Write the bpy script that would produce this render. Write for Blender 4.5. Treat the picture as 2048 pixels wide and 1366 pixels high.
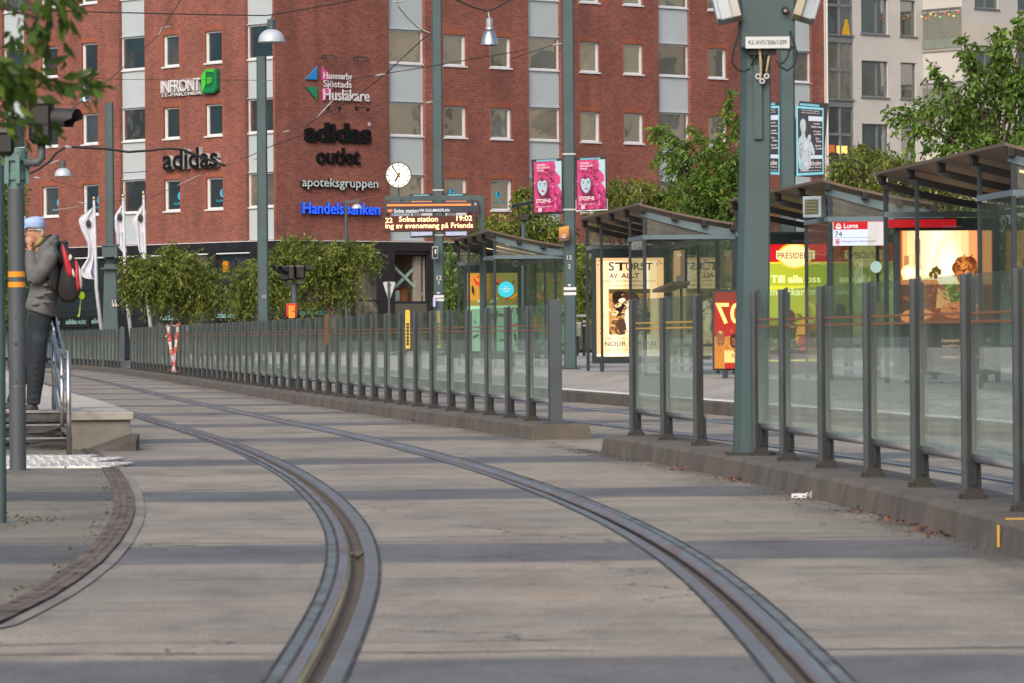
import bpy, bmesh, math, random
import numpy as np
from mathutils import Vector, Matrix
random.seed(7); RNG = np.random.default_rng(11)
S = bpy.context.scene
for _o in list(bpy.data.objects): bpy.data.objects.remove(_o)
COL = S.collection
PI = math.pi; rad = math.radians
# ---------------------------------------------------------------- camera
F = 8500.0; HC = 1.0; ROLL = 0.0075; CX, CY = 1024.0, 672.0
cd = bpy.data.cameras.new("camera"); cam = bpy.data.objects.new("camera", cd); COL.objects.link(cam)
cd.sensor_width = 36.0; cd.lens = 36.0 * F / 2048.0
cd.shift_y = (CY - 683.0) / 2048.0
cd.clip_start = 0.5; cd.clip_end = 3000
cam.matrix_world = Matrix.Translation((0, 0, HC)) @ Matrix.Rotation(PI / 2, 4, 'X') @ Matrix.Rotation(-ROLL, 4, 'Z')
cd.dof.use_dof = True; cd.dof.focus_distance = 95.0; cd.dof.aperture_fstop = 13.0; cd.dof.aperture_blades = 9
S.camera = cam
# ---------------------------------------------------------------- sky, sun, exposure
SUN_EL, SUN_AZ = rad(38), rad(200)
W = bpy.data.worlds.new("World"); S.world = W; W.use_nodes = True
nt = W.node_tree; nt.nodes.clear()
sky = nt.nodes.new('ShaderNodeTexSky'); sky.sky_type = 'NISHITA'; sky.sun_disc = False
sky.sun_elevation = SUN_EL; sky.sun_rotation = SUN_AZ; sky.air_density = 1.0; sky.dust_density = 6.0; sky.ozone_density = 1.0
bg = nt.nodes.new('ShaderNodeBackground'); bg.inputs['Strength'].default_value = 0.12
wo = nt.nodes.new('ShaderNodeOutputWorld')
nt.links.new(sky.outputs[0], bg.inputs[0]); nt.links.new(bg.outputs[0], wo.inputs[0])
sl = bpy.data.lights.new("sun", 'SUN'); sun = bpy.data.objects.new("sun", sl); COL.objects.link(sun)
sl.energy = 0.95; sl.angle = rad(35); sl.color = (1.0, 0.95, 0.89)
sd = Vector((math.sin(SUN_AZ) * math.cos(SUN_EL), math.cos(SUN_AZ) * math.cos(SUN_EL), math.sin(SUN_EL)))
sun.rotation_euler = (-sd).to_track_quat('-Z', 'Y').to_euler()
S.view_settings.view_transform = 'Standard'; S.view_settings.look = 'None'
S.view_settings.exposure = 0.62; S.view_settings.gamma = 1.0
cy = S.cycles
cy.use_denoising = True; cy.max_bounces = 8; cy.diffuse_bounces = 3; cy.glossy_bounces = 4
cy.transmission_bounces = 6; cy.transparent_max_bounces = 40; cy.caustics_reflective = False; cy.caustics_refractive = False
cy.sample_clamp_indirect = 6.0
# ---------------------------------------------------------------- picture point -> place in the world
def P(px, py, Y):
    dx, dy = px - CX, py - CY
    return Vector(((dx - ROLL * dy) / F * Y, Y, HC - (dy + ROLL * dx) / F * Y))
def G(px, py, z=0.0):
    v = (py - CY) + ROLL * (px - CX)
    return P(px, py, (HC - z) * F / v)
def hit(px, py, p0, d):
    dx, dy = px - CX, py - CY
    r = Vector(((dx - ROLL * dy) / F, 1.0, -(dy + ROLL * dx) / F)); n = Vector((-d[1], d[0], 0))
    o = Vector((0, 0, HC)); t = (Vector(p0) - o).dot(n) / r.dot(n); q = o + r * t
    return (q - Vector(p0)).dot(Vector((d[0], d[1], 0))), q.z
# ---------------------------------------------------------------- mesh building
OFF = {}
def V(*a): return Vector(a)
EX, EY, EZ = V(1, 0, 0), V(0, 1, 0), V(0, 0, 1)
class MB:
    def __init__(s): s.v = []; s.f = []; s.m = []; s.pc = []
    def add(s, vs, fs, mi=0):
        o = len(s.v); s.pc.append((o, len(s.f))); s.v += [tuple(v) for v in vs]; s.f += [tuple(i + o for i in f) for f in fs]; s.m += [mi] * len(fs); return s
    def box(s, c, sz, mi=0, ax=(EX, EY, EZ)):
        c = Vector(c); a, b, d = [Vector(x) * (h / 2) for x, h in zip(ax, sz)]
        vs = [c + a * i + b * j + d * k for k in (-1, 1) for j in (-1, 1) for i in (-1, 1)]
        return s.add(vs, [(0, 2, 3, 1), (4, 5, 7, 6), (0, 1, 5, 4), (2, 6, 7, 3), (0, 4, 6, 2), (1, 3, 7, 5)], mi)
    def bar(s, a, b, w, h, mi=0, up=EZ):
        a, b = Vector(a), Vector(b); d = (b - a); L = d.length; d.normalize()
        x = d.cross(up)
        if x.length < 1e-4: x = d.cross(EX)
        x.normalize(); y = x.cross(d).normalized()
        return s.box((a + b) / 2, (w, h, L), mi, (x, y, d))
    def tube(s, pts, r, n=8, mi=0, cap=True):
        pts = [Vector(p) for p in pts]; k = len(pts); R = r if isinstance(r, (list, tuple)) else [r] * k
        vs = []; prev = None
        for i, p in enumerate(pts):
            d = (pts[min(i + 1, k - 1)] - pts[max(i - 1, 0)]).normalized()
            if prev is None:
                x = d.cross(EZ if abs(d.z) < .9 else EX).normalized()
            else:
                x = (prev - d * prev.dot(d)).normalized()
            prev = x; y = d.cross(x)
            for j in range(n):
                a = 2 * PI * j / n; vs.append(p + (x * math.cos(a) + y * math.sin(a)) * R[i])
        fs = [(i * n + j, i * n + (j + 1) % n, (i + 1) * n + (j + 1) % n, (i + 1) * n + j) for i in range(k - 1) for j in range(n)]
        if cap: fs += [tuple(range(n))[::-1], tuple((k - 1) * n + j for j in range(n))]
        return s.add(vs, fs, mi)
    def lathe(s, prof, c, n=24, mi=0, ax=(EX, EY, EZ)):
        c = Vector(c); X, Y_, Z_ = ax; vs = []
        for r, z in prof:
            for j in range(n):
                a = 2 * PI * j / n; vs.append(c + X * (r * math.cos(a)) + Y_ * (r * math.sin(a)) + Z_ * z)
        k = len(prof)
        fs = [(i * n + j, i * n + (j + 1) % n, (i + 1) * n + (j + 1) % n, (i + 1) * n + j) for i in range(k - 1) for j in range(n)]
        return s.add(vs, fs, mi)
    def ell(s, c, r, mi=0, ax=(EX, EY, EZ), n=12, m=8):
        prof = [(math.sin(PI * i / m), -math.cos(PI * i / m)) for i in range(m + 1)]
        A = [Vector(a) * q for a, q in zip(ax, r)]
        return s.lathe([(max(p, 1e-4), z) for p, z in prof], c, n, mi, A)
    def prism(s, poly, o, ex, ey, ez, t0, t1, mi=0):
        o = Vector(o); k = len(poly)
        vs = [o + ex * x + ey * y + ez * t for t in (t0, t1) for x, y in poly]
        fs = [tuple(range(k))[::-1], tuple(range(k, 2 * k))] + [(i, (i + 1) % k, k + (i + 1) % k, k + i) for i in range(k)]
        return s.add(vs, fs, mi)
    def poly(s, pts, mi=0): return s.add(pts, [tuple(range(len(pts)))], mi)
    def loft(s, rings, mi=0, cap=True):
        n = len(rings[0]); k = len(rings); vs = [p for r in rings for p in r]
        fs = [(i * n + j, i * n + (j + 1) % n, (i + 1) * n + (j + 1) % n, (i + 1) * n + j) for i in range(k - 1) for j in range(n)]
        if cap: fs += [tuple(range(n))[::-1], tuple((k - 1) * n + j for j in range(n))]
        return s.add(vs, fs, mi)
    def join(s, me, M=None, mi=0):
        vs = [(M @ v.co if M else v.co.copy()) for v in me.vertices]
        return s.add(vs, [tuple(p.vertices) for p in me.polygons], mi)
    def build_each(s, name, mats, parent, **kw):
        pc = s.pc + [(len(s.v), len(s.f))]; r = []
        for (v0, f0), (v1, f1) in zip(pc, pc[1:]):
            b = MB(); b.v = s.v[v0:v1]; b.f = [tuple(i - v0 for i in f) for f in s.f[f0:f1]]; b.m = s.m[f0:f1]; r.append(b.build(name, mats, parent, **kw))
        return r
    def build(s, name, mats, parent=None, org=None, smooth=False, bevel=0, uv=None, fixn=True):
        me = bpy.data.meshes.new(name)
        off = Vector(org) if org is not None else (OFF[parent.name] if parent else V(0, 0, 0))
        me.from_pydata([(v[0] - off.x, v[1] - off.y, v[2] - off.z) for v in s.v], [], s.f)
        mats = mats if isinstance(mats, (list, tuple)) else [mats]
        for m in mats: me.materials.append(m)
        me.polygons.foreach_set('material_index', s.m)
        if uv:
            l = me.uv_layers.new(name='UVMap')
            for lp in me.loops: l.data[lp.index].uv = uv(s.v[lp.vertex_index])
        if fixn:
            bm = bmesh.new(); bm.from_mesh(me); bmesh.ops.recalc_face_normals(bm, faces=bm.faces); bm.to_mesh(me); bm.free()
        if smooth: me.polygons.foreach_set('use_smooth', [True] * len(me.polygons))
        o = bpy.data.objects.new(name, me); COL.objects.link(o)
        if parent: o.parent = parent; OFF[o.name] = OFF[parent.name]
        else: o.location = off; OFF[o.name] = off
        if bevel:
            b = o.modifiers.new('b', 'BEVEL'); b.width = bevel; b.segments = 2; b.limit_method = 'ANGLE'; b.angle_limit = rad(40)
        return o
def tag(o, label=None, cat=None, group=None, kind=None):
    if label: o['label'] = label
    if cat: o['category'] = cat
    if group: o['group'] = group
    if kind: o['kind'] = kind
    return o
def thing(name, loc, label, cat, group=None):
    o = bpy.data.objects.new(name, None); COL.objects.link(o); o.location = loc; o.empty_display_size = .2
    OFF[o.name] = Vector(loc); return tag(o, label, cat, group)
def copy_tree(o, parent=None):
    c = o.copy(); COL.objects.link(c)
    if parent: c.parent = parent
    OFF[c.name] = OFF[o.name]
    for ch in list(o.children): copy_tree(ch, c)
    return c
_tc = {}
def text_me(s, bold=0.0, ext=0.0, space=1.0):
    k = (s, bold, ext, space)
    if k in _tc: return _tc[k]
    cu = bpy.data.curves.new('t', 'FONT'); cu.body = s; cu.size = 1; cu.offset = bold * .42; cu.extrude = ext; cu.space_character = space
    cu.align_x = 'LEFT'; cu.resolution_u = 3
    ob = bpy.data.objects.new('t', cu); COL.objects.link(ob)
    dg = bpy.context.evaluated_depsgraph_get(); me = bpy.data.meshes.new_from_object(ob.evaluated_get(dg))
    bpy.data.objects.remove(ob); _tc[k] = me; return me
def put_text(mb, s, o, ex, ey, w=None, h=None, mi=0, bold=0.0, ext=0.0, lift=0.0, space=1.0, mirror=False, mi_side=None):
    """fit text of the string s into width w (and height h) with its lower-left corner at o"""
    me = text_me(s, bold, ext / max(h or 1, 1e-3) if ext else 0, space)
    xs = [v.co.x for v in me.vertices]; ys = [v.co.y for v in me.vertices]
    x0, x1, y0, y1 = min(xs), max(xs), min(ys), max(ys)
    sy = h / (y1 - y0); sx = w / (x1 - x0) if w else sy
    ez = Vector(ex).cross(Vector(ey)).normalized()
    o = Vector(o) + ez * lift; vs = []
    for v in me.vertices:
        x = (v.co.x - x0) * sx
        if mirror: x = (w or (x1 - x0) * sx) - x
        vs.append(o + Vector(ex) * x + Vector(ey) * ((v.co.y - y0) * sy) + ez * (v.co.z * sy + (ext if ext else 0)))
    for p in me.polygons:
        pass
    base = len(mb.v); mb.v += [tuple(v) for v in vs]
    for p in me.polygons:
        mb.f.append(tuple(i + base for i in p.vertices))
        mb.m.append(mi if (mi_side is None or abs(p.normal.z) > .5) else mi_side)
    return mb
# ---------------------------------------------------------------- materials
def lin(h):
    if isinstance(h, str):
        h = h.lstrip('#'); c = [int(h[i:i + 2], 16) / 255 for i in (0, 2, 4)]
        return tuple((x / 12.92 if x <= .04045 else ((x + .055) / 1.055) ** 2.4) for x in c)
    return tuple(h)
def nodes(name):
    m = bpy.data.materials.new(name); m.use_nodes = True; t = m.node_tree
    return m, t, t.nodes['Principled BSDF'], t.nodes['Material Output']
def noise(t, scale, detail=4, co=None, stretch=None, rough=.55):
    n = t.nodes.new('ShaderNodeTexNoise'); n.inputs['Scale'].default_value = scale; n.inputs['Detail'].default_value = detail
    n.inputs['Roughness'].default_value = rough
    if co is None:
        tc = t.nodes.new('ShaderNodeTexCoord'); co = tc.outputs['Object']
    if stretch:
        mp = t.nodes.new('ShaderNodeMapping'); mp.inputs['Scale'].default_value = stretch; t.links.new(co, mp.inputs[0]); co = mp.outputs[0]
    t.links.new(co, n.inputs['Vector']); return n.outputs['Fac']
def ramp(t, fac, stops):
    r = t.nodes.new('ShaderNodeValToRGB'); e = r.color_ramp.elements
    while len(e) < len(stops): e.new(.5)
    for i, (p, c) in enumerate(stops):
        e[i].position = p; c = c if isinstance(c, (tuple, list)) else (c, c, c); e[i].color = (*c[:3], 1)
    t.links.new(fac, r.inputs[0]); return r.outputs[0]
def mixc(t, fac, a, b, mode='MIX'):
    n = t.nodes.new('ShaderNodeMix'); n.data_type = 'RGBA'; n.blend_type = mode
    for s, v in ((0, fac), (6, a), (7, b)):
        if hasattr(v, 'is_output'): t.links.new(v, n.inputs[s])
        else: n.inputs[s].default_value = v if s == 0 else (*v[:3], 1)
    return n.outputs[2]
def math_(t, op, a, b=0.0, c=0.0, clamp=False):
    n = t.nodes.new('ShaderNodeMath'); n.operation = op; n.use_clamp = clamp
    for i, v in enumerate((a, b, c)):
        if hasattr(v, 'is_output'): t.links.new(v, n.inputs[i])
        else: n.inputs[i].default_value = v
    return n.outputs[0]
def bump(t, h, strength, dist=.02):
    b = t.nodes.new('ShaderNodeBump'); b.inputs['Strength'].default_value = strength; b.inputs['Distance'].default_value = dist
    t.links.new(h, b.inputs['Height']); return b.outputs[0]
def mat(name, col, rough=.6, metal=0.0, var=.15, scale=3.0, bmp=.1, stretch=None, spec=.5, dirt=None, dscale=1.2):
    m, t, p, o = nodes(name); c = lin(col)
    f = noise(t, scale, 5, stretch=stretch)
    k = ramp(t, f, [(.25, tuple(x * (1 - var) for x in c)), (.75, tuple(min(1, x * (1 + var)) for x in c))])
    if dirt:
        g = noise(t, dscale, 6); k = mixc(t, ramp(t, g, [(.48, 0.0), (.68, .75)]), k, lin(dirt))
    t.links.new(k, p.inputs['Base Color']); p.inputs['Roughness'].default_value = rough; p.inputs['Metallic'].default_value = metal
    p.inputs['Specular IOR Level'].default_value = spec
    r = ramp(t, f, [(.2, max(0, rough - .1)), (.8, min(1, rough + .1))]); t.links.new(r, p.inputs['Roughness'])
    if bmp: t.links.new(bump(t, noise(t, scale * 12, 3), bmp, .004), p.inputs['Normal'])
    return m
_lit = {}
def lit(col, s=1.0):
    k = (col, s)
    if k not in _lit:
        m, t, p, o = nodes('lit_' + str(col).strip('#')); c = lin(col)
        p.inputs['Base Color'].default_value = tuple(x * .3 for x in c) + (1,); p.inputs['Roughness'].default_value = .35
        p.inputs['Emission Color'].default_value = (*c, 1); p.inputs['Emission Strength'].default_value = s * .92
        _lit[k] = m
    return _lit[k]
_pl = {}
def plain(col, rough=.5, metal=0.0):
    k = (col, rough, metal)
    if k not in _pl: _pl[k] = mat('paint_' + str(col).strip('#()'), col, rough, metal, .08, 6, .03)
    return _pl[k]
def glass_mat(name, tint, refl=1.0, dirt=(.3, .33, .3), dbase=.1, pale_low=0.0, zlow=(0, 1), rough=.02, wav=0.0, streak=0.0, ior=1.45, fk=1.0):
    m, t, p, o = nodes(name); t.nodes.remove(p)
    tr = t.nodes.new('ShaderNodeBsdfTransparent'); tr.inputs[0].default_value = (*tint, 1)
    gl = t.nodes.new('ShaderNodeBsdfGlossy'); gl.inputs['Roughness'].default_value = rough; gl.inputs[0].default_value = (refl, refl, refl, 1)
    df = t.nodes.new('ShaderNodeBsdfDiffuse'); df.inputs[0].default_value = (*dirt, 1)
    fr = t.nodes.new('ShaderNodeLayerWeight'); fr.inputs[0].default_value = .5; sch = math_(t, 'MULTIPLY_ADD', math_(t, 'POWER', fr.outputs['Facing'], 5.0), .96, .04)
    if wav:
        bn = bump(t, noise(t, 1.6, 2), wav, .05); t.links.new(bn, gl.inputs['Normal'])
    tc = t.nodes.new('ShaderNodeTexCoord'); sx = t.nodes.new('ShaderNodeSeparateXYZ'); t.links.new(tc.outputs['Object'], sx.inputs[0])
    mr = t.nodes.new('ShaderNodeMapRange'); mr.inputs[1].default_value = zlow[0]; mr.inputs[2].default_value = zlow[1]
    mr.inputs[3].default_value = pale_low; mr.inputs[4].default_value = 0; t.links.new(sx.outputs[2], mr.inputs[0])
    n = noise(t, 2.2, 5, stretch=(1.5, 1.5, .35)); nn = ramp(t, n, [(.3, .55), (.7, 1.3)])
    d = math_(t, 'MULTIPLY', math_(t, 'ADD', mr.outputs[0], dbase), nn, clamp=True)
    m1 = t.nodes.new('ShaderNodeMixShader'); t.links.new(d, m1.inputs[0]); t.links.new(tr.outputs[0], m1.inputs[1]); t.links.new(df.outputs[0], m1.inputs[2])
    m2 = t.nodes.new('ShaderNodeMixShader'); f2 = math_(t, 'MULTIPLY', sch, fk, clamp=True); t.links.new(f2, m2.inputs[0]); t.links.new(m1.outputs[0], m2.inputs[1]); t.links.new(gl.outputs[0], m2.inputs[2])
    t.links.new(m2.outputs[0], o.inputs[0]); return m
def leaf_mat(name, c0, c1, c2):
    m, t, p, o = nodes(name)
    a = t.nodes.new('ShaderNodeAttribute'); a.attribute_name = 'var'
    k = ramp(t, a.outputs['Fac'], [(0, c0), (.55, c1), (1, c2)])
    t.links.new(k, p.inputs['Base Color']); p.inputs['Roughness'].default_value = .45; p.inputs['Specular IOR Level'].default_value = .35
    tl = t.nodes.new('ShaderNodeBsdfTranslucent'); t.links.new(mixc(t, .5, k, (.16, .2, .02)), tl.inputs[0])
    mx = t.nodes.new('ShaderNodeMixShader'); mx.inputs[0].default_value = .42
    t.links.new(p.outputs[0], mx.inputs[1]); t.links.new(tl.outputs[0], mx.inputs[2]); t.links.new(mx.outputs[0], o.inputs[0]); return m
def brick_mat(name, c1, c2, mortar, bw=.25, rh=.0775, ms=.011, soldier=False):
    m, t, p, o = nodes(name)
    uv = t.nodes.new('ShaderNodeUVMap'); co = uv.outputs[0]
    b = t.nodes.new('ShaderNodeTexBrick'); b.inputs['Scale'].default_value = 1; b.inputs['Brick Width'].default_value = bw
    b.inputs['Row Height'].default_value = rh; b.inputs['Mortar Size'].default_value = ms; b.inputs['Mortar Smooth'].default_value = .2
    b.inputs['Bias'].default_value = -.15
    b.inputs['Color1'].default_value = (*c1, 1); b.inputs['Color2'].default_value = (*c2, 1); b.inputs['Mortar'].default_value = (*mortar, 1)
    t.links.new(co, b.inputs['Vector'])
    n = noise(t, .35, 5, co=co); k = mixc(t, 1.0, b.outputs['Color'], ramp(t, n, [(.3, .82), (.7, 1.15)]), 'MULTIPLY')
    n2 = noise(t, 9, 2, co=co, stretch=(1, 2.6, 1)); k = mixc(t, 1.0, k, ramp(t, n2, [(.3, .72), (.68, 1.22)]), 'MULTIPLY')
    k = mixc(t, 1.0, k, ramp(t, noise(t, 1.0, 5, co=co, stretch=(1.1, .10, 1)), [(.32, .80), (.5, 1.0), (.72, 1.10)]), 'MULTIPLY')
    t.links.new(k, p.inputs['Base Color']); p.inputs['Roughness'].default_value = .85
    t.links.new(bump(t, b.outputs['Fac'], -.4, .01), p.inputs['Normal']); return m
M = {}
M['brick'] = brick_mat('red_brick', (.285, .078, .052), (.128, .036, .029), (.195, .108, .09), ms=.013)
M['brick_trim'] = brick_mat('orange_brick', (.33, .098, .05), (.27, .078, .044), (.17, .06, .045), .075, .25, .01)
M['panel'] = mat('grey_panel', (.42, .48, .51), .5, 0, .05, .6, .02)
M['white'] = mat('white_frame', (.62, .64, .66), .45, 0, .05, 2, .02)
M['black_clad'] = mat('black_cladding', (.018, .017, .022), .35, 0, .2, 1.5, .05)
M['shop_frame'] = mat('shop_frame', (.02, .022, .025), .4)
M['pole'] = mat('teal_pole_paint', (.045, .082, .090), .5, 0, .16, 1.3, .06, dirt=(.034, .055, .058))
M['pole_d'] = mat('grey_pole_paint', (.062, .075, .085), .5, 0, .15, 2, .06)
M['fence'] = mat('fence_paint', (.056, .068, .078), .42, 0, .15, 3, .05, dirt=(.040, .046, .050))
M['fence_foot'] = mat('rusty_foot', (.032, .028, .025), .75, 0, .3, 8, .3)
M['tube'] = mat('galvanised_tube', (.30, .315, .335), .5, .0, .2, 4, .05, dirt=(.22, .19, .16))
M['fglass'] = glass_mat('fence_glass', (.87, .965, .96), .95, (.56, .62, .53), .06, .26, (.1, 1.0), .012, .006, fk=.55)  # film paler towards the foot: dirt plus the road's reflection painted in
M['fstripe'] = mat('rust_orange_stripe', (.25, .105, .05), .5)
M['ystripe'] = mat('yellow_stripe', (.62, .38, .05), .5)
M['sglass'] = glass_mat('shelter_glass', (.80, .88, .84), .9, (.3, .33, .3), .05, .1, (0, .9), .012, .02, fk=.5)
M['frost'] = glass_mat('dusty_glass', (.80, .84, .80), .9, (.33, .33, .30), .34, .0, (0, 1), .1, .0, fk=.3)
M['shelter'] = mat('shelter_frame', (.022, .034, .042), .4, 0, .15, 3, .04)
M['shelter_l'] = mat('shelter_beam', (.11, .16, .185), .45, 0, .12, 3, .04)
M['roof'] = mat('brown_roof', (.125, .088, .068), .6, 0, .25, 2.5, .05, stretch=(1, 4, 1))
M['rafter'] = mat('dark_rafter', (.045, .045, .048), .5)
M['black'] = mat('black_plastic', (.009, .009, .010), .5, 0, .2, 4, .05)
M['steel'] = mat('brushed_steel', (.5, .49, .47), .28, 1.0, .1, 6, .03)
M['alu'] = mat('aluminium', (.45, .48, .5), .35, .6, .1, 4, .03)
M['lamp'] = mat('lamp_shade', (.42, .47, .53), .35, .1, .06, 3, .02)
M['bark'] = mat('bark', (.075, .055, .042), .9, 0, .35, 6, .6, stretch=(3, 3, .6))
M['render'] = mat('pale_render', (.50, .49, .47), .9, 0, .06, .5, .2, dirt=(.45, .44, .42), dscale=.35)
M['render2'] = mat('cream_render', (.52, .485, .42), .9, 0, .06, .5, .2)
M['gframe'] = mat('grey_frame', (.16, .17, .18), .5)
M['kerb'] = mat('kerb_concrete', (.098, .086, .075), .85, 0, .25, 3.5, .25, dirt=(.055, .048, .042), dscale=2.5)
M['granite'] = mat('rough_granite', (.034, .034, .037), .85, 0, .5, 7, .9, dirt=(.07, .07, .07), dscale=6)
M['platform'] = mat('platform_paving', (.36, .35, .33), .85, 0, .12, 1.2, .1, dirt=(.27, .25, .23), dscale=.8)
M['tile_w'] = mat('white_tactile_paint', (.68, .67, .64), .7, 0, .12, 5, .2, dirt=(.42, .40, .38), dscale=3)
M['asph'] = mat('asphalt', (.075, .075, .078), .85, 0, .2, 2, .2)
M['leafA'] = leaf_mat('leaf_olive', (.058, .082, .017), (.185, .235, .042), (.40, .43, .085))
M['leafB'] = leaf_mat('leaf_green', (.038, .082, .016), (.135, .245, .040), (.30, .44, .08))
M['leafD'] = leaf_mat('leaf_near', (.02, .05, .012), (.07, .14, .022), (.15, .24, .03))
def pane_mat(name, c, rough=.03, wav=.05, sc=.55, refl=.30):
    m, t, p, o = nodes(name)
    k = ramp(t, noise(t, .5, 3), [(.3, tuple(x * .5 for x in c)), (.7, tuple(x * 1.4 for x in c))])
    t.links.new(k, p.inputs['Base Color']); p.inputs['Roughness'].default_value = .3
    b = bump(t, noise(t, sc, 2), wav, .25); g = t.nodes.new('ShaderNodeBsdfGlossy'); g.inputs['Roughness'].default_value = rough; g.inputs[0].default_value = (.88, .93, .95, 1); t.links.new(b, g.inputs['Normal'])
    f = t.nodes.new('ShaderNodeFresnel'); f.inputs[0].default_value = 1.5; mx = t.nodes.new('ShaderNodeMixShader')
    t.links.new(math_(t, 'ADD', math_(t, 'MULTIPLY', f.outputs[0], 1.4), refl, clamp=True), mx.inputs[0]); t.links.new(p.outputs[0], mx.inputs[1]); t.links.new(g.outputs[0], mx.inputs[2]); t.links.new(mx.outputs[0], o.inputs[0]); return m
M['pane'] = pane_mat('window_glass', (.035, .038, .038))
M['fence_dark'] = mat('fence_dark', (.020, .024, .028), .4, 0, .2, 3, .05)
M['shopl'] = pane_mat('lit_shop_glass', (.03, .032, .03), .03, .04, refl=.06); _t = M['shopl'].node_tree; _p = _t.nodes['Principled BSDF']; _t.links.new(ramp(_t, noise(_t, 1.6, 4, stretch=(1, 1, .6)), [(.45, (0, 0, 0)), (.58, (.10, .085, .05)), (.74, (.42, .30, .14))]), _p.inputs['Emission Color']); _p.inputs['Emission Strength'].default_value = .5
M['pane_t'] = pane_mat('teal_window_glass', (.022, .046, .052))
M['pane_s'] = pane_mat('grey_sky_window_glass', (.075, .085, .09), refl=.36)
M['pane_b'] = pane_mat('window_beige_reflection', (.17, .155, .125))  # beige reflection painted into the pane colour, no blind behind it
M['shopg'] = pane_mat('shop_glass', (.012, .02, .021), .03, .04, refl=.15)
# ---------------------------------------------------------------- the line of the tramway
_sy = np.array([-10, 0, 8, 12, 16, 20, 24, 28, 33, 40, 48, 60, 80, 120, 140, 165, 190, 230.])
_ss = np.array([.09, .05, .015, 0, -.015, -.044, -.072, -.09, -.112, -.133, -.15, -.143, -.137, -.145, -.19, -.30, -.42, -.5])
_Y = np.arange(-10, 230.01, .25); _S = np.interp(_Y, _sy, _ss)
_X = np.concatenate([[0], np.cumsum((_S[1:] + _S[:-1]) / 2 * .25)]); _X += -.617 - np.interp(12.3, _Y, _X)
_L = np.concatenate([[0], np.cumsum(np.sqrt(1 + ((_S[1:] + _S[:-1]) / 2) ** 2) * .25)]); _L -= np.interp(2, _Y, _L)
def le(Y): return float(np.interp(Y, _Y, _X))
def sl(Y): return float(np.interp(Y, _Y, _S))
def arc(Y): return float(np.interp(Y, _Y, _L))
def pos(Y, d, z=0.0):
    s = sl(Y); n = math.sqrt(1 + s * s); return V(le(Y) + d / n, Y - s * d / n, z)
def tan(Y): s = sl(Y); return V(s, 1, 0).normalized()
def nor(Y): s = sl(Y); return V(1, -s, 0).normalized()
def strip(mb, prof, Y0, Y1, step=.5, mi=None, uvs=None):
    """sweep a cross-section [(offset, z)...] along the tramway"""
    n = max(2, int((Y1 - Y0) / step) + 1); Ys = [Y0 + (Y1 - Y0) * i / (n - 1) for i in range(n)]
    b = len(mb.v); k = len(prof)
    for Y in Ys:
        for d, z in prof:
            mb.v.append(tuple(pos(Y, d, z)))
            if uvs is not None: uvs.append((d, arc(Y)))
    for i in range(n - 1):
        for j in range(k - 1):
            a = b + i * k + j; mb.f.append((a, a + 1, a + k + 1, a + k)); mb.m.append(0 if mi is None else mi[j])
    return Ys
def build_uv(mb, name, mats, uvs, parent=None, smooth=False):
    o = mb.build(name, mats, parent, smooth=smooth, fixn=False); me = o.data
    l = me.uv_layers.new(name='UVMap')
    for lp in me.loops: l.data[lp.index].uv = uvs[lp.vertex_index]
    return o
# concrete track bed with darker asphalt bands and joints
m, t, p, o = nodes('track_concrete'); M['concrete'] = m
uv = t.nodes.new('ShaderNodeUVMap').outputs[0]; sep = t.nodes.new('ShaderNodeSeparateXYZ'); t.links.new(uv, sep.inputs[0])
u_, v_ = sep.outputs[0], sep.outputs[1]
wob = math_(t, 'MULTIPLY', math_(t, 'SUBTRACT', noise(t, .9, 4, co=uv), .5), .55)
vv = math_(t, 'ADD', v_, wob)
def band(period, centre, half, soft=.05):
    a = math_(t, 'WRAP', math_(t, 'SUBTRACT', vv, centre), -period / 2, period / 2)
    a.node.inputs[1].default_value = period / 2; a.node.inputs[2].default_value = -period / 2
    return math_(t, 'SUBTRACT', 1.0, math_(t, 'DIVIDE', math_(t, 'SUBTRACT', math_(t, 'ABSOLUTE', a), half), soft, clamp=True), clamp=True)
b1 = band(7.3, 3.05, .76, .18)
cA = ramp(t, noise(t, .55, 6, co=uv, stretch=(.5, 1, 1)), [(.3, (.195, .182, .158)), (.5, (.252, .226, .188)), (.72, (.325, .28, .222))])
cA = mixc(t, ramp(t, noise(t, 2.2, 6, co=uv, stretch=(.22, 1.6, 1)), [(.50, 0.0), (.72, .45)]), cA, (.15, .145, .135))
cB = ramp(t, noise(t, 1.1, 6, co=uv), [(.3, (.088, .091, .098)), (.7, (.130, .132, .137))])
pres = ramp(t, noise(t, .06, 1, co=uv, stretch=(.2, 1, 1)), [(.36, .68), (.52, 1.0)])
k = mixc(t, math_(t, 'MULTIPLY', b1, pres), cA, cB)
st = ramp(t, noise(t, 1.0, 7, co=uv, stretch=(1.7, .8, 1), rough=.68), [(.36, .74), (.5, 1.0), (.66, 1.10)]); k = mixc(t, 1.0, k, st, 'MULTIPLY')
st2 = ramp(t, noise(t, 1.0, 5, co=uv, stretch=(8, 4, 1), rough=.75), [(.34, .90), (.5, 1.0), (.68, 1.07)]); k = mixc(t, 1.0, k, st2, 'MULTIPLY')
st3 = ramp(t, noise(t, 1.0, 3, co=uv, stretch=(55, 28, 1), rough=.8), [(.34, .76), (.5, 1.0), (.68, 1.2)]); k = mixc(t, 1.0, k, st3, 'MULTIPLY')
drip = math_(t, 'SUBTRACT', 1.0, math_(t, 'DIVIDE', math_(t, 'ABSOLUTE', math_(t, 'SUBTRACT', u_, .74)), .55, clamp=True)); k = mixc(t, math_(t, 'MULTIPLY', drip, ramp(t, noise(t, 1.0, 5, co=uv, stretch=(2, .6, 1)), [(.45, 0.0), (.7, .42)])), k, (.20, .13, .085))
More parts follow.
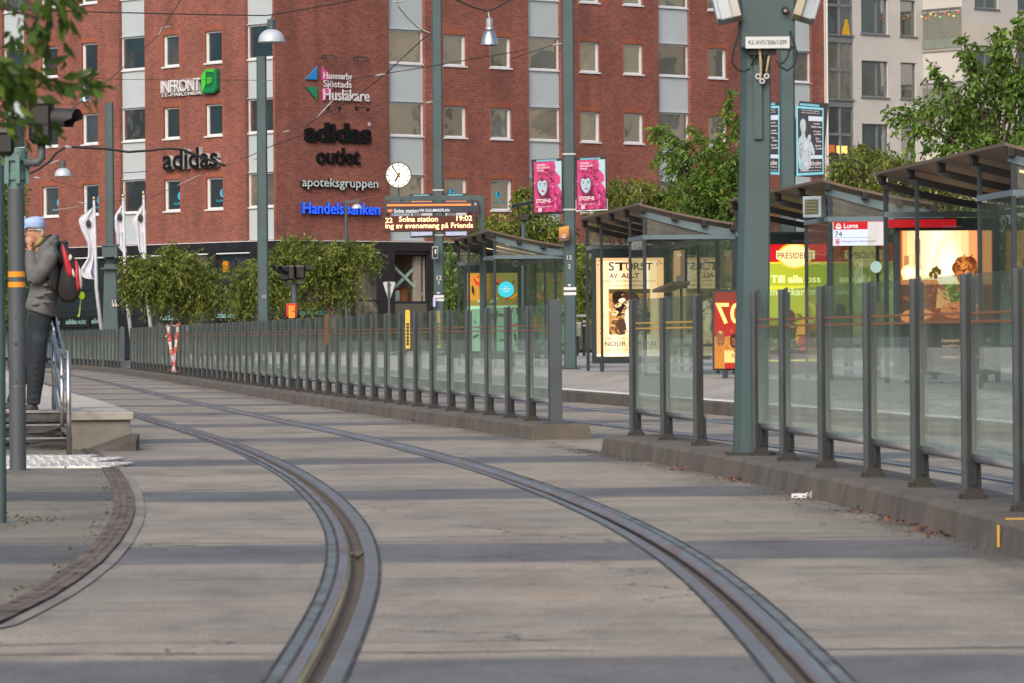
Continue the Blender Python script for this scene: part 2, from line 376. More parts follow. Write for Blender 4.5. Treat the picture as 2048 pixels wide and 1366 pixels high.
ks = math_(t, 'MULTIPLY', math_(t, 'DIVIDE', math_(t, 'SUBTRACT', u_, 2.35), .55, clamp=True), ramp(t, noise(t, 1.0, 6, co=uv, stretch=(4, .8, 1)), [(.40, .15), (.6, .8)])); ks = math_(t, 'MULTIPLY', ks, math_(t, 'LESS_THAN', u_, 3.0)); k = mixc(t, ks, k, (.085, .075, .066))
vo = t.nodes.new('ShaderNodeTexVoronoi'); vo.feature = 'DISTANCE_TO_EDGE'; vo.inputs['Scale'].default_value = .32; mpv = t.nodes.new('ShaderNodeMapping'); mpv.inputs['Scale'].default_value = (1.6, .7, 1); vs_ = t.nodes.new('ShaderNodeVectorMath'); t.links.new(uv, vs_.inputs[0]); nz = t.nodes.new('ShaderNodeTexNoise'); nz.inputs['Scale'].default_value = 1.4; nz.inputs['Detail'].default_value = 6; t.links.new(uv, nz.inputs['Vector']); t.links.new(nz.outputs['Color'], vs_.inputs[1]); t.links.new(vs_.outputs[0], mpv.inputs[0]); t.links.new(mpv.outputs[0], vo.inputs['Vector'])
crk = math_(t, 'MULTIPLY', math_(t, 'LESS_THAN', vo.outputs['Distance'], .004), ramp(t, noise(t, .4, 2, co=uv), [(.45, 0.0), (.55, .75)])); k = mixc(t, crk, k, (.05, .047, .044))
j1 = math_(t, 'MULTIPLY', band(3.65, 1.0, .012, .02), ramp(t, noise(t, .8, 3, co=uv), [(.42, 0.0), (.52, .8)]))
j2 = math_(t, 'MULTIPLY', band(7.3, 4.15, .02, .03), ramp(t, noise(t, 1.3, 3, co=uv), [(.4, 0.0), (.5, .85)]))
k = mixc(t, math_(t, 'MAXIMUM', j1, j2), k, (.045, .043, .042))
sp = ramp(t, noise(t, 26, 2, co=uv), [(.64, 0.0), (.74, .7)]); k = mixc(t, sp, k, (.06, .055, .05))
k = mixc(t, 1.0, k, ramp(t, noise(t, 70, 2, co=uv), [(.3, .8), (.7, 1.18)]), 'MULTIPLY')
t.links.new(k, p.inputs['Base Color']); p.inputs['Roughness'].default_value = .72; p.inputs['Specular IOR Level'].default_value = .45
t.links.new(bump(t, noise(t, 40, 4, co=uv), .35, .006), p.inputs['Normal'])
gr = MB().box((0, 400, -.55), (1400, 1400, 1.0)).build('ground', M['asph']); tag(gr, kind='structure')
mb = MB(); uvs = []
for a, b in ((-7.5, -.115), (.125, 1.355), (1.60, 4.585), (4.825, 6.075), (6.32, 7.0)):
    nseg = max(1, int((b - a) / 1.2)); strip(mb, [(a + (b - a) * i / nseg, 0.0) for i in range(nseg + 1)], 2, 215, .5, uvs=uvs)
tag(build_uv(mb, 'track_bed', M['concrete'], uvs), kind='structure')
# rails: grout, rolled head with a rounded running edge, groove, guard
M['rail_head'] = mat('polished_rail', (.36, .37, .40), .22, 1.0, .15, 1.5, 0)
M['running_edge'] = mat('bright_running_edge', (.86, .83, .80), .10, 1.0, .05, 1.5, 0)
M['rail_guard'] = mat('rail_guard', (.15, .15, .155), .5, .25, .2, 4, .05, dirt=(.13, .115, .10))
M['groove'] = mat('groove_dirt', (.088, .074, .058), .9, 0, .3, 9, .3)
M['sealant'] = mat('dark_sealant', (.028, .027, .028), .7, 0, .4, 5, .2, dirt=(.11, .10, .095), dscale=2.2)
M['grout'] = mat('rail_grout', (.125, .145, .155), .7, 0, .3, 3, .25, dirt=(.035, .034, .034), dscale=3.5)
def rail(run, side, label, Y0=2, Y1=215):
    """side -1: head on the left of the groove, +1: head on the right"""
    k = side; root = thing('tram_rail', pos(14, run), label, 'rail', 'grooved rails set in the concrete')
    def sw(name, prof, m, smooth=False):
        q = [(run + k * d, z) for d, z in prof]
        if k < 0: q = q[::-1]
        b = MB(); strip(b, q, Y0, Y1, .4); o = b.build(name, m, root, smooth=smooth, fixn=False); return o
    sw('rail_head', [(.019, .007), (.024, .0095), (.034, .0105), (.048, .0085), (.058, .004), (.060, -.002)], M['rail_head'], True)
    sw('running_edge', [(.0, -.03), (.001, -.014), (.005, -.006), (.011, .001), (.019, .007)], M['running_edge'] if k < 0 else M['rail_head'], True)
    sw('groove', [(-.056, -.01), (-.050, -.034), (-.02, -.04), (.0, -.03)], M['groove'])
    sw('guard', [(-.125, -.002), (-.122, .004), (-.07, .005), (-.060, .003), (-.056, -.01)], M['rail_guard'])
    sw('grout', [(.060, -.002), (.075, .001), (.118, .002)], M['grout'])
    sw('sealant', [(.108, .0045), (.119, .004)], M['sealant']); sw('sealant', [(-.129, .005), (-.116, .0058)], M['sealant']); sw('sealant', [(.056, .0052), (.070, .0030)], M['sealant'])
rail(0.0, -1, 'grooved tram rail curving nearest the platform steps, polished and catching orange light')
rail(1.48, 1, 'grooved tram rail curving on the fence side of the near track')
rail(4.70, -1, 'grooved rail of the far track just behind the glass fence')
rail(6.20, 1, 'grooved rail of the far track next to the shelter platform')
# kerbs under the glass fences, as stones with open joints
def kerb(Y0, Y1, d0=2.93, d1=3.55, end0=True):
    b = MB(); Y = Y0; i = 0
    while Y < Y1:
        L = min(1.0 + .12 * math.sin(i * 1.7), Y1 - Y); ys = [Y + .011, Y + L - .011]
        rg = []
        for y in ys:
            pr = [(d0, -.04), (d0 + .035, .125), (d0 + .06, .15), (d1 - .05, .15), (d1, -.04)]
            rg.append([pos(y, d, z) for d, z in pr])
        b.loft(rg); Y += L; i += 1
    q = []
    for y in (Y0 + .02, Y1 - .02): q.append([pos(y, d, z) for d, z in ((d0 + .02, -.04), (d0 + .05, .13), (d1 - .05, .13), (d1 - .02, -.04))])
    n = int((Y1 - Y0) / 2) + 2
    q = [[pos(Y0 + .02 + (Y1 - Y0 - .04) * i / (n - 1), d, z) for d, z in ((d0 + .03, -.04), (d0 + .06, .12), (d1 - .07, .12), (d1 - .03, -.04))] for i in range(n)]
    b.loft(q, 1)
    o = b.build('kerb', [M['kerb'], M['groove']], bevel=.003); tag(o, kind='structure'); return o
kerb(9.5, 35.95); kerb(40.4, 119.3); kerb(120.8, 185)
ym = MB().poly([pos(19.25, 2.925, .02), pos(19.25, 2.962, .13), pos(19.2, 2.962, .13), pos(19.2, 2.925, .02)])
ym = MB(); ym.box(pos(19.2, 2.936, .075), (.008, .03, .10), ax=(nor(19.2), tan(19.2), EZ)); ym.box(pos(19.2, 3.06, .152), (.18, .03, .006), ax=(nor(19.2), tan(19.2), EZ))
tag(ym.build('paint_mark', M['ystripe']), 'yellow survey paint mark on the kerb near the right edge', 'paint mark')
# near pavement on the left with its brick edging
pav = [(0, 1252), (60, 1222), (110, 1196), (160, 1163), (205, 1128), (240, 1088), (262, 1052), (270, 1024), (266, 990), (253, 962), (236, 938), (205, 912), (190, 901)]
E_ = [G(x, y) for x, y in pav]; E_ = [E_[0] + V(-.5, -2.2, 0)] + E_
inn = []
for i, q in enumerate(E_):
    d = (E_[min(i + 1, len(E_) - 1)] - E_[max(i - 1, 0)]).normalized(); inn.append(q + V(-d.y, d.x, 0) * .125)
out = []
for i, q in enumerate(E_):
    d = (E_[min(i + 1, len(E_) - 1)] - E_[max(i - 1, 0)]).normalized(); out.append(q - V(-d.y, d.x, 0) * .06)
M['pave'] = mat('worn_paving', (.15, .146, .138), .85, 0, .35, 2.2, .5, stretch=(1.6, .9, 1), dirt=(.07, .07, .073), dscale=1.6)
M['brick_edge'] = mat('brick_edging', (.122, .096, .080), .85, 0, .35, 5, .4, dirt=(.055, .05, .042), dscale=4)
b = MB()
for i in range(len(E_) - 1):
    a0, a1 = inn[i], inn[i + 1]
    for j in range(8):
        l = lambda a, f: V(-9 + (a.x + 9) * f / 8, a.y, .008)
        b.poly([l(a0, j), l(a0, j + 1), l(a1, j + 1), l(a1, j)])
m2 = M['concrete'].copy(); m2.name = 'paving_concrete'; t2 = m2.node_tree; p2 = t2.nodes['Principled BSDF']; src = p2.inputs['Base Color'].links[0].from_socket
t2.links.new(mixc(t2, 1.0, src, (.70, .72, .70), 'MULTIPLY'), p2.inputs['Base Color'])
tag(build_uv(b, 'pavement', m2, [(v[0] - le(v[1]) + 1.9, arc(v[1])) for v in b.v]), kind='structure')
b = MB(); dst = 0
for i in range(len(E_) - 1):
    L = (E_[i + 1] - E_[i]).length; n = max(1, int(L / .24))
    for j in range(n):
        for r0, r1 in ((0, .325), (.345, .655), (.675, 1)):
            f0, f1 = (j + .03) / n, (j + .97) / n
            c = lambda f, r: (inn[i].lerp(inn[i + 1], f)).lerp(E_[i].lerp(E_[i + 1], f), r) + V(0, 0, .014 + random.uniform(0, .004))
            b.poly([c(f0, r0), c(f1, r0), c(f1, r1), c(f0, r1)])
tag(b.build('brick_edging', M['brick_edge']), kind='structure')
b = MB()
for i in range(len(E_) - 1):
    b.poly([V(*inn[i][:2], .011), V(*E_[i][:2], .011), V(*E_[i + 1][:2], .011), V(*inn[i + 1][:2], .011)])
    b.poly([V(*E_[i][:2], .006), V(*out[i][:2], .005), V(*out[i + 1][:2], .006), V(*E_[i + 1][:2], .006)], 1)
tag(b.build('edging_bed', [M['groove'], mat('edging_concrete', (.205, .192, .172), .8, 0, .2, 3, .2, dirt=(.13, .12, .11))]), kind='structure')
# moss in the pavement joints
b = MB()
for _ in range(230):
    f = random.random() * (len(inn) - 2); i = int(f); q = inn[i].lerp(inn[i + 1], f - i) + V(random.gauss(-.03, .03), random.gauss(0, .06), .012)
    if random.random() < .25: q = G(random.gauss(55, 35), random.gauss(1046, 6)) + V(0, 0, .012)
    if random.random() < .12: q = G(random.gauss(85, 14), random.gauss(1043, 4)) + V(0, 0, .012)
    if random.random() < .25: q = pos(38.3, random.uniform(-2.5, -1.3), .012) + V(0, random.uniform(-.1, .1), 0)
    h = random.uniform(.004, .014); a = random.random() * 6
    b.poly([q + V(math.cos(a) * .012, math.sin(a) * .012, 0), q + V(-math.cos(a) * .012, -math.sin(a) * .012, 0), q + V(random.gauss(0, .01), random.gauss(0, .01), h)])
tag(b.build('moss', mat('moss', (.06, .085, .02), .9), fixn=False), kind='stuff')
# white tactile paving
b = MB(); ex = V(1, -.10, 0).normalized(); ey = V(.10, 1, 0).normalized(); o0 = V(-5.2, 32.9, 0)
for i in range(6):
    for j in range(9):
        c = o0 + ex * (i * .352 + .176) + ey * (j * .352 + .176)
        if c.x > -3.02 - (c.y - 32.7) * .135: continue
        b.box(c + V(0, 0, .014), (.335, .335, .014), ax=(ex, ey, EZ))
        for u in range(4):
            b.box(c + ex * ((u - 1.5) * .08) + V(0, 0, .023), (.04, .30, .006), ax=(ex, ey, EZ))
tag(b.build('tactile_paving', M['tile_w']), 'white painted tactile paving slabs in front of the granite steps', 'tactile paving')
# left platform, granite steps and its end block
b = MB(); uvs = []
strip(b, [(-9, .338), (-1.35, .338)], 39.3, 190, 1.0)
tag(b.build('platform', M['platform']), kind='structure')
b = MB(); Y = 39.15
while Y < 188:
    L = 1.2; b.loft([[pos(y, d, z) for d, z in ((-1.36, .20), (-1.36, .346), (-.97, .346), (-.95, .332), (-.95, .20))] for y in (Y + .004, Y + L - .004)]); Y += L
b.loft([[pos(39.2 + i * 2.48, d, z) for d, z in ((-1.4, -.04), (-1.4, .2), (-1.0, .2), (-1.0, -.04))] for i in range(61)])
tag(b.build('platform_edge', mat('platform_edge_stone', (.40, .385, .35), .85, 0, .12, 2.5, .2, dirt=(.26, .24, .21), dscale=2), bevel=.01), kind='structure')
root = thing('granite_steps', pos(38.5, -3, 0), 'three rough dark granite steps up to the platform end beside the concrete block', 'steps')
for i in range(3):
    y0 = 38.5 + .3 * i; z0, z1 = .114 * i - (.03 if i == 0 else 0), .114 * (i + 1)
    b = MB(); nx = 60; rg = []; cg = [[random.uniform(-.015, .05) for _ in range(4)] for _ in range(24)]
    vs = []; fs = []
    for k in range(nx + 1):
        d = -6.5 + 4.98 * k / nx
        for kk in range(6):
            z = z0 + (z1 - .012 - z0) * kk / 5; g_ = k * 22 / nx; gi = int(g_); e_ = (cg[gi][min(3, kk * 3 // 5)] * (1 - g_ + gi) + cg[gi + 1][min(3, kk * 3 // 5)] * (g_ - gi)); vs.append(pos(y0 - (.0 if kk in (0, 5) else e_ + random.uniform(-.004, .008)), d, z))
    for k in range(nx):
        for kk in range(5): a = k * 6 + kk; fs.append((a, a + 6, a + 7, a + 1))
    b.add(vs, fs)
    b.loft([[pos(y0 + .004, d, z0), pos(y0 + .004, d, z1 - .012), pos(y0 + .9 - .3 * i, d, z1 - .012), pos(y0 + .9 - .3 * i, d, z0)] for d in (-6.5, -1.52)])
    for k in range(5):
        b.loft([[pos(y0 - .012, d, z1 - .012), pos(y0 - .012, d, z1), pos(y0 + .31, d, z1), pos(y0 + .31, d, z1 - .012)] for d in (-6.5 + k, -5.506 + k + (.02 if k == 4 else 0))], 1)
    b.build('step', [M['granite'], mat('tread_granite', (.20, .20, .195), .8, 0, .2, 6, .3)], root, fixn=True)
b = MB()
b.loft([[pos(y, d, z) for d, z in ((-1.50, -.04), (-1.50, .27), (-.98, .27), (-.98, .10), (-1.05, .02), (-.98, -.04))] for y in (38.32, 39.35)])
b.loft([[pos(y, d, z) for d, z in ((-1.525, .272), (-1.525, .346), (-.96, .346), (-.95, .335), (-.95, .272))] for y in (38.28, 39.145)], 1)
b.loft([[pos(38.30, -1.46, -.04), pos(38.30, -1.44, 0), pos(38.30, -.98, .15), pos(38.30, -.90, .15), pos(38.30, -.90, -.04)], [pos(37.98, -1.3, -.04), pos(37.98, -1.28, .0), pos(38.0, -.98, .10), pos(38.0, -.94, .10), pos(38.0, -.94, -.04)]], 2)
tag(b.build('platform_end_block', [mat('block_concrete', (.235, .22, .20), .85, 0, .15, 3, .2, dirt=(.15, .14, .12), dscale=2.5), mat('block_cap', (.34, .325, .29), .85, 0, .2, 4, .3, dirt=(.12, .11, .10), dscale=4), M['kerb']], bevel=.012), 'chipped concrete end block of the platform beside the granite steps', 'concrete block')
# right-hand platform that carries the shelters
b = MB(); strip(b, [(7.36, .168), (7.9, .22), (8.5, .35), (9.2, .36), (26, .37)], 20, 150, 1.0)
tag(b.build('pavement', mat('pale_paving', (.30, .285, .27), .85, 0, .14, 1.0, .1, dirt=(.21, .2, .19))), kind='structure')
b = MB(); strip(b, [(7.0, -.04), (7.0, .15), (7.012, .165), (7.10, .165)], 20, 150, 1.0, mi=[0, 0, 0]); strip(b, [(7.10, .166), (7.36, .168)], 20, 150, 1.0, mi=[1])
tag(b.build('platform_edge', [M['kerb'], M['tile_w']]), kind='structure')
# fallen leaves and grit along the kerb
def litter(name, n, fn, cols, sz):
    vs, fs, mi = [], [], []
    b = MB()
    for _ in range(n):
        q = fn(); a = random.random() * 6.3; s = random.uniform(*sz); e1 = V(math.cos(a), math.sin(a), random.uniform(-.3, .5)) * s; e2 = V(-math.sin(a), math.cos(a), random.uniform(-.2, .6)) * s * .6
        b.poly([q - e1, q + e2 * .8, q + e1, q - e2], random.randrange(len(cols)))
    return tag(b.build(name, [mat('litter_' + str(i), c, .85, 0, .3, 9, 0) for i, c in enumerate(cols)], fixn=False), kind='stuff')
def lk():
    r = random.random()
    Y = random.choice([31.2, 28.6, 25.6, 23.4, 22.6, 21.9, 21.3, 20.7, 49.5, 56, 64, 72]) + random.gauss(0, .13) if r < .78 else random.uniform(18, 75)
    return pos(Y, 2.92 - abs(random.gauss(0, .05)), random.uniform(.004, .03))
litter('fallen_leaves', 420, lk, [(.16, .05, .02), (.09, .035, .02), (.22, .09, .03), (.05, .03, .02)], (.008, .022))
litter('grit', 2600, lambda: pos(random.choice([random.uniform(19, 37), random.uniform(33, 37)]), 2.92 - abs(random.gauss(0, .12)), .003), [(.07, .062, .055), (.12, .11, .10), (.05, .045, .04)], (.003, .009))
b = MB(); q = G(1612, 996); b.loft([[q + V(x * 1.3 + .02 * z, y * 2, z + .03 * abs(x)) for x, y in ((-.07, -.02), (.0, -.03), (.05, -.01), (.03, .03), (-.04, .03))] for z in (.0, .026)])
b.poly([q + V(.02, .0, .016), q + V(.045, 0, .012), q + V(.055, .005, .055), q + V(.04, .01, .06)]); b.poly([q + V(-.03, .0, .017), q + V(.03, 0.01, .017), q + V(.01, .02, .034)])
tag(b.build('crumpled_paper', plain((.6, .6, .62), .6)), 'crumpled scrap of white paper lying beside the kerb', 'litter')
b = MB(); q = pos(19.7, .028, -.02)
for _ in range(9): b.ell(q + V(random.gauss(0, .012), random.gauss(0, .02), random.uniform(0, .02)), (.014, .018, .012), n=6, m=4)
tag(b.build('dirt_clod', M['groove']), 'dark clod of dirt stuck in the groove of the near rail', 'dirt clod')
# ---------------------------------------------------------------- red brick corner building
P0 = P(551, 300, 200); P0.z = 0
DL, DR = V(-.657, .754, 0), V(.754, .657, 0)
bld = thing('brick_building', P0, 'red brick corner building with grey panel bays, shop signs and black ground floor', 'building')
class Wall:
    """a wall plane: x runs along it, depth d goes into the building, z is up"""
    def __init__(s, org, ex): s.o = Vector(org); s.ex = Vector(ex).normalized(); s.n = V(-s.ex.y, s.ex.x, 0)
    def p(s, x, d, z): return s.o + s.ex * x + s.n * d + EZ * z
    def ax(s): return (s.ex, s.n, EZ)
    def uv(s): return lambda v: ((Vector(v) - s.o).dot(s.ex) + (Vector(v) - s.o).dot(s.n), v[2])
    def px(s, x, y): return hit(x, y, s.o, s.ex)
    def box(s, mb, x0, x1, d0, d1, z0, z1, mi=0): return mb.box(s.p((x0 + x1) / 2, (d0 + d1) / 2, (z0 + z1) / 2), (x1 - x0, d1 - d0, z1 - z0), mi, s.ax())
    def sheet(s, mb, x0, x1, z0, z1, holes, depth):
        xs = sorted({x0, x1} | {min(max(h[i], x0), x1) for h in holes for i in (0, 1)}); zs = sorted({z0, z1} | {min(max(h[i], z0), z1) for h in holes for i in (2, 3)})
        for a, b in zip(xs, xs[1:]):
            for c, d in zip(zs, zs[1:]):
                mx, mz = (a + b) / 2, (c + d) / 2
                if any(h[0] < mx < h[1] and h[2] < mz < h[3] for h in holes): continue
                mb.poly([s.p(a, 0, c), s.p(b, 0, c), s.p(b, 0, d), s.p(a, 0, d)])
        for h in holes:
            a, b, c, d = h[:4]; e = h[4] if len(h) > 4 else depth
            mb.poly([s.p(a, 0, c), s.p(a, e, c), s.p(a, e, d), s.p(a, 0, d)]); mb.poly([s.p(b, 0, c), s.p(b, 0, d), s.p(b, e, d), s.p(b, e, c)])
            mb.poly([s.p(a, 0, d), s.p(a, e, d), s.p(b, e, d), s.p(b, 0, d)]); mb.poly([s.p(a, 0, c), s.p(b, 0, c), s.p(b, e, c), s.p(a, e, c)])
WL, WR = Wall(P0, -DL), Wall(P0, DR)
ROWS = [8.70, 12.22, 15.72, 19.22, 22.7]; HW = 1.56
def window(w, x0, x1, zt, pane, left):
    z0 = zt - HW; b = MB(); f = .085
    w.box(b, x0, x0 + f, .10, .2, z0, zt); w.box(b, x1 - f, x1, .10, .2, z0, zt)
    w.box(b, x0 + f, x1 - f, .102, .2, zt - f, zt); w.box(b, x0 + f, x1 - f, .102, .2, z0 + .05, z0 + f + .05)
    w.box(b, x0 - .06, x1 + .06, -.06, .10, z0 - .03, z0 + .045)
    s = .05
    w.box(b, x0 + f, x0 + f + s, .13, .2, z0 + .14, zt - f); w.box(b, x1 - f - s, x1 - f, .13, .2, z0 + .14, zt - f)
    o = b.build('window', M['white'], bld)
    q = MB(); w.box(q, x0 + f, x1 - f, .165, .18, z0 + .13, zt - f); q.build('pane', M[pane], o)
    t_ = MB(); g = .13
    t_.poly([w.p(x0 - g, -.004, zt + .002), w.p(x1 + g, -.004, zt + .002), w.p(x1 + g, -.004, zt + .26), w.p(x0 - g, -.004, zt + .26)])
    for a, c in ((x0 - g, x0 - .003), (x1 + .003, x1 + g)): t_.poly([w.p(a, -.004, z0 - .2), w.p(c, -.004, z0 - .2), w.p(c, -.004, zt), w.p(a, -.004, zt)])
    t_.build('brick_surround', M['brick_trim'], o, uv=w.uv(), fixn=False)
    return o
def bay(w, x0, x1, panes, base=5.66):
    D = .30
    for i, zt in enumerate(ROWS):
        z0 = zt - 1.5; b = MB(); f = .075
        w.box(b, x0, x0 + f, D - .1, D, z0, zt + .12); w.box(b, x1 - f, x1, D - .1, D, z0, zt + .12)
        w.box(b, x0 + f, x1 - f, D - .1, D, z0, z0 + f); w.box(b, x0 + f, x1 - f, D - .1, D, zt + .04, zt + .12)
        w.box(b, x0 - .02, x1 + .03, D - .2, D, z0 - .07, z0 - .003)
        o = b.build('bay_window', M['white'], bld)
        q = MB(); w.box(q, x0 + f, x1 - f, D - .05, D - .03, z0 + f, zt + .04); q.build('pane', M[panes[i % len(panes)]], o)
        pz0 = (ROWS[i - 1] + .16) if i else base; b = MB()
        w.box(b, x0 + .01, x1 - .01, D - .12, D - .04, pz0, z0 - .09); w.box(b, x0 - .02, x1 + .02, D - .2, D - .03, pz0 - .035, pz0 + .0)
        b.build('grey_panel', M['panel'], bld)
lw = [(-5.45, -4.1), (-8.83, -7.53), (-15.65, -14.29), (-19.17, -17.73), (-26.0, -24.6), (-29.4, -28.0), (-36.4, -35.0), (-39.8, -38.4)]
lb = [(-2.3, -.17), (-12.47, -10.35), (-22.69, -20.68), (-32.9, -30.9), (-43.2, -41.1)]
rw = [(10.42, 11.83), (13.38, 14.75), (19.33, 20.65), (22.29, 23.63), (28.19, 29.51), (31.25, 32.55)]
rb = [(6.96, 9.22), (15.9, 18.06), (24.71, 26.92), (33.6, 35.75)]
XR1 = 36.65; XL0 = -56.0; ZT = 24.5
for w, wins, bays, a, c in ((WL, lw, lb, XL0, 0.0), (WR, rw, rb, 0.0, XR1)):
    holes = [(x0, x1, z - HW - .03, z, .2) for x0, x1 in wins for z in ROWS] + [(x0, x1, 5.63, ZT - .6, .32) for x0, x1 in bays]
    b = MB(); w.sheet(b, a, c, 5.6, ZT, holes, .2)
    b.build('brick_wall', M['brick'], bld, uv=w.uv(), fixn=False)
b = MB(); b.poly([WR.p(0, 0, ZT), WR.p(XR1, 0, ZT), WR.p(XR1, 15, ZT), WL.p(XL0, 15, ZT), WL.p(XL0, 0, ZT)])
b.poly([WR.p(XR1, 0, 0), WR.p(XR1, 15, 0), WR.p(XR1, 15, ZT), WR.p(XR1, 0, ZT)]); b.poly([WL.p(XL0, 0, 0), WL.p(XL0, 15, 0), WL.p(XL0, 15, ZT), WL.p(XL0, 0, ZT)])
b.build('roof', M['black_clad'], bld, fixn=False)
kk = 0
for x0, x1 in lw:
    for i, z in enumerate(ROWS): kk += 1; window(WL, x0, x1, z, ['pane', 'pane_t', 'pane_t', 'pane_s', 'pane'][(i + (kk // 5)) % 5], True)
for x0, x1 in rw:
    for i, z in enumerate(ROWS): window(WR, x0, x1, z, ['pane_s', 'pane_b', 'pane', 'pane_b', 'pane_s'][(i * 2 + int(x0)) % 5], False)
for j, (x0, x1) in enumerate(lb): bay(WL, x0, x1, ['pane_b', 'pane', 'pane_t', 'pane', 'pane'] if j == 0 else ['pane', 'pane', 'pane_t', 'pane', 'pane'])
for j, (x0, x1) in enumerate(rb): bay(WR, x0, x1, ['pane_b', 'pane_s', 'pane_b', 'pane_s', 'pane'][j % 3:] + ['pane_s'])
# ground floor: black frieze, pillars, shop windows
b = MB()
for w, a, c in ((WL, XL0, -.0), (WR, 0.0, XR1)):
    w.box(b, a, c, -.10, .3, 5.14, 5.565)
pl = [(-1.9, -.05)] + [(-a, -c) for a, c in ((5.2, 4.55), (11.2, 10.3), (13.7, 13.15), (20.0, 19.3), (27, 26.2), (34, 33.2), (41, 40.2), (48, 47.2), (56, 55))]
for x0, x1 in pl: WL.box(b, x0, x1, -.09, .3, 0, 5.138)
prr = [(0.0, .7), (4.1, 4.7), (6.25, 7.15), (9.35, 10.1), (13, 13.8), (18, 18.8), (23, 23.8), (28, 28.8), (33, 33.8), (36, XR1)]
for x0, x1 in prr: WR.box(b, x0, x1, -.09, .3, 0, 5.138)
b.build('black_cladding', M['black_clad'], bld)
b = MB()
for w, a, c in ((WL, XL0, -.03), (WR, 0.03, XR1)): w.box(b, a, c, -.13, .02, 5.568, 5.60)
b.build('white_flashing', M['white'], bld)
def shop(w, x0, x1, zs=(3.45,), sill=.3, nm=1, head=5.05, lm='shopg'):
    b = MB(); w.box(b, x0, x1, .02, .14, head - .08, head + .085); w.box(b, x0, x1, .02, .14, sill - .25, sill)
    for z in zs: w.box(b, x0, x1, .03, .13, z - .04, z + .04)
    for i in range(nm + 1):
        x = x0 + .03 + (x1 - x0 - .06) * i / nm; w.box(b, x - .03, x + .03, .025, .135, sill, head - .08)
    o = b.build('shop_window', M['shop_frame'], bld)
    q = MB(); w.box(q, x0 + .03, x1 - .03, .08, .1, sill, head - .08); q.build('shop_pane', M[lm], o)
    a = MB(); w.box(a, x0 + .05, x1 - .05, -.14, -.02, head - .04, head + .02); a.build('awning_rail', M['white'], o); return o
pl2 = sorted(pl)
for (a0, a1), (c0, c1) in zip(pl2, pl2[1:]): shop(WL, a1, c0, nm=max(1, int((c0 - a1) / 1.6)), zs=(3.5, 2.42), lm='shopl' if abs(a1 + 10.3) < .1 else 'shopg')
for (a0, a1), (c0, c1) in zip(prr, prr[1:]):
    if abs(a1 - 7.15) > .01: shop(WR, a1, c0, zs=(2.75,), nm=1 if c0 - a1 < 2.6 else 2, lm='shopl' if a1 < 5 else 'shopg')
# the open-looking shop window with the crossed braces
x0, x1 = 7.15, 9.35
b = MB(); WR.box(b, x0, x1, .02, .14, 4.98, 5.13); WR.box(b, x0, x0 + .06, .02, .14, 2.7, 4.98); WR.box(b, x1 - .06, x1, .02, .14, 2.7, 4.98); WR.box(b, x0, x1, .02, .16, 2.6, 2.72)
sw = b.build('shop_window', M['shop_frame'], bld)
b = MB(); WR.box(b, x0, x1, .03, .12, 0, 2.598); b.build('lower_panel', M['shopg'], sw)
b = MB(); WR.box(b, x0, x1, 2.2, 2.3, 2.4, 5.2); WR.box(b, x0 - .08, x0 - .005, .15, 2.2, 2.4, 5.2); WR.box(b, x1 + .005, x1 + .08, .15, 2.2, 2.4, 5.2); WR.box(b, x0, x1, .16, 2.2, 2.62, 2.70); WR.box(b, x0, x1, .16, 2.2, 5.0, 5.1)
WR.box(b, x1 - .55, x1 - .2, .35, .6, 2.7, 4.9)
b.build('interior_wall', mat('interior_beige', (.30, .27, .22), .8), sw)
b = MB(); c0 = WR.p((x0 + x1) / 2, .5, 3.85)
for s in (1, -1):
    d = (WR.ex * 1.25 + EZ * .95 * s).normalized(); b.bar(c0 - d * 1.35 + WR.n * .04 * s, c0 + d * 1.35 + WR.n * .04 * s, .05, .14)
b.build('cross_brace', mat('pale_green_timber', (.30, .44, .40), .6), sw)
b = MB(); b.lathe([(.02, 0), (.16, 0), (.19, .3), (.17, .55), (.02, .55)], WR.p(7.95, .8, 2.7), 12)
b.build('vase', mat('mint_ceramic', (.32, .46, .44), .4), sw)
b = MB(); WR.box(b, 8.3, 8.75, .9, 1.4, 2.7, 3.35); b.build('wooden_box', mat('wood_box', (.25, .10, .04), .6), sw)
b = MB(); WR.box(b, 7.5, 8.4, 2.05, 2.15, 4.35, 4.8); b.build('lit_ceiling_lamp', lit('#c08a48', .6), sw)
b = MB(); WR.box(b, 7.25, 7.55, .5, .8, 2.72, 2.80); b.build('lit_table_lamp', lit('#ffc060', 1.2), sw)
# glimpses of lit things behind the other shop windows: lamps just inside the glass line
for x, y, wpx, hpx, c, s, lab in ((449, 533, 13, 22, '#c87818', .7, 'orange lit figure glowing in the shop window behind the trees'), (694, 557, 9, 13, '#d88850', .6, 'small peach lamp glowing low in the corner shop window')):
    w = WL if x < 548 else WR; sx, z = w.px(x, y); b = MB()
    k = .024; ww, hh = wpx * k * 1.3, hpx * k
    b.prism([(-ww / 2, -hh / 2), (ww / 2, -hh / 2), (ww / 2, hh * .3), (ww * .25, hh / 2), (-ww * .25, hh / 2), (-ww / 2, hh * .3)], w.p(sx, .0, z), w.ex, EZ, w.n, .03, .07)
    tag(b.build('window_lamp', lit(c, s)), lab, 'lamp')
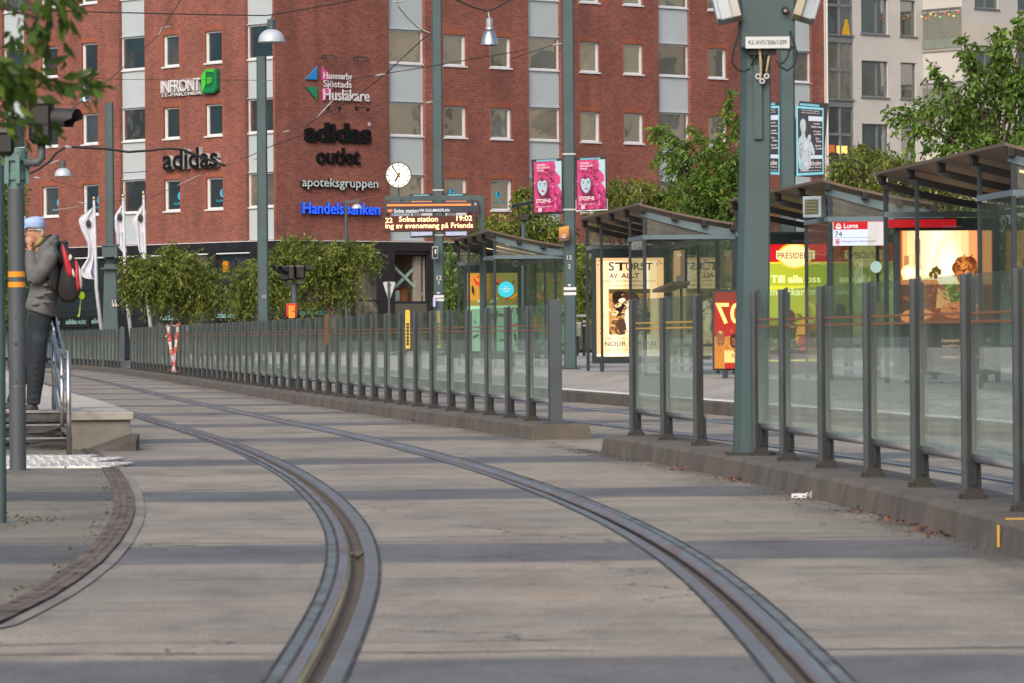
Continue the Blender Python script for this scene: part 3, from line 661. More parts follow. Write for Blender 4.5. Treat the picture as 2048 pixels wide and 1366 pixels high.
# ---------------------------------------------------------------- pale apartment buildings on the right
E0 = WR.p(XR1 + .02, .0, 0)
WW = Wall(E0 - WR.n * .25, DR)
apt = thing('apartment_building', WW.o, 'pale rendered apartment building with glazed grey bay beside the brick building', 'building')
xs = lambda px: WW.px(px, 120)[0]
zs = lambda py: WW.px(1750, py)[1]
r0 = [(zs(-58), zs(66)), (zs(122), zs(194)), (zs(248), zs(320)), (zs(374), zs(446)), (zs(500), zs(572))]
c1, c2, c3, c4 = xs(1723), xs(1776), xs(1801), xs(1832)
r0[0] = (r0[1][0] + (r0[1][0] - r0[2][0]), r0[1][1] + (r0[1][1] - r0[2][1])); r0.insert(0, (2 * r0[0][0] - r0[1][0], 2 * r0[0][1] - r0[1][1]))
XE = xs(1975)
holes = [(a, c, z1, z0, .22) for a, c in ((c1, c2), (c3, c4)) for z0, z1 in r0] + [(xs(1655), xs(1706), .4, 27, .25)]
b = MB(); WW.sheet(b, 0, XE, 0, 28, holes, .22); b.build('wall', M['render'], apt, fixn=False)
def win2(w, x0, x1, z0, z1, par, splits=(.62,), pane='pane', frame='gframe', d=.16):
    b = MB(); f = .07
    w.box(b, x0, x0 + f, d - .06, d + .04, z0, z1); w.box(b, x1 - f, x1, d - .06, d + .04, z0, z1); w.box(b, x0 + f, x1 - f, d - .06, d + .04, z1 - f, z1); w.box(b, x0 + f, x1 - f, d - .06, d + .04, z0, z0 + f)
    for s in splits: x = x0 + (x1 - x0) * s; w.box(b, x - .06, x + .06, d - .05, d + .04, z0 + f, z1 - f)
    w.box(b, x0 - .08, x1 + .08, -.07, d - .06, z0 - .08, z0 - .005)
    o = b.build('window', M[frame], par); q = MB(); w.box(q, x0 + f, x1 - f, d, d + .02, z0 + f, z1 - f); q.build('pane', M[pane], o); return o
for i, (z1, z0) in enumerate(r0):
    win2(WW, c1, c2, z0, z1, apt, pane='pane_t' if i % 2 else 'pane'); win2(WW, c3, c4, z0, z1, apt, splits=(), pane='pane')
x0, x1 = xs(1655), xs(1706)
for i in range(8):
    zt = zs(89) + (3 - i) * (zs(89) - zs(217)); zb = zt - (zs(104) - zs(217)) if i else zt - (zs(104) - zs(217))
    zt2 = zb + (zs(104) - zs(217)); b = MB(); f = .07
    if zb < .5: continue
    WW.box(b, x0, x0 + f, .02, .14, zb, zt2); WW.box(b, x1 - f, x1, .02, .14, zb, zt2); xm = x0 + (x1 - x0) * .5; WW.box(b, xm - .05, xm + .05, .02, .14, zb, zt2)
    zm = zb + (zt2 - zb) * .52; WW.box(b, x0 + f, xm - .05, .03, .13, zm - .07, zm + .07); WW.box(b, xm + .05, x1 - f, .03, .13, zm - .07, zm + .07)
    WW.box(b, x0, x1, .0, .16, zt2, zt2 + .36); WW.box(b, x0, x1 + .06, -.06, .0, zb - .06, zb + .03)
    o = b.build('glazed_bay', M['gframe'], apt); q = MB(); WW.box(q, x0 + f, x1 - f, .09, .11, zb, zt2); q.build('pane', M['pane' if i % 3 else 'pane_b'], o)
b = MB(); WW.box(b, -.02, xs(1655) - .005, -.03, .1, .2, 28); b.build('corner_strip', M['white'], apt)
q = WW.px(1694, 62); b = MB(); b.prism([(-.2, -.55), (.22, -.5), (.27, -.1), (.16, .35), (.08, .62), (-.05, .62), (-.1, .3), (-.28, -.1)], WW.p(q[0], .06, q[1]), WW.ex, EZ, WW.n, -.03, .02)
tag(b.build('hanging_garment', plain((.55, .32, .02), .8)), 'yellow garment hanging inside the upper glazed bay of the pale building', 'garment')
for x, y, ww in ((1686, 300, .75), (1664, 298, .5)):
    q = WW.px(x, y); b = MB(); b.prism([(-ww / 2, -.14), (-.1, -.24), (.05, -.12), (ww / 2, -.2), (ww / 2, .22), (-ww / 2, .22)], WW.p(q[0], .065, q[1]), WW.ex, EZ, WW.n, -.02, .02)
    tag(b.build('lit_lampshade', lit('#ffc46a' if x > 1670 else '#d0702a', 1.1 if x > 1670 else .5)), 'bright yellow lamp glowing in the glazed bay just above the trees' if x > 1670 else 'dim orange lamp at the left of the glazed bay above the trees', 'lamp')
# second pale block, standing forward
_u = P(1925, 120, 1.0); YC = (WR.n.dot(WW.o) - 2.85) / (WR.n.x * _u.x + WR.n.y); C2 = P(1925, 120, YC); C2.z = 0
WB = Wall(C2, DR)
ap2 = thing('apartment_building', C2, 'cream rendered apartment block with small windows at the right edge behind the tree', 'building')
xb = lambda px: WB.px(px, 100)[0]; zb_ = lambda py: WB.px(1975, py)[1]
pitch = zs(122) - zs(248); rr = [(zb_(82), zb_(142))]; rr = [(rr[0][0] + k * pitch, rr[0][1] + k * pitch) for k in (2, 1, 0, -1, -2, -3)]
w1, w2 = (xb(1950), xb(1997)), (xb(2036), xb(2083))
holes = [(a, c, z0, z1, .2) for a, c in (w1, w2) for z1, z0 in rr]
print('YC', YC, rr)
b = MB(); WB.sheet(b, 0, 22, 0, 28, holes, .2); b.poly([WB.p(0, 0, 0), WB.p(0, 2.9, 0), WB.p(0, 2.9, 28), WB.p(0, 0, 28)]); b.build('wall', M['render'], ap2, fixn=False)
for a, c in (w1, w2):
    for z1, z0 in rr: win2(WB, a, c, z0, z1, ap2, splits=(.5,), pane='pane_t', frame='gframe')
b = MB(); zc = zb_(60)
for k in range(-1, 3): WB.box(b, 0.004, 22, -.004, .003, zc + k * pitch - .85, zc + k * pitch + .35)
b.build('render_band', M['render2'], ap2)
# balconies in the notch between the two
dn = V(.657, -.754, 0)
def balcony(ytop, label, furn=False):
    A = P(1830, ytop + 22, YC + 2.5); B_ = A + dn * 3.35; zr = A.z; t = thing('balcony', A, label, 'balcony', 'balconies of the pale building')
    dz = 2.05; rt = V(.754, .657, 0)
    b = MB(); b.box((A + B_) / 2 + rt * 1.2 + V(0, 0, -dz - .12), (2.4, 3.35, .22), ax=(rt, dn, EZ)); b.build('slab', mat('balcony_slab', (.30, .29, .27), .8), t)
    b = MB(); b.box((A + B_) / 2 + V(0, 0, -dz + .18), (.05, 3.35, .5), ax=(rt, dn, EZ)); b.box(A + rt * .9 + V(0, 0, -dz + .18), (1.8, .05, .5), ax=(rt, dn, EZ)); b.build('green_band', mat('grey_green_band', (.19, .22, .19), .6), t)
    b = MB(); b.bar(A + V(0, 0, 0), B_, .06, .06); b.bar(A + V(0, 0, -.22), B_ + V(0, 0, -.22), .04, .04)
    for k in range(5): q = A.lerp(B_, k / 4); b.bar(q, q + V(0, 0, -dz + .4), .05, .05)
    b.build('railing', M['gframe'], t)
    b = MB(); b.box((A + B_) / 2 + V(0, 0, -.95) + rt * .03, (.02, 3.3, 1.3), ax=(rt, dn, EZ)); b.build('glass', M['frost'], t)
    if furn:
        b = MB(); c = A + dn * 1.9 + rt * .5 + V(0, 0, -dz)
        for k in (-.7, .0, .7):
            q = c + dn * k
            for s in (1, -1): b.bar(q + dn * .28 * s, q - dn * .28 * s + V(0, 0, 1.05), .05, .05)
        b.box(c + V(0, 0, 1.08), (.7, 1.2, .05), ax=(rt, dn, EZ))
        tag(b.build('folding_table', M['white']), 'white folding table with crossed legs on the upper balcony', 'table')
        sl_ = thing('string_lights', A, 'coloured string lights hung along the upper balcony rail', 'lights')
        cols = ['#ffb040', '#e8e060', '#ff5030', '#ffd060', '#ff9040', '#60e090', '#ff3040']
        b = MB(); b.tube([A.lerp(B_, k / 12) + V(0, 0, -.12 - .12 * (k % 2)) - rt * .04 for k in range(13)], .012, 5); b.build('wire', M['black'], sl_)
        for k in range(10):
            b = MB(); b.ell(A.lerp(B_, .06 + k * .1) + V(0, 0, -.25 - .1 * (k % 3)) - rt * .05, (.045, .045, .06), n=8, m=6); b.build('bulb', lit(cols[k % 7], 1.0), sl_)
balcony(0, 'upper balcony with glass railing, string lights and a folding table', True)
balcony(147, 'lower balcony with glass railing half hidden by the right-hand tree')
b = MB()
for px, y0, y1 in ((1881, 96, 250), (1889, 96, 250)): b.tube([WW.p(xs(px), -.08, zs(y0)), WW.p(xs(px), -.08, zs(y1))], .05, 6)
tag(b.build('drainpipes', M['gframe']), 'pair of thin grey drainpipes below the upper balcony', 'drainpipe')
# buildings out of the frame whose fronts show in the window panes
def block(name, c, sx, sy, h, ang, m, label):
    t = thing(name, c, label, 'building'); e = V(math.cos(ang), math.sin(ang), 0); f = V(-e.y, e.x, 0)
    b = MB(); b.box(Vector(c) + V(0, 0, h / 2), (sx, sy, h), ax=(e, f, EZ)); b.build('wall', m, t)
    b = MB()
    for s in (-1, 1):
        for i in range(int(sx / 4)):
            for j in range(int(h / 3.3)): b.box(Vector(c) + e * (-sx / 2 + 2 + i * 4) + f * s * (sy / 2 + .02) + V(0, 0, 2 + j * 3.3), (1.5, .1, 1.7), ax=(e, f, EZ))
    for s in (-1, 1):
        for i in range(int(sy / 4)):
            for j in range(int(h / 3.3)): b.box(Vector(c) + f * (-sy / 2 + 2 + i * 4) + e * s * (sx / 2 + .02) + V(0, 0, 2 + j * 3.3), (.1, 1.5, 1.7), ax=(e, f, EZ))
    w_ = b.build('windows', M['pane'], t); w_['kind'] = 'stuff'
    b = MB(); b.box(Vector(c) + V(0, 0, h + .2), (sx + .8, sy + .8, .4), ax=(e, f, EZ)); b.build('roof', M['gframe'], t); return t
block('beige_building', V(78, 195, 0), 50, 16, 26, rad(98), mat('beige_render', (.50, .43, .31), .9, 0, .12, .2, .1), 'beige apartment building across the street to the right')
block('grey_building', V(-92, 205, 0), 60, 16, 22, rad(84), mat('teal_grey_render', (.19, .27, .29), .9, 0, .2, .2, .1), 'dark grey office building beyond the tram line to the left')
# ---------------------------------------------------------------- glass fences
def post_mesh():
    b = MB()   # local: x across the fence (away from the track), y along it, z from the kerb top
    b.loft([[V(-.030, -.024, 0), V(.055, -.024, 0), V(.055, .024, 0), V(-.030, .024, 0)], [V(-.030, -.024, .2), V(.05, -.024, .2), V(.05, .024, .2), V(-.030, .024, .2)],
            [V(-.030, -.022, .26), V(.016, -.022, .26), V(.016, .022, .26), V(-.030, .022, .26)], [V(-.026, -.022, 1.145), V(.016, -.022, 1.165), V(.016, .022, 1.165), V(-.026, .022, 1.145)]], 1)
    b.box((-.032, 0, .575), (.024, .052, 1.15)); return b
def foot_mesh():
    b = MB(); b.box((.012, 0, .006), (.135, .12, .012))
    for s in (-1, 1):
        for k in (-1, 1): b.lathe([(.001, .026), (.009, .026), (.009, .012)], (.012 + s * .055, k * .047, 0), 6)
    b.box((.012, 0, .03), (.10, .055, .04)); return b
def raw(b, name, mats, bevel=0):
    o = b.build(name, mats, bevel=bevel); me = o.data; COL.objects.unlink(o); return o
_pm = post_mesh(); _pm.box((.019, 0, .60), (.020, .075, 1.06), 1); PO = raw(_pm, 'post', [M['fence'], M['fence_dark']], .003); FO = raw(foot_mesh(), 'base_plate', M['fence_foot'])
def fence(stations, label, yellow=(), thick=None, d=3.185):
    b0 = pos(stations[0], d, .15); t = thing('glass_fence', b0, label, 'fence', 'glass fences between the two tram tracks')
    def place(src, Y, par, z=.15, parent_is_root=True):
        o = src.copy(); COL.objects.link(o); o.parent = t; n = nor(Y); o.location = pos(Y, d, z) - b0
        o.rotation_euler = (0, 0, math.atan2(n.y, n.x)); OFF[o.name] = b0; return o
    for i, Y in enumerate(stations):
        if i == thick:
            e = (nor(Y), tan(Y), EZ); b = MB(); b.box(pos(Y, d + .02, .15 + .60), (.115, .16, 1.20), ax=e); b.box(pos(Y, d + .02, .156), (.2, .24, .012), ax=e)
            b.build('end_post', M['fence'], t, bevel=.006); continue
        p_ = place(PO, Y, t)
        f = FO.copy(); COL.objects.link(f); f.parent = t; f.location = p_.location; f.rotation_euler = p_.rotation_euler; OFF[f.name] = b0
    for i, (a, c) in enumerate(zip(stations, stations[1:])):
        if abs(c - a) > 2.4: continue
        a_, c_ = min(a, c) + .035, max(a, c) - .035
        pa, pc = pos(a_, d + .004, 0), pos(c_, d + .004, 0); u = (pc - pa).normalized(); n = V(u.y, -u.x, 0)
        b = MB(); mid = (pa + pc) / 2; L = (pc - pa).length; tilt = random.gauss(0, .009)
        e = ((n + u * tilt).normalized(), (u - n * tilt).normalized(), EZ)
        b.box(mid + V(0, 0, .15 + .69), (.012, L - .01, .92), 0, e)
        for z in (.905, .95): b.box(mid - n * .0075 + V(0, 0, .15 + z), (.002, L - .03, .012), 1, e)
        g = b.build('glass_panel', [M['fglass'], M['ystripe'] if i in yellow else M['fstripe']], t, bevel=0)
        b = MB(); b.tube([pos(a_, d + .035, .15 + .215), pos(c_, d + .035, .15 + .212)], .032, 10); b.build('rail_tube', M['tube'], t, smooth=True)
    return t
f1 = [35.6, 33.9, 32.2, 29.42, 28.2, 26.6, 24.85, 23.2, 21.55, 20.0, 18.45, 16.9]
fence(f1, 'near glass fence on the kerb at the right, in front of the large teal mast', yellow=(0, 1))
f2 = [40.6, 42.15]
while f2[-1] < 117.5: f2.append(f2[-1] + 1.53)
FN2 = fence(f2, 'long middle glass fence curving away from the kerb end by the platform gap', thick=0)
f3 = [121.2]
while f3[-1] < 178: f3.append(f3[-1] + 1.6)
fence(f3, 'farthest glass fence at the left behind the man and the handrail', thick=0, d=3.05)
for x, y0, y1, m_, nm, lab in ((653, 629, 690, plain((.12, .055, .025), .8), 'wooden_strip', 'brown wooden strip fixed to a post of the middle fence'), (815.5, 620, 697, plain((.62, .42, .05), .6), 'yellow_strip', 'long yellow sticker with dark print on the middle fence glass'), (357, 672, 706, plain((.09, .055, .04), .8), 'wooden_strip', 'dark wooden strip on the middle fence by the barrier tape')):
    Yq = min(f2, key=lambda Y: abs((pos(Y, 3.15).x / Y * F + CX) - x)); q0, q1 = P(x, y1, Yq - .1), P(x, y0, Yq - .1)
    b = MB(); b.box((q0 + q1) / 2 + V(0, -.02, 0), (.055, .02, (q1 - q0).length)); 
    if nm == 'yellow_strip':
        b.m = [0] * len(b.f)
        for k in range(7): b.box(q0.lerp(q1, .12 + k * .085) + V(0, -.032, 0), (.03, .004, .03), 1)
    tag(b.build(nm, [m_, M['black']]), lab, 'strip')
# barrier tape knotted on the middle fence
Yt = min(f2, key=lambda Y: abs((pos(Y, 3.15).x / Y * F + CX) - 345))
tp = thing('barrier_tape', P(345, 745, Yt - .25), 'red and white barrier tape tied and hanging on the middle fence', 'tape')
def ribbon(pts, w, name, nseg=14):
    pts = [P(x, y, Yt - .25 - .03 * dd) for x, y, dd in pts]; b = MB(); Q = []
    for i in range(nseg + 1):
        f = i / nseg * (len(pts) - 1); j = min(int(f), len(pts) - 2); q = pts[j].lerp(pts[j + 1], f - j); a = math.sin(i * .9) * .9
        wv = V(math.cos(a), math.sin(a) * .6, .25 * math.sin(i * 1.7)) * w / 2; Q.append((q - wv, q + wv))
    for i in range(nseg): b.poly([Q[i][0], Q[i][1], Q[i + 1][1], Q[i + 1][0]], (i // 2) % 2)
    b.build(name, [plain((.55, .47, .49), .5), plain((.46, .09, .075), .5)], tp, fixn=False)
ribbon([(336, 650, 0), (340, 690, 1), (346, 720, 2), (348, 742, 1)], .085, 'ribbon'); ribbon([(356, 648, 0), (352, 685, 2), (349, 715, 1), (346, 744, 0)], .075, 'ribbon')
ribbon([(333, 652, 0), (342, 648, 2), (350, 653, 1), (359, 647, 0)], .07, 'ribbon', 8); ribbon([(333, 744, 0), (342, 738, 2), (350, 744, 1), (357, 741, 0)], .08, 'ribbon', 9); ribbon([(338, 655, 1), (336, 668, 2), (331, 674, 2)], .05, 'ribbon', 5)
# ---------------------------------------------------------------- masts, poles, lamps
def mast(name, x0, x1, ytop, Y, label, zb=0.0, taper=.92, group=None, mat_='pole', ch=.12):
    c = P((x0 + x1) / 2, 600, Y); w = (x1 - x0) / F * Y; top = P((x0 + x1) / 2, ytop, Y).z
    t = thing(name, (c.x, Y, zb), label, 'mast', group); b = MB(); k = ch
    def ring(z, s): h = w / 2 * s; q = h * (1 - 2 * k); return [V(c.x + x, Y + y, z) for x, y in ((-h, -q), (-q, -h), (q, -h), (h, -q), (h, q), (q, h), (-q, h), (-h, q))]
    b.loft([ring(zb, 1.04), ring((zb + top) / 2, 1.0), ring(top, taper)]); b.build('shaft', M[mat_], t)
    b = MB(); b.box((c.x, Y, zb + .01), (w * 1.6, w * 1.6, .02)); b.build('base_plate', M['fence_foot'], t)
    return t, c, w
MG = 'teal overhead line masts'
t1, c1_, w1_ = mast('line_mast', 516, 537, 113, 75, 'teal mast ending short under the hanging white dome lamp', .15, group=MG)
t2, c2_, w2_ = mast('line_mast', 868, 888, -60, 95, 'tall teal mast behind the departure display, numbered 12 over 1', .37, 1, group=MG)
t3, c3_, w3_ = mast('line_mast', 1128, 1152, -80, 80, 'tall teal mast carrying the two pink posters, numbered 12 over 2', .37, .97, group=MG)
t5, c5_, w5_ = mast('line_mast', 1562, 1592, -120, 75, 'teal mast with black and blue concert posters behind the big near mast', .37, 1, group=MG)
t6, c6_, w6_ = mast('line_mast', 213, 230, 205, 131, 'thin teal mast behind the flags with a thick boxed foot', .15, group=MG)
b = MB(); q = P(221, 600, 130.7); b.loft([[V(q.x + sx * w, 130.7 + sy * .17, z) for sx, sy in ((-1, -1), (1, -1), (1, 1), (-1, 1))] for z, w in ((.15, .27), (2.2, .20), (3.3, .17))])
b.box((q.x, 130.7, P(221, 503, 130.7).z), (.46, .42, .34)); b.box((q.x, 130.7, P(221, 503, 130.7).z + .19), (.54, .5, .05)); b.box((q.x, 130.6, P(221, 537, 130.7).z), (.52, .46, .05)); b.build('foot_box', M['pole'], t6)
def small_text(par, s, px, py, Y, h, m, w=None, nm='number'):
    b = MB(); q = P(px, py, Y); put_text(b, s, q, EX, EZ, w, h, 0, .01); b.build(nm, m, par, fixn=False)
cream = plain((.62, .6, .5), .6)
small_text(t2, '12', 873.5, 560, 95 - w2_ / 2 - .01, .10, cream); small_text(t2, '1', 877, 569, 95 - w2_ / 2 - .01, .09, cream)
small_text(t3, '12', 1134, 519, 80 - w3_ / 2 - .01, .08, cream); small_text(t3, '2', 1136, 537, 80 - w3_ / 2 - .01, .08, cream)
small_text(t6, '11', 224, 607, 130.45, .12, cream); small_text(t6, '44', 223.5, 614, 130.45, .12, cream); small_text(t1, '11', 525, 596, 75 - w1_ / 2 - .01, .06, cream)
for t_, c_, w_, Y, ys, zz in ((t2, c2_, w2_, 95, (599.5, 606.5), 0), (t3, c3_, w3_, 80, (586, 596), 0)):
    b = MB()
    for y in ys: q = P(0, y, Y); b.box((c_.x, Y, q.z), (w_ * 1.03, w_ * 1.03, .055))
    q = P(0, ys[0] - 7, Y); b.ell((c_.x - .01, Y - w_ / 2 - .005, q.z), (.03, .008, .02), n=10, m=6)
    b.build('white_bands', plain((.62, .63, .65), .5), t_)
    b = MB(); 
    for y in ((387, 477) if t_ is t2 else (317, 428)): q = P(0, y, Y); b.box((c_.x, Y, q.z), (w_ * 1.08, w_ * 1.08, .03))
    b.build_each('clamp_band', M['alu'], t_)
b = MB(); q = P(868.5, 604, 94.8); b.box(q, (.055, .05, .21)); tag(b.build('notice', plain((.42, .44, .72), .6)), 'pale violet notice taped to the foot of the mast numbered 12 1', 'notice')
b = MB(); q = P(870, 505, 94.7); b.box(q, (.13, .06, .27)); b.box(q + V(0, -.035, 0), (.10, .012, .23), 1); b.box(q + V(.01, -.044, .02), (.03, .006, .10), 2)
tag(b.build('small_sign', [M['alu'], M['black'], M['white']]), 'small black sign in a light frame on the mast left of the first shelter', 'sign')
# the large near mast with its cabinet, lamps and cables
Yn = 30.0; cn = P(1512, 600, Yn); wn = .236
t4 = thing('line_mast', (cn.x - .06, Yn, .15), 'large near teal mast with a box, cables and tilted floodlights on top', 'mast', MG)
def ring4(z, w, dx):
    w *= .86; return [V(P(1514, 600, Yn).x + dx + a * w / 2, Yn + b_ * w / 2, z) for a, b_ in ((-1, -.55), (-.66, -1), (.9, -1), (1, -.9), (1, 1), (-1, 1))]
zc = P(1512, 97, Yn).z
b = MB(); b.loft([ring4(.15, .275, -.055), ring4(1.2, .262, -.03), ring4(2.6, .238, .0), ring4(zc + .9, .225, .005)]); b.build('shaft', M['pole'], t4)
b = MB(); b.box((P(1514, 600, Yn).x - .055, Yn, .158), (.34, .34, .016)); b.build('base_plate', M['fence_foot'], t4)
b = MB(); q = P(1516, 205, Yn - .125); b.box(q, (.062, .012, .52)); b.build('access_cover', M['pole'], t4, bevel=.005)
qa, qb = P(1480, 96, Yn - .18), P(1592, -60, Yn - .18)
b = MB(); cc = (qa + qb) / 2; b.box((cc.x + .0, Yn - .02, cc.z), (abs(qb.x - qa.x) - .02, .34, abs(qb.z - qa.z))); cab = b.build('cabinet', M['pole'], t4, bevel=.01)
b = MB(); q0, q1 = P(1491, 97, Yn - .2), P(1579, 73, Yn - .2); b.box(((q0.x + q1.x) / 2, Yn - .2, (q0.z + q1.z) / 2), (q1.x - q0.x, .012, q1.z - q0.z)); pl_ = b.build('name_plate', plain((.52, .55, .58), .5), t4)
b = MB(); put_text(b, 'KS AVS1206/1209', P(1497, 89, Yn - .209), EX, EZ, P(1573, 89, Yn).x - P(1497, 89, Yn).x, .03, 0, .01); b.build('plate_text', M['shop_frame'], t4, fixn=False)
b = MB(); b.lathe([(.001, .05), (.022, .05), (.026, .0)], P(1570, 20, Yn - .2), 14, ax=(EX, EZ, V(0, -1, 0))); b.ell(P(1571, 22, Yn - .25), (.012, .006, .012), 1, n=8, m=6); b.build('lens_button', [M['black'], plain((.35, .2, .2), .4)], t4)
b = MB()
for pts in ([(1480, 40), (1476, 70), (1467, 100), (1464, 125), (1475, 140), (1490, 143), (1500, 137)], [(1580, 62), (1588, 85), (1594, 110), (1588, 130), (1575, 141), (1562, 135), (1553, 122)], [(1578, 100), (1576, 112), (1568, 124), (1556, 130)]):
    b.tube([P(x, y, Yn - .2) for x, y in pts], .0085, 6)
for x0, x1, y1 in ((1509, 1503, 132), (1530, 1527, 148), (1540, 1533, 146)): b.tube([P(x0, 97, Yn - .14), P(x0, 115, Yn - .15), P(x1, y1, Yn - .14)], .008, 6)
b.build_each('cable', M['black'], t4, smooth=True)
b = MB(); b.tube([P(1519, 97, Yn - .16), P(1521, 120, Yn - .17), P(1522, 150, Yn - .15)], .009, 6); b.tube([P(1538, 112, Yn - .16), P(1536, 125, Yn - .17), P(1533, 143, Yn - .16)], .008, 6)
b.box(P(1525, 103, Yn - .13), (.19, .05, .05), 1); b.build('tan_cable', [plain((.40, .32, .18), .6), M['black']], t4, smooth=False)
b = MB()
for x, y in ((1516, 153), (1533, 152), (1524, 162)): b.lathe([(.010, -.012), (.021, -.012), (.021, .012), (.010, .012), (.010, -.012)], P(x, y, Yn - .15), 14, ax=(EX, EZ, V(0, -1, 0)))
b.build_each('insulator', plain((.42, .42, .43), .4), t4)
def flood(pts, w, label, face):
    t = thing('floodlight', P(*pts[1], Yn - .15), label, 'floodlight', 'floodlights on the near mast'); a, c = P(*pts[0], Yn - .1), P(*pts[1], Yn - .22)
    d = (c - a).normalized(); x = V(d.z, 0, -d.x).normalized(); y = d.cross(x)
    b = MB(); b.box((a + c) / 2, (w, .10, (c - a).length), ax=(x, y, d)); b.box((a + c) / 2 + x * face * w * .55, (w * .25, .12, (c - a).length * .97), ax=(x, y, d)); b.build('housing', plain((.27, .31, .34), .4), t, bevel=.008)
    b = MB(); b.box((a + c) / 2 - x * face * w * .45 + V(0, -.03, 0), (w * .5, .10, (c - a).length * 1.01), ax=(x, y, d)); b.build('lens', plain((.34, .31, .20) if face < 0 else (.25, .24, .22), .35), t, bevel=.006)
    b = MB(); e = V(P(1490 if face > 0 else 1585, 20, Yn).x, Yn, a.z - .05); b.tube([a.lerp(c, .55) + x * face * .03, e], .016, 6); b.ell(a.lerp(c, .6), (.03, .03, .03), n=8, m=6); b.build('bracket', M['black'], t)
flood([(1437, -45), (1459, 42)], .125, 'pale floodlight tilted to the left of the near mast top', 1)
flood([(1631, -45), (1606, 40)], .115, 'pale yellowish floodlight tilted to the right of the near mast top', -1)
# hanging and standing lamps
def dome(px, py, w_px, Y, label, name='street_lamp', neck=(8, 14), clear=False):
    s = Y / F; q = P(px, py, Y); r = w_px / 2 * s; t = thing(name, q, label, 'lamp')
    if not clear:
        b = MB(); b.lathe([(r * math.cos(a), r * .92 * math.sin(a)) for a in [i * PI / 2 / 10 for i in range(10)]] + [(r * .28, r * .93), (.001, r * .94)], q, 28); b.lathe([(r, 0), (r * 1.03, -.02), (r * .98, -.03), (r * .9, .0)], q, 28); b.build('lamp_shade', M['lamp'], t, smooth=True)
        b = MB(); b.lathe([(r * .95, .005), (.001, .02)], q, 24); b.build('diffuser', plain((.5, .5, .5), .4), t)
    else:
        b = MB(); b.lathe([(r, 0), (r * .93, r * .5), (r * .7, r * 1.2), (r * .42, r * 1.7), (r * .3, r * 1.75)], q, 24); b.lathe([(r, 0), (r * 1.05, -.02), (r * .9, -.03)], q, 24); b.build('lamp_shade', mat('silver_reflector', (.5, .53, .56), .18, .9, .1, 4, 0), t, smooth=True)
    z0 = r * (.93 if not clear else 1.72); b = MB(); a, h = neck[0] * s / 2, neck[1] * s; b.lathe([(a * 1.15, z0), (a, z0 + h * .15), (a, z0 + h * .9), (a * .75, z0 + h), (.001, z0 + h)], q, 14); b.build('neck', M['pole'] if not clear else M['alu'], t)
    return t, q, z0 + h
l1, q1_, h1_ = dome(543, 82, 53, 74.5, 'white dome lamp hanging from the span wire over the teal mast', neck=(17, 19))
l2, q2_, h2_ = dome(979, 88, 34, 80, 'silver bell lamp hanging from the wire over the brick wall', neck=(14, 22), clear=True)
l3, q3_, h3_ = dome(126, 351, 34, 120, 'small white dome lamp hanging in front of the bricks at the left', neck=(11, 13))
l5, q5_, h5_ = dome(170, 202, 22, 128, 'small silver lamp hanging by the upper left windows', neck=(9, 14), clear=True)
b = MB(); b.tube([q1_ + V(0, 0, h1_), P(545, 30, 74.5)], .012, 5); b.build('hanger', M['black'], l1)
b = MB(); b.tube([q2_ + V(0, 0, h2_), P(976, 22, 80)], .012, 5); b.build('hanger', M['alu'], l2)
b = MB(); b.tube([q3_ + V(0, 0, h3_), P(126, 322, 120)], .012, 5); b.build('hanger', M['black'], l3)
b = MB(); b.tube([q5_ + V(0, 0, h5_), P(169, 170, 128)], .012, 5); b.tube([P(163, 152, 128), P(164, 166, 128), P(170, 170, 128), P(177, 166, 128), P(178, 152, 128)], .022, 5); b.build('hanger', M['alu'], l5)
l4 = thing('street_lamp', V(P(692, 600, 160).x, 160, 0), 'street lamp on a thin post with bracket arm before the blue bank sign', 'lamp')
b = MB(); b.tube([V(P(692, 600, 160).x, 160, 0), P(692.5, 405, 160)], .06, 8); b.bar(P(690, 404, 160), P(719, 401, 160), .09, .11); b.build('post', M['pole_d'], l4)
q = P(714, 417, 160); r = 10.5 * 160 / F; b = MB(); b.lathe([(r * math.cos(a), r * .85 * math.sin(a)) for a in [i * PI / 2 / 8 for i in range(8)]] + [(.05, r * .87)], q, 20); b.build('lamp_shade', M['lamp'], l4, smooth=True)
# flags
def flag(px, ytop, Y, pts, label):
    q = P(px, 600, Y); t = thing('flagpole', V(q.x, Y, 0), label, 'flagpole', 'white flagpoles before the shop front'); top = P(px - 5, ytop, Y)
    b = MB(); b.tube([V(q.x + .35, Y, 0), V(q.x, Y, 3), top], [.085, .075, .05], 10); b.build('pole', mat('white_pole', (.45, .46, .48), .5, dirt=(.3, .3, .3)), t, smooth=True)
    b = MB(); b.ell(top + V(0, 0, .06), (.07, .07, .10), n=10, m=6); b.build('finial', mat('brass', (.4, .32, .16), .3, .9), t)
    b = MB(); n = len(pts); Q = []
    for i in range(25):
        f = i / 24 * (n - 1); j = min(int(f), n - 2); r_ = f - j
        xl = pts[j][0] * (1 - r_) + pts[j + 1][0] * r_; xr = pts[j][1] * (1 - r_) + pts[j + 1][1] * r_; y = pts[j][2] * (1 - r_) + pts[j + 1][2] * r_
        Q.append([P(xl + (xr - xl) * u / 6, y, Y + .05 * math.sin(u * 1.6 + i * .25)) for u in range(7)])
    for i in range(24):
        for u in range(6): b.poly([Q[i][u], Q[i][u + 1], Q[i + 1][u + 1], Q[i + 1][u]], 1 if u in (3, 4) and (i + u) % 30 > 14 and u == 4 else 0)
    k = 5
    c = (Q[k][3] + Q[k][4]) / 2 + V(0, -.09, 0); b.ell(c, (.10, .01, .16), 2, n=10, m=6)
    b.build('flag', [mat('flag_cloth', (.50, .52, .60), .8, 0, .1, 3, 0), plain((.10, .12, .25), .8), M['black']], t, smooth=True, fixn=False)
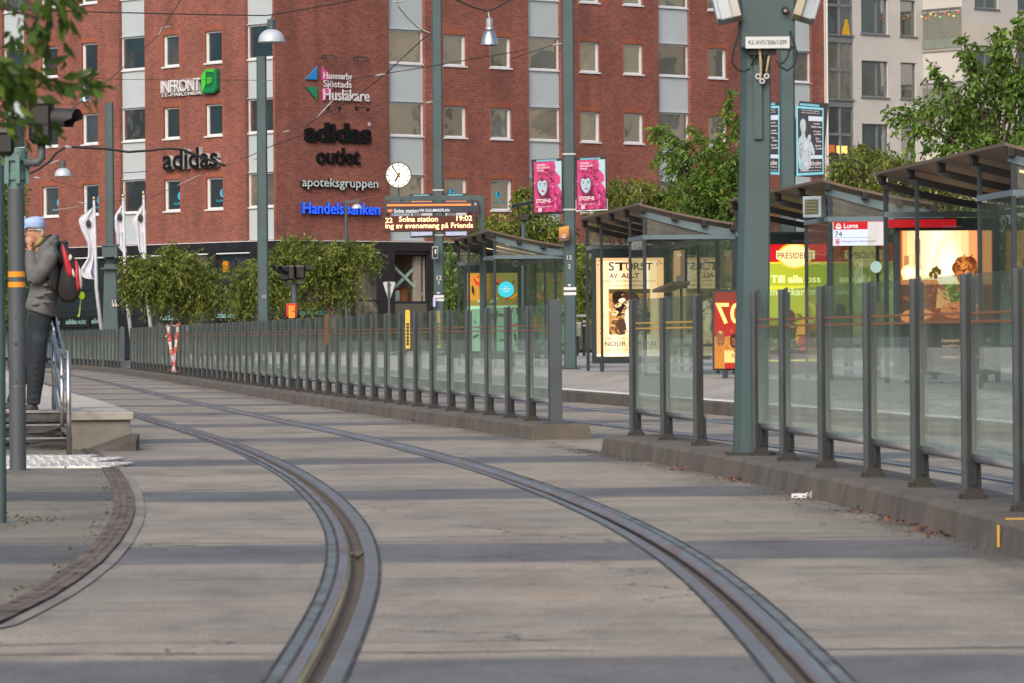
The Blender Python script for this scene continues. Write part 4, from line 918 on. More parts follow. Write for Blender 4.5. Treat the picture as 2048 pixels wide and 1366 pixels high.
flag(193, 400, 168, [(185, 189, 414), (156, 190, 438), (162, 191, 458), (176, 192, 490), (176, 193, 515), (157, 193, 545), (168, 193, 556), (190, 193, 560)], 'leftmost white flagpole with a striped banner blowing wide at its foot')
flag(251, 395, 168, [(244, 247, 406), (225, 248, 440), (233, 249, 470), (234, 252, 490), (246, 254, 506)], 'middle white flagpole with a short furled banner')
flag(292, 389, 168, [(285, 289, 406), (265, 290, 442), (273, 291, 470), (277, 293, 500), (290, 296, 528)], 'right white flagpole with a furled banner, partly behind the round tree')
# ---------------------------------------------------------------- near left: posts, traffic signals, handrail
Ys = 32.3; qs = G(36, 942)
sp_ = thing('signal_post', qs, 'grey signal post with two orange bands standing in front of the man', 'post')
b = MB(); b.lathe([(.064, 0), (.064, P(36, 378, qs.y).z)], qs, 24); b.lathe([(.067, P(36, 775, qs.y).z), (.067, P(36, 775, qs.y).z + .006), (.064, P(36, 775, qs.y).z + .012)], qs, 24); b.build('shaft', M['pole_d'], sp_, smooth=True)
b = MB()
for y0, y1 in ((554, 543), (574.5, 564)): b.lathe([(.0655, P(36, y0, qs.y).z), (.0655, P(36, y1, qs.y).z)], qs, 24)
b.build('orange_band', plain((.72, .27, .015), .45), sp_, smooth=True)
b = MB(); z0 = P(36, 378, qs.y).z; z1 = P(36, 296, qs.y).z; b.lathe([(.062, z0), (.062, z0 + .06), (.078, z0 + .07), (.078, z0 + .11), (.070, z0 + .12), (.070, z0 + .20), (.094, z0 + .215), (.094, z1 - .03), (.08, z1), (.001, z1 + .005)], qs, 18)
for a in range(6): b.box(qs + V(math.cos(a) * .09, math.sin(a) * .09, z0 + .15), (.03, .03, .22))
b.build('teal_collar', mat('teal_enamel', (.10, .19, .18), .45, dirt=(.06, .1, .1)), sp_)
b = MB()
for y, rr in ((688, .012), (636, .006), (765, .006), (705, .005)): b.lathe([(.001, .003), (rr, .003), (rr, -.004)], qs + V(0, -.064, P(36, y, qs.y).z), 12, ax=(EX, EZ, V(0, -1, 0)))
b.build('bolt_hole', M['black'], sp_)
def signal(x0, x1, y0, y1, Y, label, visor, arm):
    a, c = P(x0, y1, Y), P(x1, y0, Y); t = thing('traffic_signal', P((x0 + x1) / 2, y1, Y), label, 'signal', 'black tram signals')
    w, h = c.x - a.x, c.z - a.z; m_ = (a + c) / 2
    b = MB(); b.loft([[m_ + V(sx * w / 2 * k, sy * .11 * k, z) for sx, sy in ((-1, -.7), (-.7, -1), (.7, -1), (1, -.7), (1, .7), (.7, 1), (-.7, 1), (-1, .7))] for z, k in ((-h / 2, .7), (-h / 2 + .03, 1), (h / 2 - .05, 1), (h / 2 - .03, 1.06), (h / 2, 1.0))]); b.build('housing', M['black'], t)
    if visor:
        p0 = P(visor[0], visor[2], Y); p1 = P(visor[1], visor[3], Y + visor[5]); d = (p1 - p0).normalized(); r = visor[4] / F * Y; x = d.cross(EZ).normalized(); z = x.cross(d)
        b = MB(); rg = []
        for f_ in (0, 1):
            cc = p0.lerp(p1, f_); rg.append([cc + x * (r * math.cos(A)) + z * (r * math.sin(A)) + d * (0 if f_ == 0 else (-.05 if math.sin(A) < 0 else .02)) for A in [-.9 + i * (PI + 1.8) / 16 for i in range(17)]])
        vs = rg[0] + rg[1]; b.add(vs, [(i, i + 1, 17 + i + 1, 17 + i) for i in range(16)]); b.build('visor', mat('grey_visor', (.028, .027, .030), .5), t, smooth=True, fixn=False)
        b = MB(); b.lathe([(r * .92, 0), (.001, .02)], p0, 18, ax=(x, z, d)); b.build('lens', M['black'], t)
    if arm: b = MB(); b.tube([P(x, y, Y) for x, y in arm], .032, 10); b.build('arm', M['pole_d'], t, smooth=True)
    return t
signal(60, 106, 200, 288, 32.3, 'black tram signal with a long hood above the teal collar at the left', (100, 150, 236, 238, 21, -.10), [(83, 285), (83, 316), (76, 325), (48, 326)])
signal(-4, 30, 258, 312, 32.35, 'black tram signal box at the left edge behind the leaves', None, [(14, 310), (18, 330)])
b = MB(); q = G(2, 1049); b.lathe([(.031, 0), (.031, P(2, 330, q.y).z)], q, 20); tag(b.build('post', M['pole'], smooth=True), 'teal post cut by the left edge of the frame in the paving', 'post')
hr = thing('handrail', pos(37.9, -1.6, 0), 'stainless steel handrail climbing the granite steps beside the man', 'handrail')
A_, B_, C_, D_ = G(138, 913), G(125, 899), V(-4.29, 39.75, .342), V(-4.36, 40.5, .342)
b = MB(); b.tube([A_, V(A_.x, A_.y, .90)], .023, 10); b.tube([B_, V(B_.x, B_.y, .885)], .02, 10); b.tube([C_, V(C_.x, C_.y, 1.02)], .02, 10); b.tube([D_, V(D_.x, D_.y, 1.28)], .02, 10); b.build_each('upright', M['steel'], hr, smooth=True)
b = MB()
for z in (.885, .66, .42, .19): b.tube([V(A_.x, A_.y, z), V(B_.x, B_.y, z)], .019 if z < .8 else .023, 10)
for z, r_ in ((.885, .024), (.66, .016), (.42, .016), (.19, .016)): b.tube([V(B_.x, B_.y, z), V(B_.x - .03, B_.y + .25, z + .02), V(C_.x, C_.y, z + .37), V(D_.x, D_.y, z + .42)], r_, 10)
b.build_each('bar', M['steel'], hr, smooth=True)
# ---------------------------------------------------------------- tram shelters
def shelter(o, L, zb, label, length=8.2, wid=1.42, zh=2.54, k=1.0, seats=0, strips=0, name='tram_shelter'):
    L = L.normalized(); Wd = V(L.y, -L.x, 0); o = Vector(o); o.z = 0
    t = thing(name, V(o.x, o.y, zb), label, 'shelter', 'glass tram shelters on the platform')
    q = lambda l, w, z: o + L * l + Wd * w + EZ * z
    ax = (Wd, L, EZ); zf, zk = zh + .41, zh + .12
    roofz = lambda w: zf + (zk - zf) * (w / wid) - .022 * 4 * (w / wid) * (1 - w / wid)
    b = MB(); s = .055
    for l in (0, length):
        b.box(q(l, 0, (zb + zf) / 2), (s, s, zf - zb), 0, ax); b.box(q(l, wid, (zb + zk) / 2), (s * 1.2, s, zk - zb), 0, ax)
    for l in (1.9, length - 2.2): b.box(q(l, 0, (zb + zf - .05) / 2), (s * .8, s, zf - zb - .05), 0, ax)
    for l in (1.9, length * .5, length - 1.9): b.box(q(l, wid, (zb + zh) / 2), (s, s, zh - zb), 0, ax)
    b.build_each('post', M['shelter'], t, bevel=.004)
    b = MB()
    for l in (0, length): b.box(q(l, wid / 2, zh), (wid + .05, .06, .07), 0, ax); b.box(q(l, wid / 2, zb + .16), (wid, .05, .05), 0, ax)
    b.box(q(.95, -.005, zh + .002), (.06, 1.9, .066), 0, ax); b.box(q(length / 2, wid, zh + .002), (.05, length, .066), 0, ax); b.build_each('header_beam', M['shelter_l'], t, bevel=.004)
    n = 12
    def rafter(l, h, w, m, hb=0.0):
        b = MB(); rg = []
        for i in range(n + 1):
            x = -.06 + (wid + .16) * i / n; z = roofz(x); hh = h + hb * max(0, i / n); rg.append([q(l - w / 2, x, z - hh), q(l + w / 2, x, z - hh), q(l + w / 2, x, z), q(l - w / 2, x, z)])
        b.loft(rg)
        b.build('rafter', m, t)
    for i in range(5): rafter(length * i / 4, .09 if i else .085, .06, M['shelter_l'] if i == 0 else M['rafter'], .07 if i == 0 else 0)
    b = MB()
    for i in range(5):
        for x in ((-.04, wid * .33, wid * .66, wid - .02) if i == 0 else (-.04,)): b.box(q(length * i / 4 - (.06 if i == 0 else 0), x, roofz(x) + .02), (.09, .12, .11), 0, ax)
    b.build_each('roof_bracket', M['black'], t, bevel=.012)
    b = MB(); rg = []
    for i in range(n + 1):
        x = -.12 + (wid + .10) * i / n; z = roofz(x) + .065; rg.append([q(-.12, x, z), q(length + .12, x, z), q(length + .12, x, z + .035), q(-.12, x, z + .035)])
    b.loft(rg); b.build('roof', M['roof'], t)
    g = []
    b = MB()
    pts = [q(0, .03, zh + .035)] + [q(0, wid * i / 8 + (.03 if i == 0 else 0), roofz(wid * i / 8) - .09) for i in range(9)] + [q(0, wid, zh + .035)]
    for l in (0, length): b.poly([p_ + L * l for p_ in pts])
    b.build_each('gable_glass', M['frost'], t, fixn=False)
    b = MB()
    b.box(q(0, wid / 2, (zb + .2 + zh) / 2), (wid - .08, .012, zh - zb - .28), 0, ax); b.build('end_glass', M['sglass'], t)
    b = MB(); b.box(q(.95, 0, (zb + .2 + zh) / 2), (.012, 1.82, zh - zb - .28), 0, ax); b.build('side_glass', M['sglass'], t)
    for i in range(4):
        l0, l1 = [0, 1.9, length * .5, length - 1.9][i], [1.9, length * .5, length - 1.9, length][i]
        b = MB(); b.box(q((l0 + l1) / 2, wid, (zb + .2 + zh) / 2), (.012, l1 - l0 - .07, zh - zb - .28), 0, ax); b.build('back_glass', M['sglass'], t)
    for i in range(strips):
        l = length * (i + .5) / 4 + .4; b = MB(); x0, x1 = wid * .25, wid * .82
        b.bar(q(l, x0, roofz(x0) - .03), q(l, x1, roofz(x1) - .03), .035, .03); b.build('light_strip', lit('#ffdca0', 1.3), t)
    b = MB(); b.box(q(length * .55, wid - .28, zb + .45), (.36, 2.4, .05), 0, ax)
    for l in (length * .55 - 1, length * .55 + 1): b.box(q(l, wid - .22, zb + .22), (.06, .06, .44), 0, ax)
    b.build('bench', M['shelter'], t)
    for i in range(seats):
        b = MB(); c = q(1.6 + i * 1.2, wid - .42, zb + .92); b.loft([[c + L * x + Wd * .05 + EZ * (z * kk) for x, z in ((-.04, -.17), (.02, -.17), (.03, .17), (-.03, .17))] if 0 else [c + Wd * w_ + L * (w_ * .4 + d_) + EZ * z for w_, z in ((-.16, .18), (.12, .10), (.10, -.12), (-.05, -.16))] for kk, d_ in ((0, 0), (1, .03))]); b.build('yellow_seat_back', plain((.62, .36, .03), .5), t)
    return t, q, ax, L, Wd, zb, zh, length, wid
def edge_dir(Y): return V(-.115, 1, 0)
shA = shelter(P(990, 600, 83), V(-.108, 1, 0), .37, 'farthest tram shelter with the orange forest poster beside the tall mast', seats=2, strips=3, length=7.4)
shB = shelter(P(1290, 600, 67), V(-.093, 1, 0), .37, 'tram shelter with the large cream theatre poster in the platform gap')
shC = shelter(P(1661, 600, 57.3), V(-.10, 1, 0), .37, 'tram shelter with the red and green cheese poster and the bus stop sign', seats=1)
shD = shelter(P(2029, 600, 45.8), V(-.085, 1, 0), .37, 'nearest tram shelter at the right edge with the glowing living-room poster', zh=2.50, length=8.0, strips=1)
# ---------------------------------------------------------------- display gantry with the clock
Yg = 90.0; s_ = Yg / F
gt = thing('display_gantry', V(P(965, 600, Yg).x, Yg, .37), 'teal angled gantry that carries the clock and the departure displays', 'gantry')
b = MB(); a = P(964, 520, Yg); b.box((a.x, Yg, (.37 + P(964, 392, Yg).z) / 2), (.11, .11, P(964, 392, Yg).z - .37)); b.build('post', M['pole'], gt, bevel=.006)
b = MB(); b.bar(P(770, 397, Yg), P(958.6, 396, Yg), .10, .11); b.build('beam', M['pole'], gt, bevel=.006)
ck = thing('platform_clock', P(797.5, 378, Yg), 'round white lit station clock with brown hands on the teal gantry', 'clock'); c = P(797, 350.5, Yg); R_ = 26.5 * s_
b = MB(); b.lathe([(.001, -.06), (R_ * .97, -.06), (R_, -.045), (R_, .045), (R_ * .91, .045), (R_ * .91, .03)], c, 48, ax=(EX, EZ, V(0, -1, 0))); b.build('case', mat('bronze_case', (.09, .065, .045), .4, .5), ck, smooth=False)
b = MB(); b.lathe([(R_ * .94, .03), (.001, .034)], c, 48, ax=(EX, EZ, V(0, -1, 0))); b.build('dial', lit('#fff6e2', 1.0), ck)
b = MB()
for i in range(12):
    a = i * PI / 6; d = V(math.sin(a), 0, math.cos(a)); b.bar(c + d * R_ * .72 + V(0, -.04, 0), c + d * R_ * .89 + V(0, -.04, 0), .022, .008, up=V(0, -1, 0))
b.build('hour_marks', M['black'], ck)
b = MB()
for a, l0, l1, w in ((rad(209), -.22, .54, .042), (rad(-36), -.22, .82, .028)):
    d = V(math.sin(a), 0, math.cos(a)); b.bar(c + d * R_ * l0 + V(0, -.05 - w * .2, 0), c + d * R_ * l1 + V(0, -.05 - w * .2, 0), w, .008, up=V(0, -1, 0))
b.build('hands', mat('brown_hands', (.09, .045, .02), .5), ck)
b = MB(); put_text(b, '^', c + V(-.02, -.037, R_ * .35), EX, EZ, .04, .02, 0); b.build('dial_mark', M['black'], ck, fixn=False)
b = MB(); b.tube([c - V(0, 0, R_ * .98), P(797.5, 392, Yg)], .022, 8); b.build('stalk', M['pole'], ck)
ds = thing('direction_sign', P(862, 427, Yg - .15), 'dark blue hanging line sign reading Solna station under an orange stripe', 'sign')
q0, q1 = P(767, 428, Yg - .15), P(956, 402, Yg - .15); eX = (P(956, 425, Yg - .15) - P(767, 428, Yg - .15)).normalized()
b = MB(); b.box((q0 + q1) / 2, (q1.x - q0.x, .16, q1.z - q0.z - .03)); b.build('panel', mat('navy_panel', (.022, .028, .045), .4), ds, bevel=.006)
b = MB(); a = P(775, 412, Yg - .24); b.box(P(858, 410, Yg - .24), (168 * s_, .012, 4.2 * s_)); b.build('orange_stripe', lit('#f58a4a', .75), ds)
b = MB(); put_text(b, 'Solna station', P(788, 425.5, Yg - .245), EX, EZ, 49 * s_, 7.6 * s_, 0, .012); put_text(b, 'VIA GULLMARSPLAN', P(838.5, 423.5, Yg - .245), EX, EZ, 60 * s_, 5.6 * s_, 0, .004); b.build('lettering', lit('#e8eaf2', .85), ds, fixn=False)
b = MB(); b.box(P(780, 421.5, Yg - .24), (9.5 * s_, .012, 6 * s_)); b.build('line_badge', lit('#f07848', .7), ds)
b = MB(); put_text(b, '22', P(777.5, 419.5 + 4, Yg - .249), EX, EZ, 5 * s_, 4 * s_, 0); b.build('badge_number', plain((.5, .3, .2)), ds, fixn=False)
b = MB()
for x in (803, 943): b.tube([P(x, 403, Yg - .1), P(x, 397, Yg - .02)], .02, 6)
b.build('hanger', M['pole'], ds)
ld = thing('departure_display', P(860, 462, Yg - .15), 'orange LED departure display showing line 22 Solna station at 19:02', 'display')
q0, q1 = P(767, 464, Yg - .15), P(952, 431, Yg - .15)
b = MB(); b.box((q0 + q1) / 2, (q1.x - q0.x, .18, q1.z - q0.z)); b.build('case', mat('display_case', (.03, .025, .022), .5), ld, bevel=.006)
b = MB(); b.box(P(859, 447.3, Yg - .243), (178 * s_, .008, 28 * s_)); b.build('screen', lit('#4a1206', .8), ld)
def led(txt, x0, x1, yb, h):
    g1 = MB(); put_text(g1, txt, P(x0 - .6, yb + .6, Yg - .2495), EX, EZ, (x1 - x0 + 1.2) * s_, (h + 1.2) * s_, 0, .075); g1.build('led_glow', lit('#e0431a', .95), ld, fixn=False)
    g2 = MB(); put_text(g2, txt, P(x0, yb, Yg - .2535), EX, EZ, (x1 - x0) * s_, h * s_, 0, .018); g2.build('led_text', lit('#fff0b4', 1.35), ld, fixn=False)
led('22', 771, 785, 445.5, 9.6); led('Solna station', 798, 875.5, 443.6, 10.4); led('19:02', 913, 944, 441.6, 10.2)
led('ing av evenemang på Friends', 771, 945.5, 460.0, 13.6)
b = MB()
for x in (775, 940): b.tube([P(x, 432, Yg - .1), P(x, 426, Yg - .1)], .02, 6)
b.tube([P(953, 412, Yg - .15), P(954, 425, Yg - .15), P(953, 440, Yg - .15), P(951, 462, Yg - .15)], .014, 6); b.build('hanger', M['pole'], ld)
b = MB(); b.lathe([(.001, .04), (.028, .04), (.03, 0)], P(951, 408.5, Yg - .2), 14, ax=(EX, EZ, V(0, -1, 0))); b.build('round_tag', plain((.25, .4, .48), .5), ds)
# ---------------------------------------------------------------- printed faces (posters and signs)
def glow(f, u, v, ru, rv, cols, s0=1.0):
    for i, c in enumerate(cols): k = 1 - i / len(cols); f.disc(u, v, ru * k, rv * k, lit(c, s0 + .03 * i), 20)
def speckle(f, u0, u1, v0, v1, cols, n, s, e=.7, seed=1, lt=True):
    r = random.Random(seed); z = f.up(None)
    for i in range(n):
        u, v = r.uniform(u0, u1), r.uniform(v0, v1); a = r.random() * 3.1; L_ = s * r.uniform(.4, 1.3); du, dv = math.cos(a) * L_, math.sin(a) * L_ * .6; k = r.uniform(.15, .5); c = r.choice(cols)
        f.poly([(u - du, v - dv), (u + dv * k, v - du * k * .6), (u + du, v + dv), (u - dv * k, v + du * k * .6)], lit(c, e) if lt else plain(c), z + .0006 * (i % 5))
class Face:
    def __init__(s, tl, tr, br, bl): s.c = [Vector(x) for x in (tl, tr, br, bl)]; s.n = (s.c[1] - s.c[0]).cross(s.c[0] - s.c[3]).normalized(); s.b = MB(); s.mats = []; s.k = 0
    def at(s, u, v, lift=0.0): a = s.c[0].lerp(s.c[1], u); b = s.c[3].lerp(s.c[2], u); return a.lerp(b, v) + s.n * lift
    def mi(s, m):
        if m not in s.mats: s.mats.append(m)
        return s.mats.index(m)
    def up(s, lift): s.k += 1; return .003 + s.k * .0012 if lift is None else lift
    def poly(s, pts, m, lift=None): z = s.up(lift); s.b.poly([s.at(u, v, z) for u, v in pts], s.mi(m)); return s
    def rect(s, u0, u1, v0, v1, m, lift=None): return s.poly([(u0, v0), (u1, v0), (u1, v1), (u0, v1)], m, lift)
    def disc(s, u, v, ru, rv, m, n=16, lift=None): return s.poly([(u + ru * math.cos(2 * PI * i / n), v + rv * math.sin(2 * PI * i / n)) for i in range(n)], m, lift)
    def text(s, t, u0, u1, v0, v1, m, bold=0.0, mirror=False):
        z = s.up(None); me = text_me(t, bold); xs = [v.co.x for v in me.vertices]; ys = [v.co.y for v in me.vertices]; x0, x1, y0, y1 = min(xs), max(xs), min(ys), max(ys)
        f = lambda x: (1 - (x - x0) / (x1 - x0)) if mirror else (x - x0) / (x1 - x0)
        s.b.add([s.at(u0 + (u1 - u0) * f(v.co.x), v1 + (v0 - v1) * (v.co.y - y0) / (y1 - y0), z) for v in me.vertices], [tuple(p_.vertices) for p_ in me.polygons], s.mi(m)); return s
    def build(s, name, parent=None, org=None): return s.b.build(name, s.mats, parent, org, fixn=False)
def blob(f, pts, m, k=3):
    P_ = [Vector((*p_, 0)) for p_ in pts]
    for _ in range(k):
        Q = []
        for i in range(len(P_)): a, b = P_[i], P_[(i + 1) % len(P_)]; Q += [a.lerp(b, .25), a.lerp(b, .75)]
        P_ = Q
    return f.poly([(p_.x, p_.y) for p_ in P_], m)
def poster_box(sh, w0, w1, z0, z1, label, name='light_poster'):
    t, q, ax, L, Wd, zb, zh, length, wid = sh; l = length - .12; o = q(l, (w0 + w1) / 2, z0)
    r = thing(name, o, label, 'poster', 'backlit posters at the far ends of the shelters'); m_ = .07; b = MB(); zc = (z0 + z1) / 2
    b.box(q(l, (w0 + w1) / 2, z1 + .08), (w1 - w0 + 2 * m_, .14, .16), 0, ax); b.box(q(l, (w0 + w1) / 2, z0 - .06), (w1 - w0 + 2 * m_, .14, .12), 0, ax)
    for w in (w0 - m_ / 2, w1 + m_ / 2): b.box(q(l, w, zc), (m_, .14, z1 - z0), 0, ax)
    b.box(q(l + .05, (w0 + w1) / 2, zc), (w1 - w0, .03, z1 - z0), 0, ax)
    for w in (w0 + .1, w1 - .1): b.box(q(l, w, (zb + z0 - .12) / 2), (.07, .07, z0 - .12 - zb), 0, ax)
    b.build('frame', M['shelter'], r, bevel=.004)
    f = Face(q(l + .0, w0, z1), q(l, w1, z1), q(l, w1, z0), q(l, w0, z0)); return r, f
# theatre poster
zT = lambda y, Y: P(1250, y, Y).z
r, f = poster_box(shB, .135, 1.34, zT(713, 75.2), zT(516, 75.2), 'glowing cream theatre poster reading STÖRST AV ALLT in the platform gap shelter')
br, dk = lit('#3a2416', .6), lit('#2b1a12', .5)
for i in range(10): f.rect(i / 10, (i + 1) / 10, 0, 1, lit(['#eeb27c', '#f8cd9c', '#fde2bc', '#fbd6a8', '#f6c692', '#f6c692', '#fad2a2', '#fde0b8', '#f8cc9a', '#eeb27c'][i], 1.02), lift=.002)
f.rect(0, 1, .0, .03, lit('#e8b080', .95)); f.rect(0, 1, .975, .99, lit('#fff0cc', 1.1))
f.text('S', .19, .27, .04, .13, br, .03); f.text('T', .28, .46, .045, .13, br, .06); f.text('Ö', .44, .55, .02, .13, br, .02); f.text('RST', .56, .84, .05, .125, br, .03)
f.text('AV', .20, .32, .155, .205, br, .035); f.text('ALLT', .37, .64, .155, .205, br, .05)
f.text('EFTER BOKEN AV MAJA PERSSON OCH AUTO', .11, .89, .228, .246, br, .01); f.text('REGI PAULA STENSTRÖM ÖHMAN', .20, .75, .270, .288, br, .01)
f.rect(.185, .80, .315, .775, lit('#c98f4e', .8)); f.rect(.185, .80, .315, .36, lit('#6a5a28', .6))
blob(f, [(.22, .33), (.50, .34), (.55, .42), (.40, .50), (.36, .58), (.26, .50)], dk); blob(f, [(.34, .36), (.52, .33), (.66, .40), (.60, .52), (.44, .50)], lit('#5a3018', .6))
blob(f, [(.45, .44), (.58, .44), (.62, .60), (.54, .78), (.40, .78), (.42, .60)], lit('#ffe6c0', 1.0)); blob(f, [(.62, .42), (.75, .42), (.76, .52), (.64, .54)], lit('#c87048', .8))
blob(f, [(.56, .52), (.70, .50), (.80, .56), (.80, .62), (.66, .58), (.60, .70), (.55, .66)], dk); blob(f, [(.60, .60), (.70, .56), (.80, .62), (.80, .78), (.58, .78)], lit('#6a4a34', .55)); blob(f, [(.28, .62), (.42, .60), (.46, .78), (.26, .78)], lit('#604030', .55))
for i, (u, v) in enumerate([(.22, .55), (.30, .56), (.21, .64), (.19, .70), (.32, .42), (.26, .47)]): blob(f, [(u, v), (u + .10, v - .02), (u + .12, v + .02), (u + .02, v + .04)], lit(['#f8d8a4', '#3a2416', '#7a4a22', '#8a5a2a', '#fff0d0', '#e8c890'][i], .8))
speckle(f, .20, .78, .36, .76, ['#3a2416', '#7a4a26', '#e8c088', '#5a3620', '#c08a50', '#fbe0b4'], 90, .05, .7, 7)
for i, ch in enumerate('PREMIÄR'): f.text(ch, .062, .085, .335 + i * .027, .353 + i * .027, br, .01)
f.text('24/2', .045, .10, .565, .58, br, .01); f.text('2020', .045, .11, .592, .607, br, .01)
f.text('EN MONOLOG MED', .11, .42, .808, .823, lit('#8a5a34', .7), .01); f.text('NOUR EL REFAI', .11, .86, .845, .895, br, .02); f.text('BILJETTER UTE NU PÅ RIKS.SE', .115, .80, .925, .94, br, .01)
for u, v in ((.03, .02), (.06, .05), (.02, .06), (.92, .03), (.95, .05), (.89, .055), (.05, .70), (.08, .72), (.05, .75)): f.disc(u, v + .01, .014, .007, lit('#7a6420' if u < .5 else '#2b1a12', .6), 8)
f.build('poster_print', r)
# cheese poster
r, f = poster_box(shC, .12, 1.37, zT(735, 65.4), zT(491, 65.4), 'glowing red and green cheese poster with yellow lettering behind the near mast')
f.rect(0, 1, 0, 1, lit('#8f9a26', .9), lift=.002); f.rect(0, 1, .12, .42, lit('#a6ad2c', .95)); f.rect(0, 1, .34, .60, lit('#c4bf34', 1.0)); f.rect(0, 1, .66, .86, lit('#5a6430', .45)); f.rect(0, 1, .86, 1, lit('#5a2430', .5)); f.rect(0, 1, .945, .96, lit('#d8c040', .9))
f.rect(0, 1, 0, .145, lit('#c0141c', .95)); f.rect(0, 1, .145, .158, lit('#f2c838', 1.0))
f.disc(.60, .095, .22, .105, lit('#f0b428', 1.0), 24); f.disc(.60, .095, .19, .092, lit('#f8d890', 1.05), 24); f.rect(.37, .85, .052, .122, lit('#f6dc9c', 1.05)); f.text('PRÉSIDENT', .385, .835, .055, .118, lit('#8c1820', .8), .02)
yl = lit('#fbf5a2', 1.2); f.text('Till alla oss', .30, .92, .255, .315, yl, .05); f.text('som älskar brie.', .17, .98, .36, .42, yl, .05)
blob(f, [(.40, .56), (.55, .52), (.62, .60), (.58, .76), (.44, .74)], lit('#7a3a18', .6)); blob(f, [(.46, .60), (.50, .55), (.53, .62), (.50, .80)], lit('#c87838', .7)); blob(f, [(.62, .62), (.78, .60), (.80, .88), (.60, .86)], lit('#e89a28', .9)); blob(f, [(.64, .74), (.80, .74), (.80, .88), (.61, .87)], lit('#c83a18', .8)); f.text('PRÉ', .645, .73, .765, .80, lit('#6a1818', .7), .01)
blob(f, [(.84, .50), (.96, .48), (.98, .58), (.86, .60)], lit('#7a4a20', .5)); blob(f, [(0.0, .6), (.2, .56), (.3, .7), (.1, .8), (0, .8)], lit('#4a3018', .4))
speckle(f, .30, .98, .56, .86, ['#6a3a18', '#a8922a', '#c8c040', '#4a3a18', '#8a8a28', '#d0a038'], 80, .05, .65, 8)
f.text('Clear Channel', .55, .80, -.034, -.018, plain((.35, .37, .42)), 0)
f.build('poster_print', r)
# living-room poster
r, f = poster_box(shD, .15, 1.33, zT(735, 53.7), zT(466, 53.7), 'glowing orange living-room poster with a table lamp and a person in the nearest shelter')
for i, c in enumerate(['#e8a868', '#f6c48a', '#fbd8a4', '#fde2b0', '#ffeec8', '#fff0c8', '#fde0ae', '#f8cf9a', '#f6c48a', '#d89058', '#cc8450', '#d08a58']): f.rect(i / 12, (i + 1) / 12, 0, 1, lit(c, 1.0), lift=.002)
f.rect(0, .03, 0, .62, lit('#b85a28', .8)); f.rect(.165, .20, .06, .28, lit('#6a4020', .6)); f.rect(.205, .225, .06, .27, lit('#c08850', .8))
f.rect(.03, .60, .33, .37, lit('#fbdc9c', 1.0)); f.rect(.0, .62, .365, .40, lit('#e08038', .9)); f.rect(0, 1, .40, .68, lit('#a04c1c', .55)); f.rect(0, .2, .40, .66, lit('#6a3420', .5))
f.poly([(.135, .285), (.155, .17), (.215, .17), (.24, .285)], lit('#f0b070', 1.0)); f.poly([(.165, .36), (.175, .285), (.20, .285), (.21, .36)], lit('#a04820', .7)); f.poly([(.04, .28), (.045, .185), (.095, .185), (.10, .28)], lit('#b07c48', .8)); glow(f, .11, .31, .10, .06, ['#fdd898', '#fee2ac', '#ffecc0', '#fff6d8'])
glow(f, .52, .24, .16, .20, ['#fde4b4', '#fee6b8', '#fee9c0', '#ffecc6', '#ffeecc', '#fff1d2', '#fff4da'], .92)
for u, v in ((.33, .33), (.36, .30), (.39, .29), (.42, .31), (.38, .34)): blob(f, [(u - .03, v), (u, v - .035), (u + .03, v - .01), (u + .01, v + .03)], lit('#6a5418', .5))
for i in range(4): f.rect(.61 + i * .035, .635 + i * .035, .27, .36, lit(['#e8a860', '#f6cc90', '#d88840', '#f0b878'][i], .9))
blob(f, [(0.57, .24), (0.69, .19), (0.83, .20), (0.85, .34), (0.71, .36), (0.63, .34), (0.55, .30)], lit('#8a4418', .7)); blob(f, [(0.61, .25), (0.71, .21), (0.75, .27), (0.65, .30)], lit('#d88a3c', .8)); blob(f, [(0.59, .30), (0.69, .30), (0.69, .38), (0.63, .40)], lit('#c87038', .8)); blob(f, [(0.71, .32), (0.85, .30), (0.85, .56), (0.67, .54), (0.65, .40)], lit('#5a3a2c', .5))
f.poly([(.45, .40), (.75, .40), (.78, .55), (.5, .56)], lit('#5a7a20', .6)); f.poly([(.40, .43), (.50, .42), (.55, .56), (.38, .58)], lit('#e8a868', .85)); blob(f, [(.42, .56), (.60, .52), (.80, .54), (.84, .60), (.66, .66), (.44, .64)], lit('#e07a3c', .85)); blob(f, [(.0, .60), (.22, .57), (.40, .62), (.20, .68), (0, .68)], lit('#f08a44', .9)); blob(f, [(.62, .52), (.80, .51), (.84, .58), (.64, .60)], lit('#d86a34', .8))
f.rect(0, 1, .68, 1, lit('#16181c', .35))
speckle(f, .57, .84, .20, .34, ['#5a2a10', '#a8602a', '#e09a48', '#7a3c14', '#c87830'], 46, .05, .75, 2); speckle(f, .64, .86, .34, .54, ['#4a342c', '#6a4a3a', '#3a2a24', '#7a5a48'], 40, .05, .5, 3); speckle(f, .05, .80, .41, .52, ['#8a3c14', '#b85a24', '#6a2c10', '#d07a38'], 50, .06, .6, 4); speckle(f, .42, .84, .53, .64, ['#e89050', '#c8602c', '#f0a868', '#a04820'], 40, .04, .8, 5); speckle(f, .46, .76, .41, .54, ['#4a6a18', '#7a9a30', '#3a5210', '#98b048'], 36, .05, .6, 6)
cr = lit('#f2b484', .8); f.text('nnem din la S', .40, .92, .80, .83, cr, .02); f.text('esSherne nya', .40, .92, .845, .872, cr, .02); f.text('VERKET OF CH DU', .40, .92, .93, .948, cr, .01)
f.text('Clear Channel', .42, .62, -.034, -.018, plain((.35, .37, .42)), 0)
f.build('poster_print', r)
t, q, ax, L, Wd, zb, zh, length, wid = shD
b = MB(); b.box(q(length - .25, .42, zh - .12), (.86, .06, .10), 0, ax); tag(b.build('red_strip_sign', lit('#a8101c', .65)), 'long thin red sign strip under the far beam of the nearest shelter', 'sign')
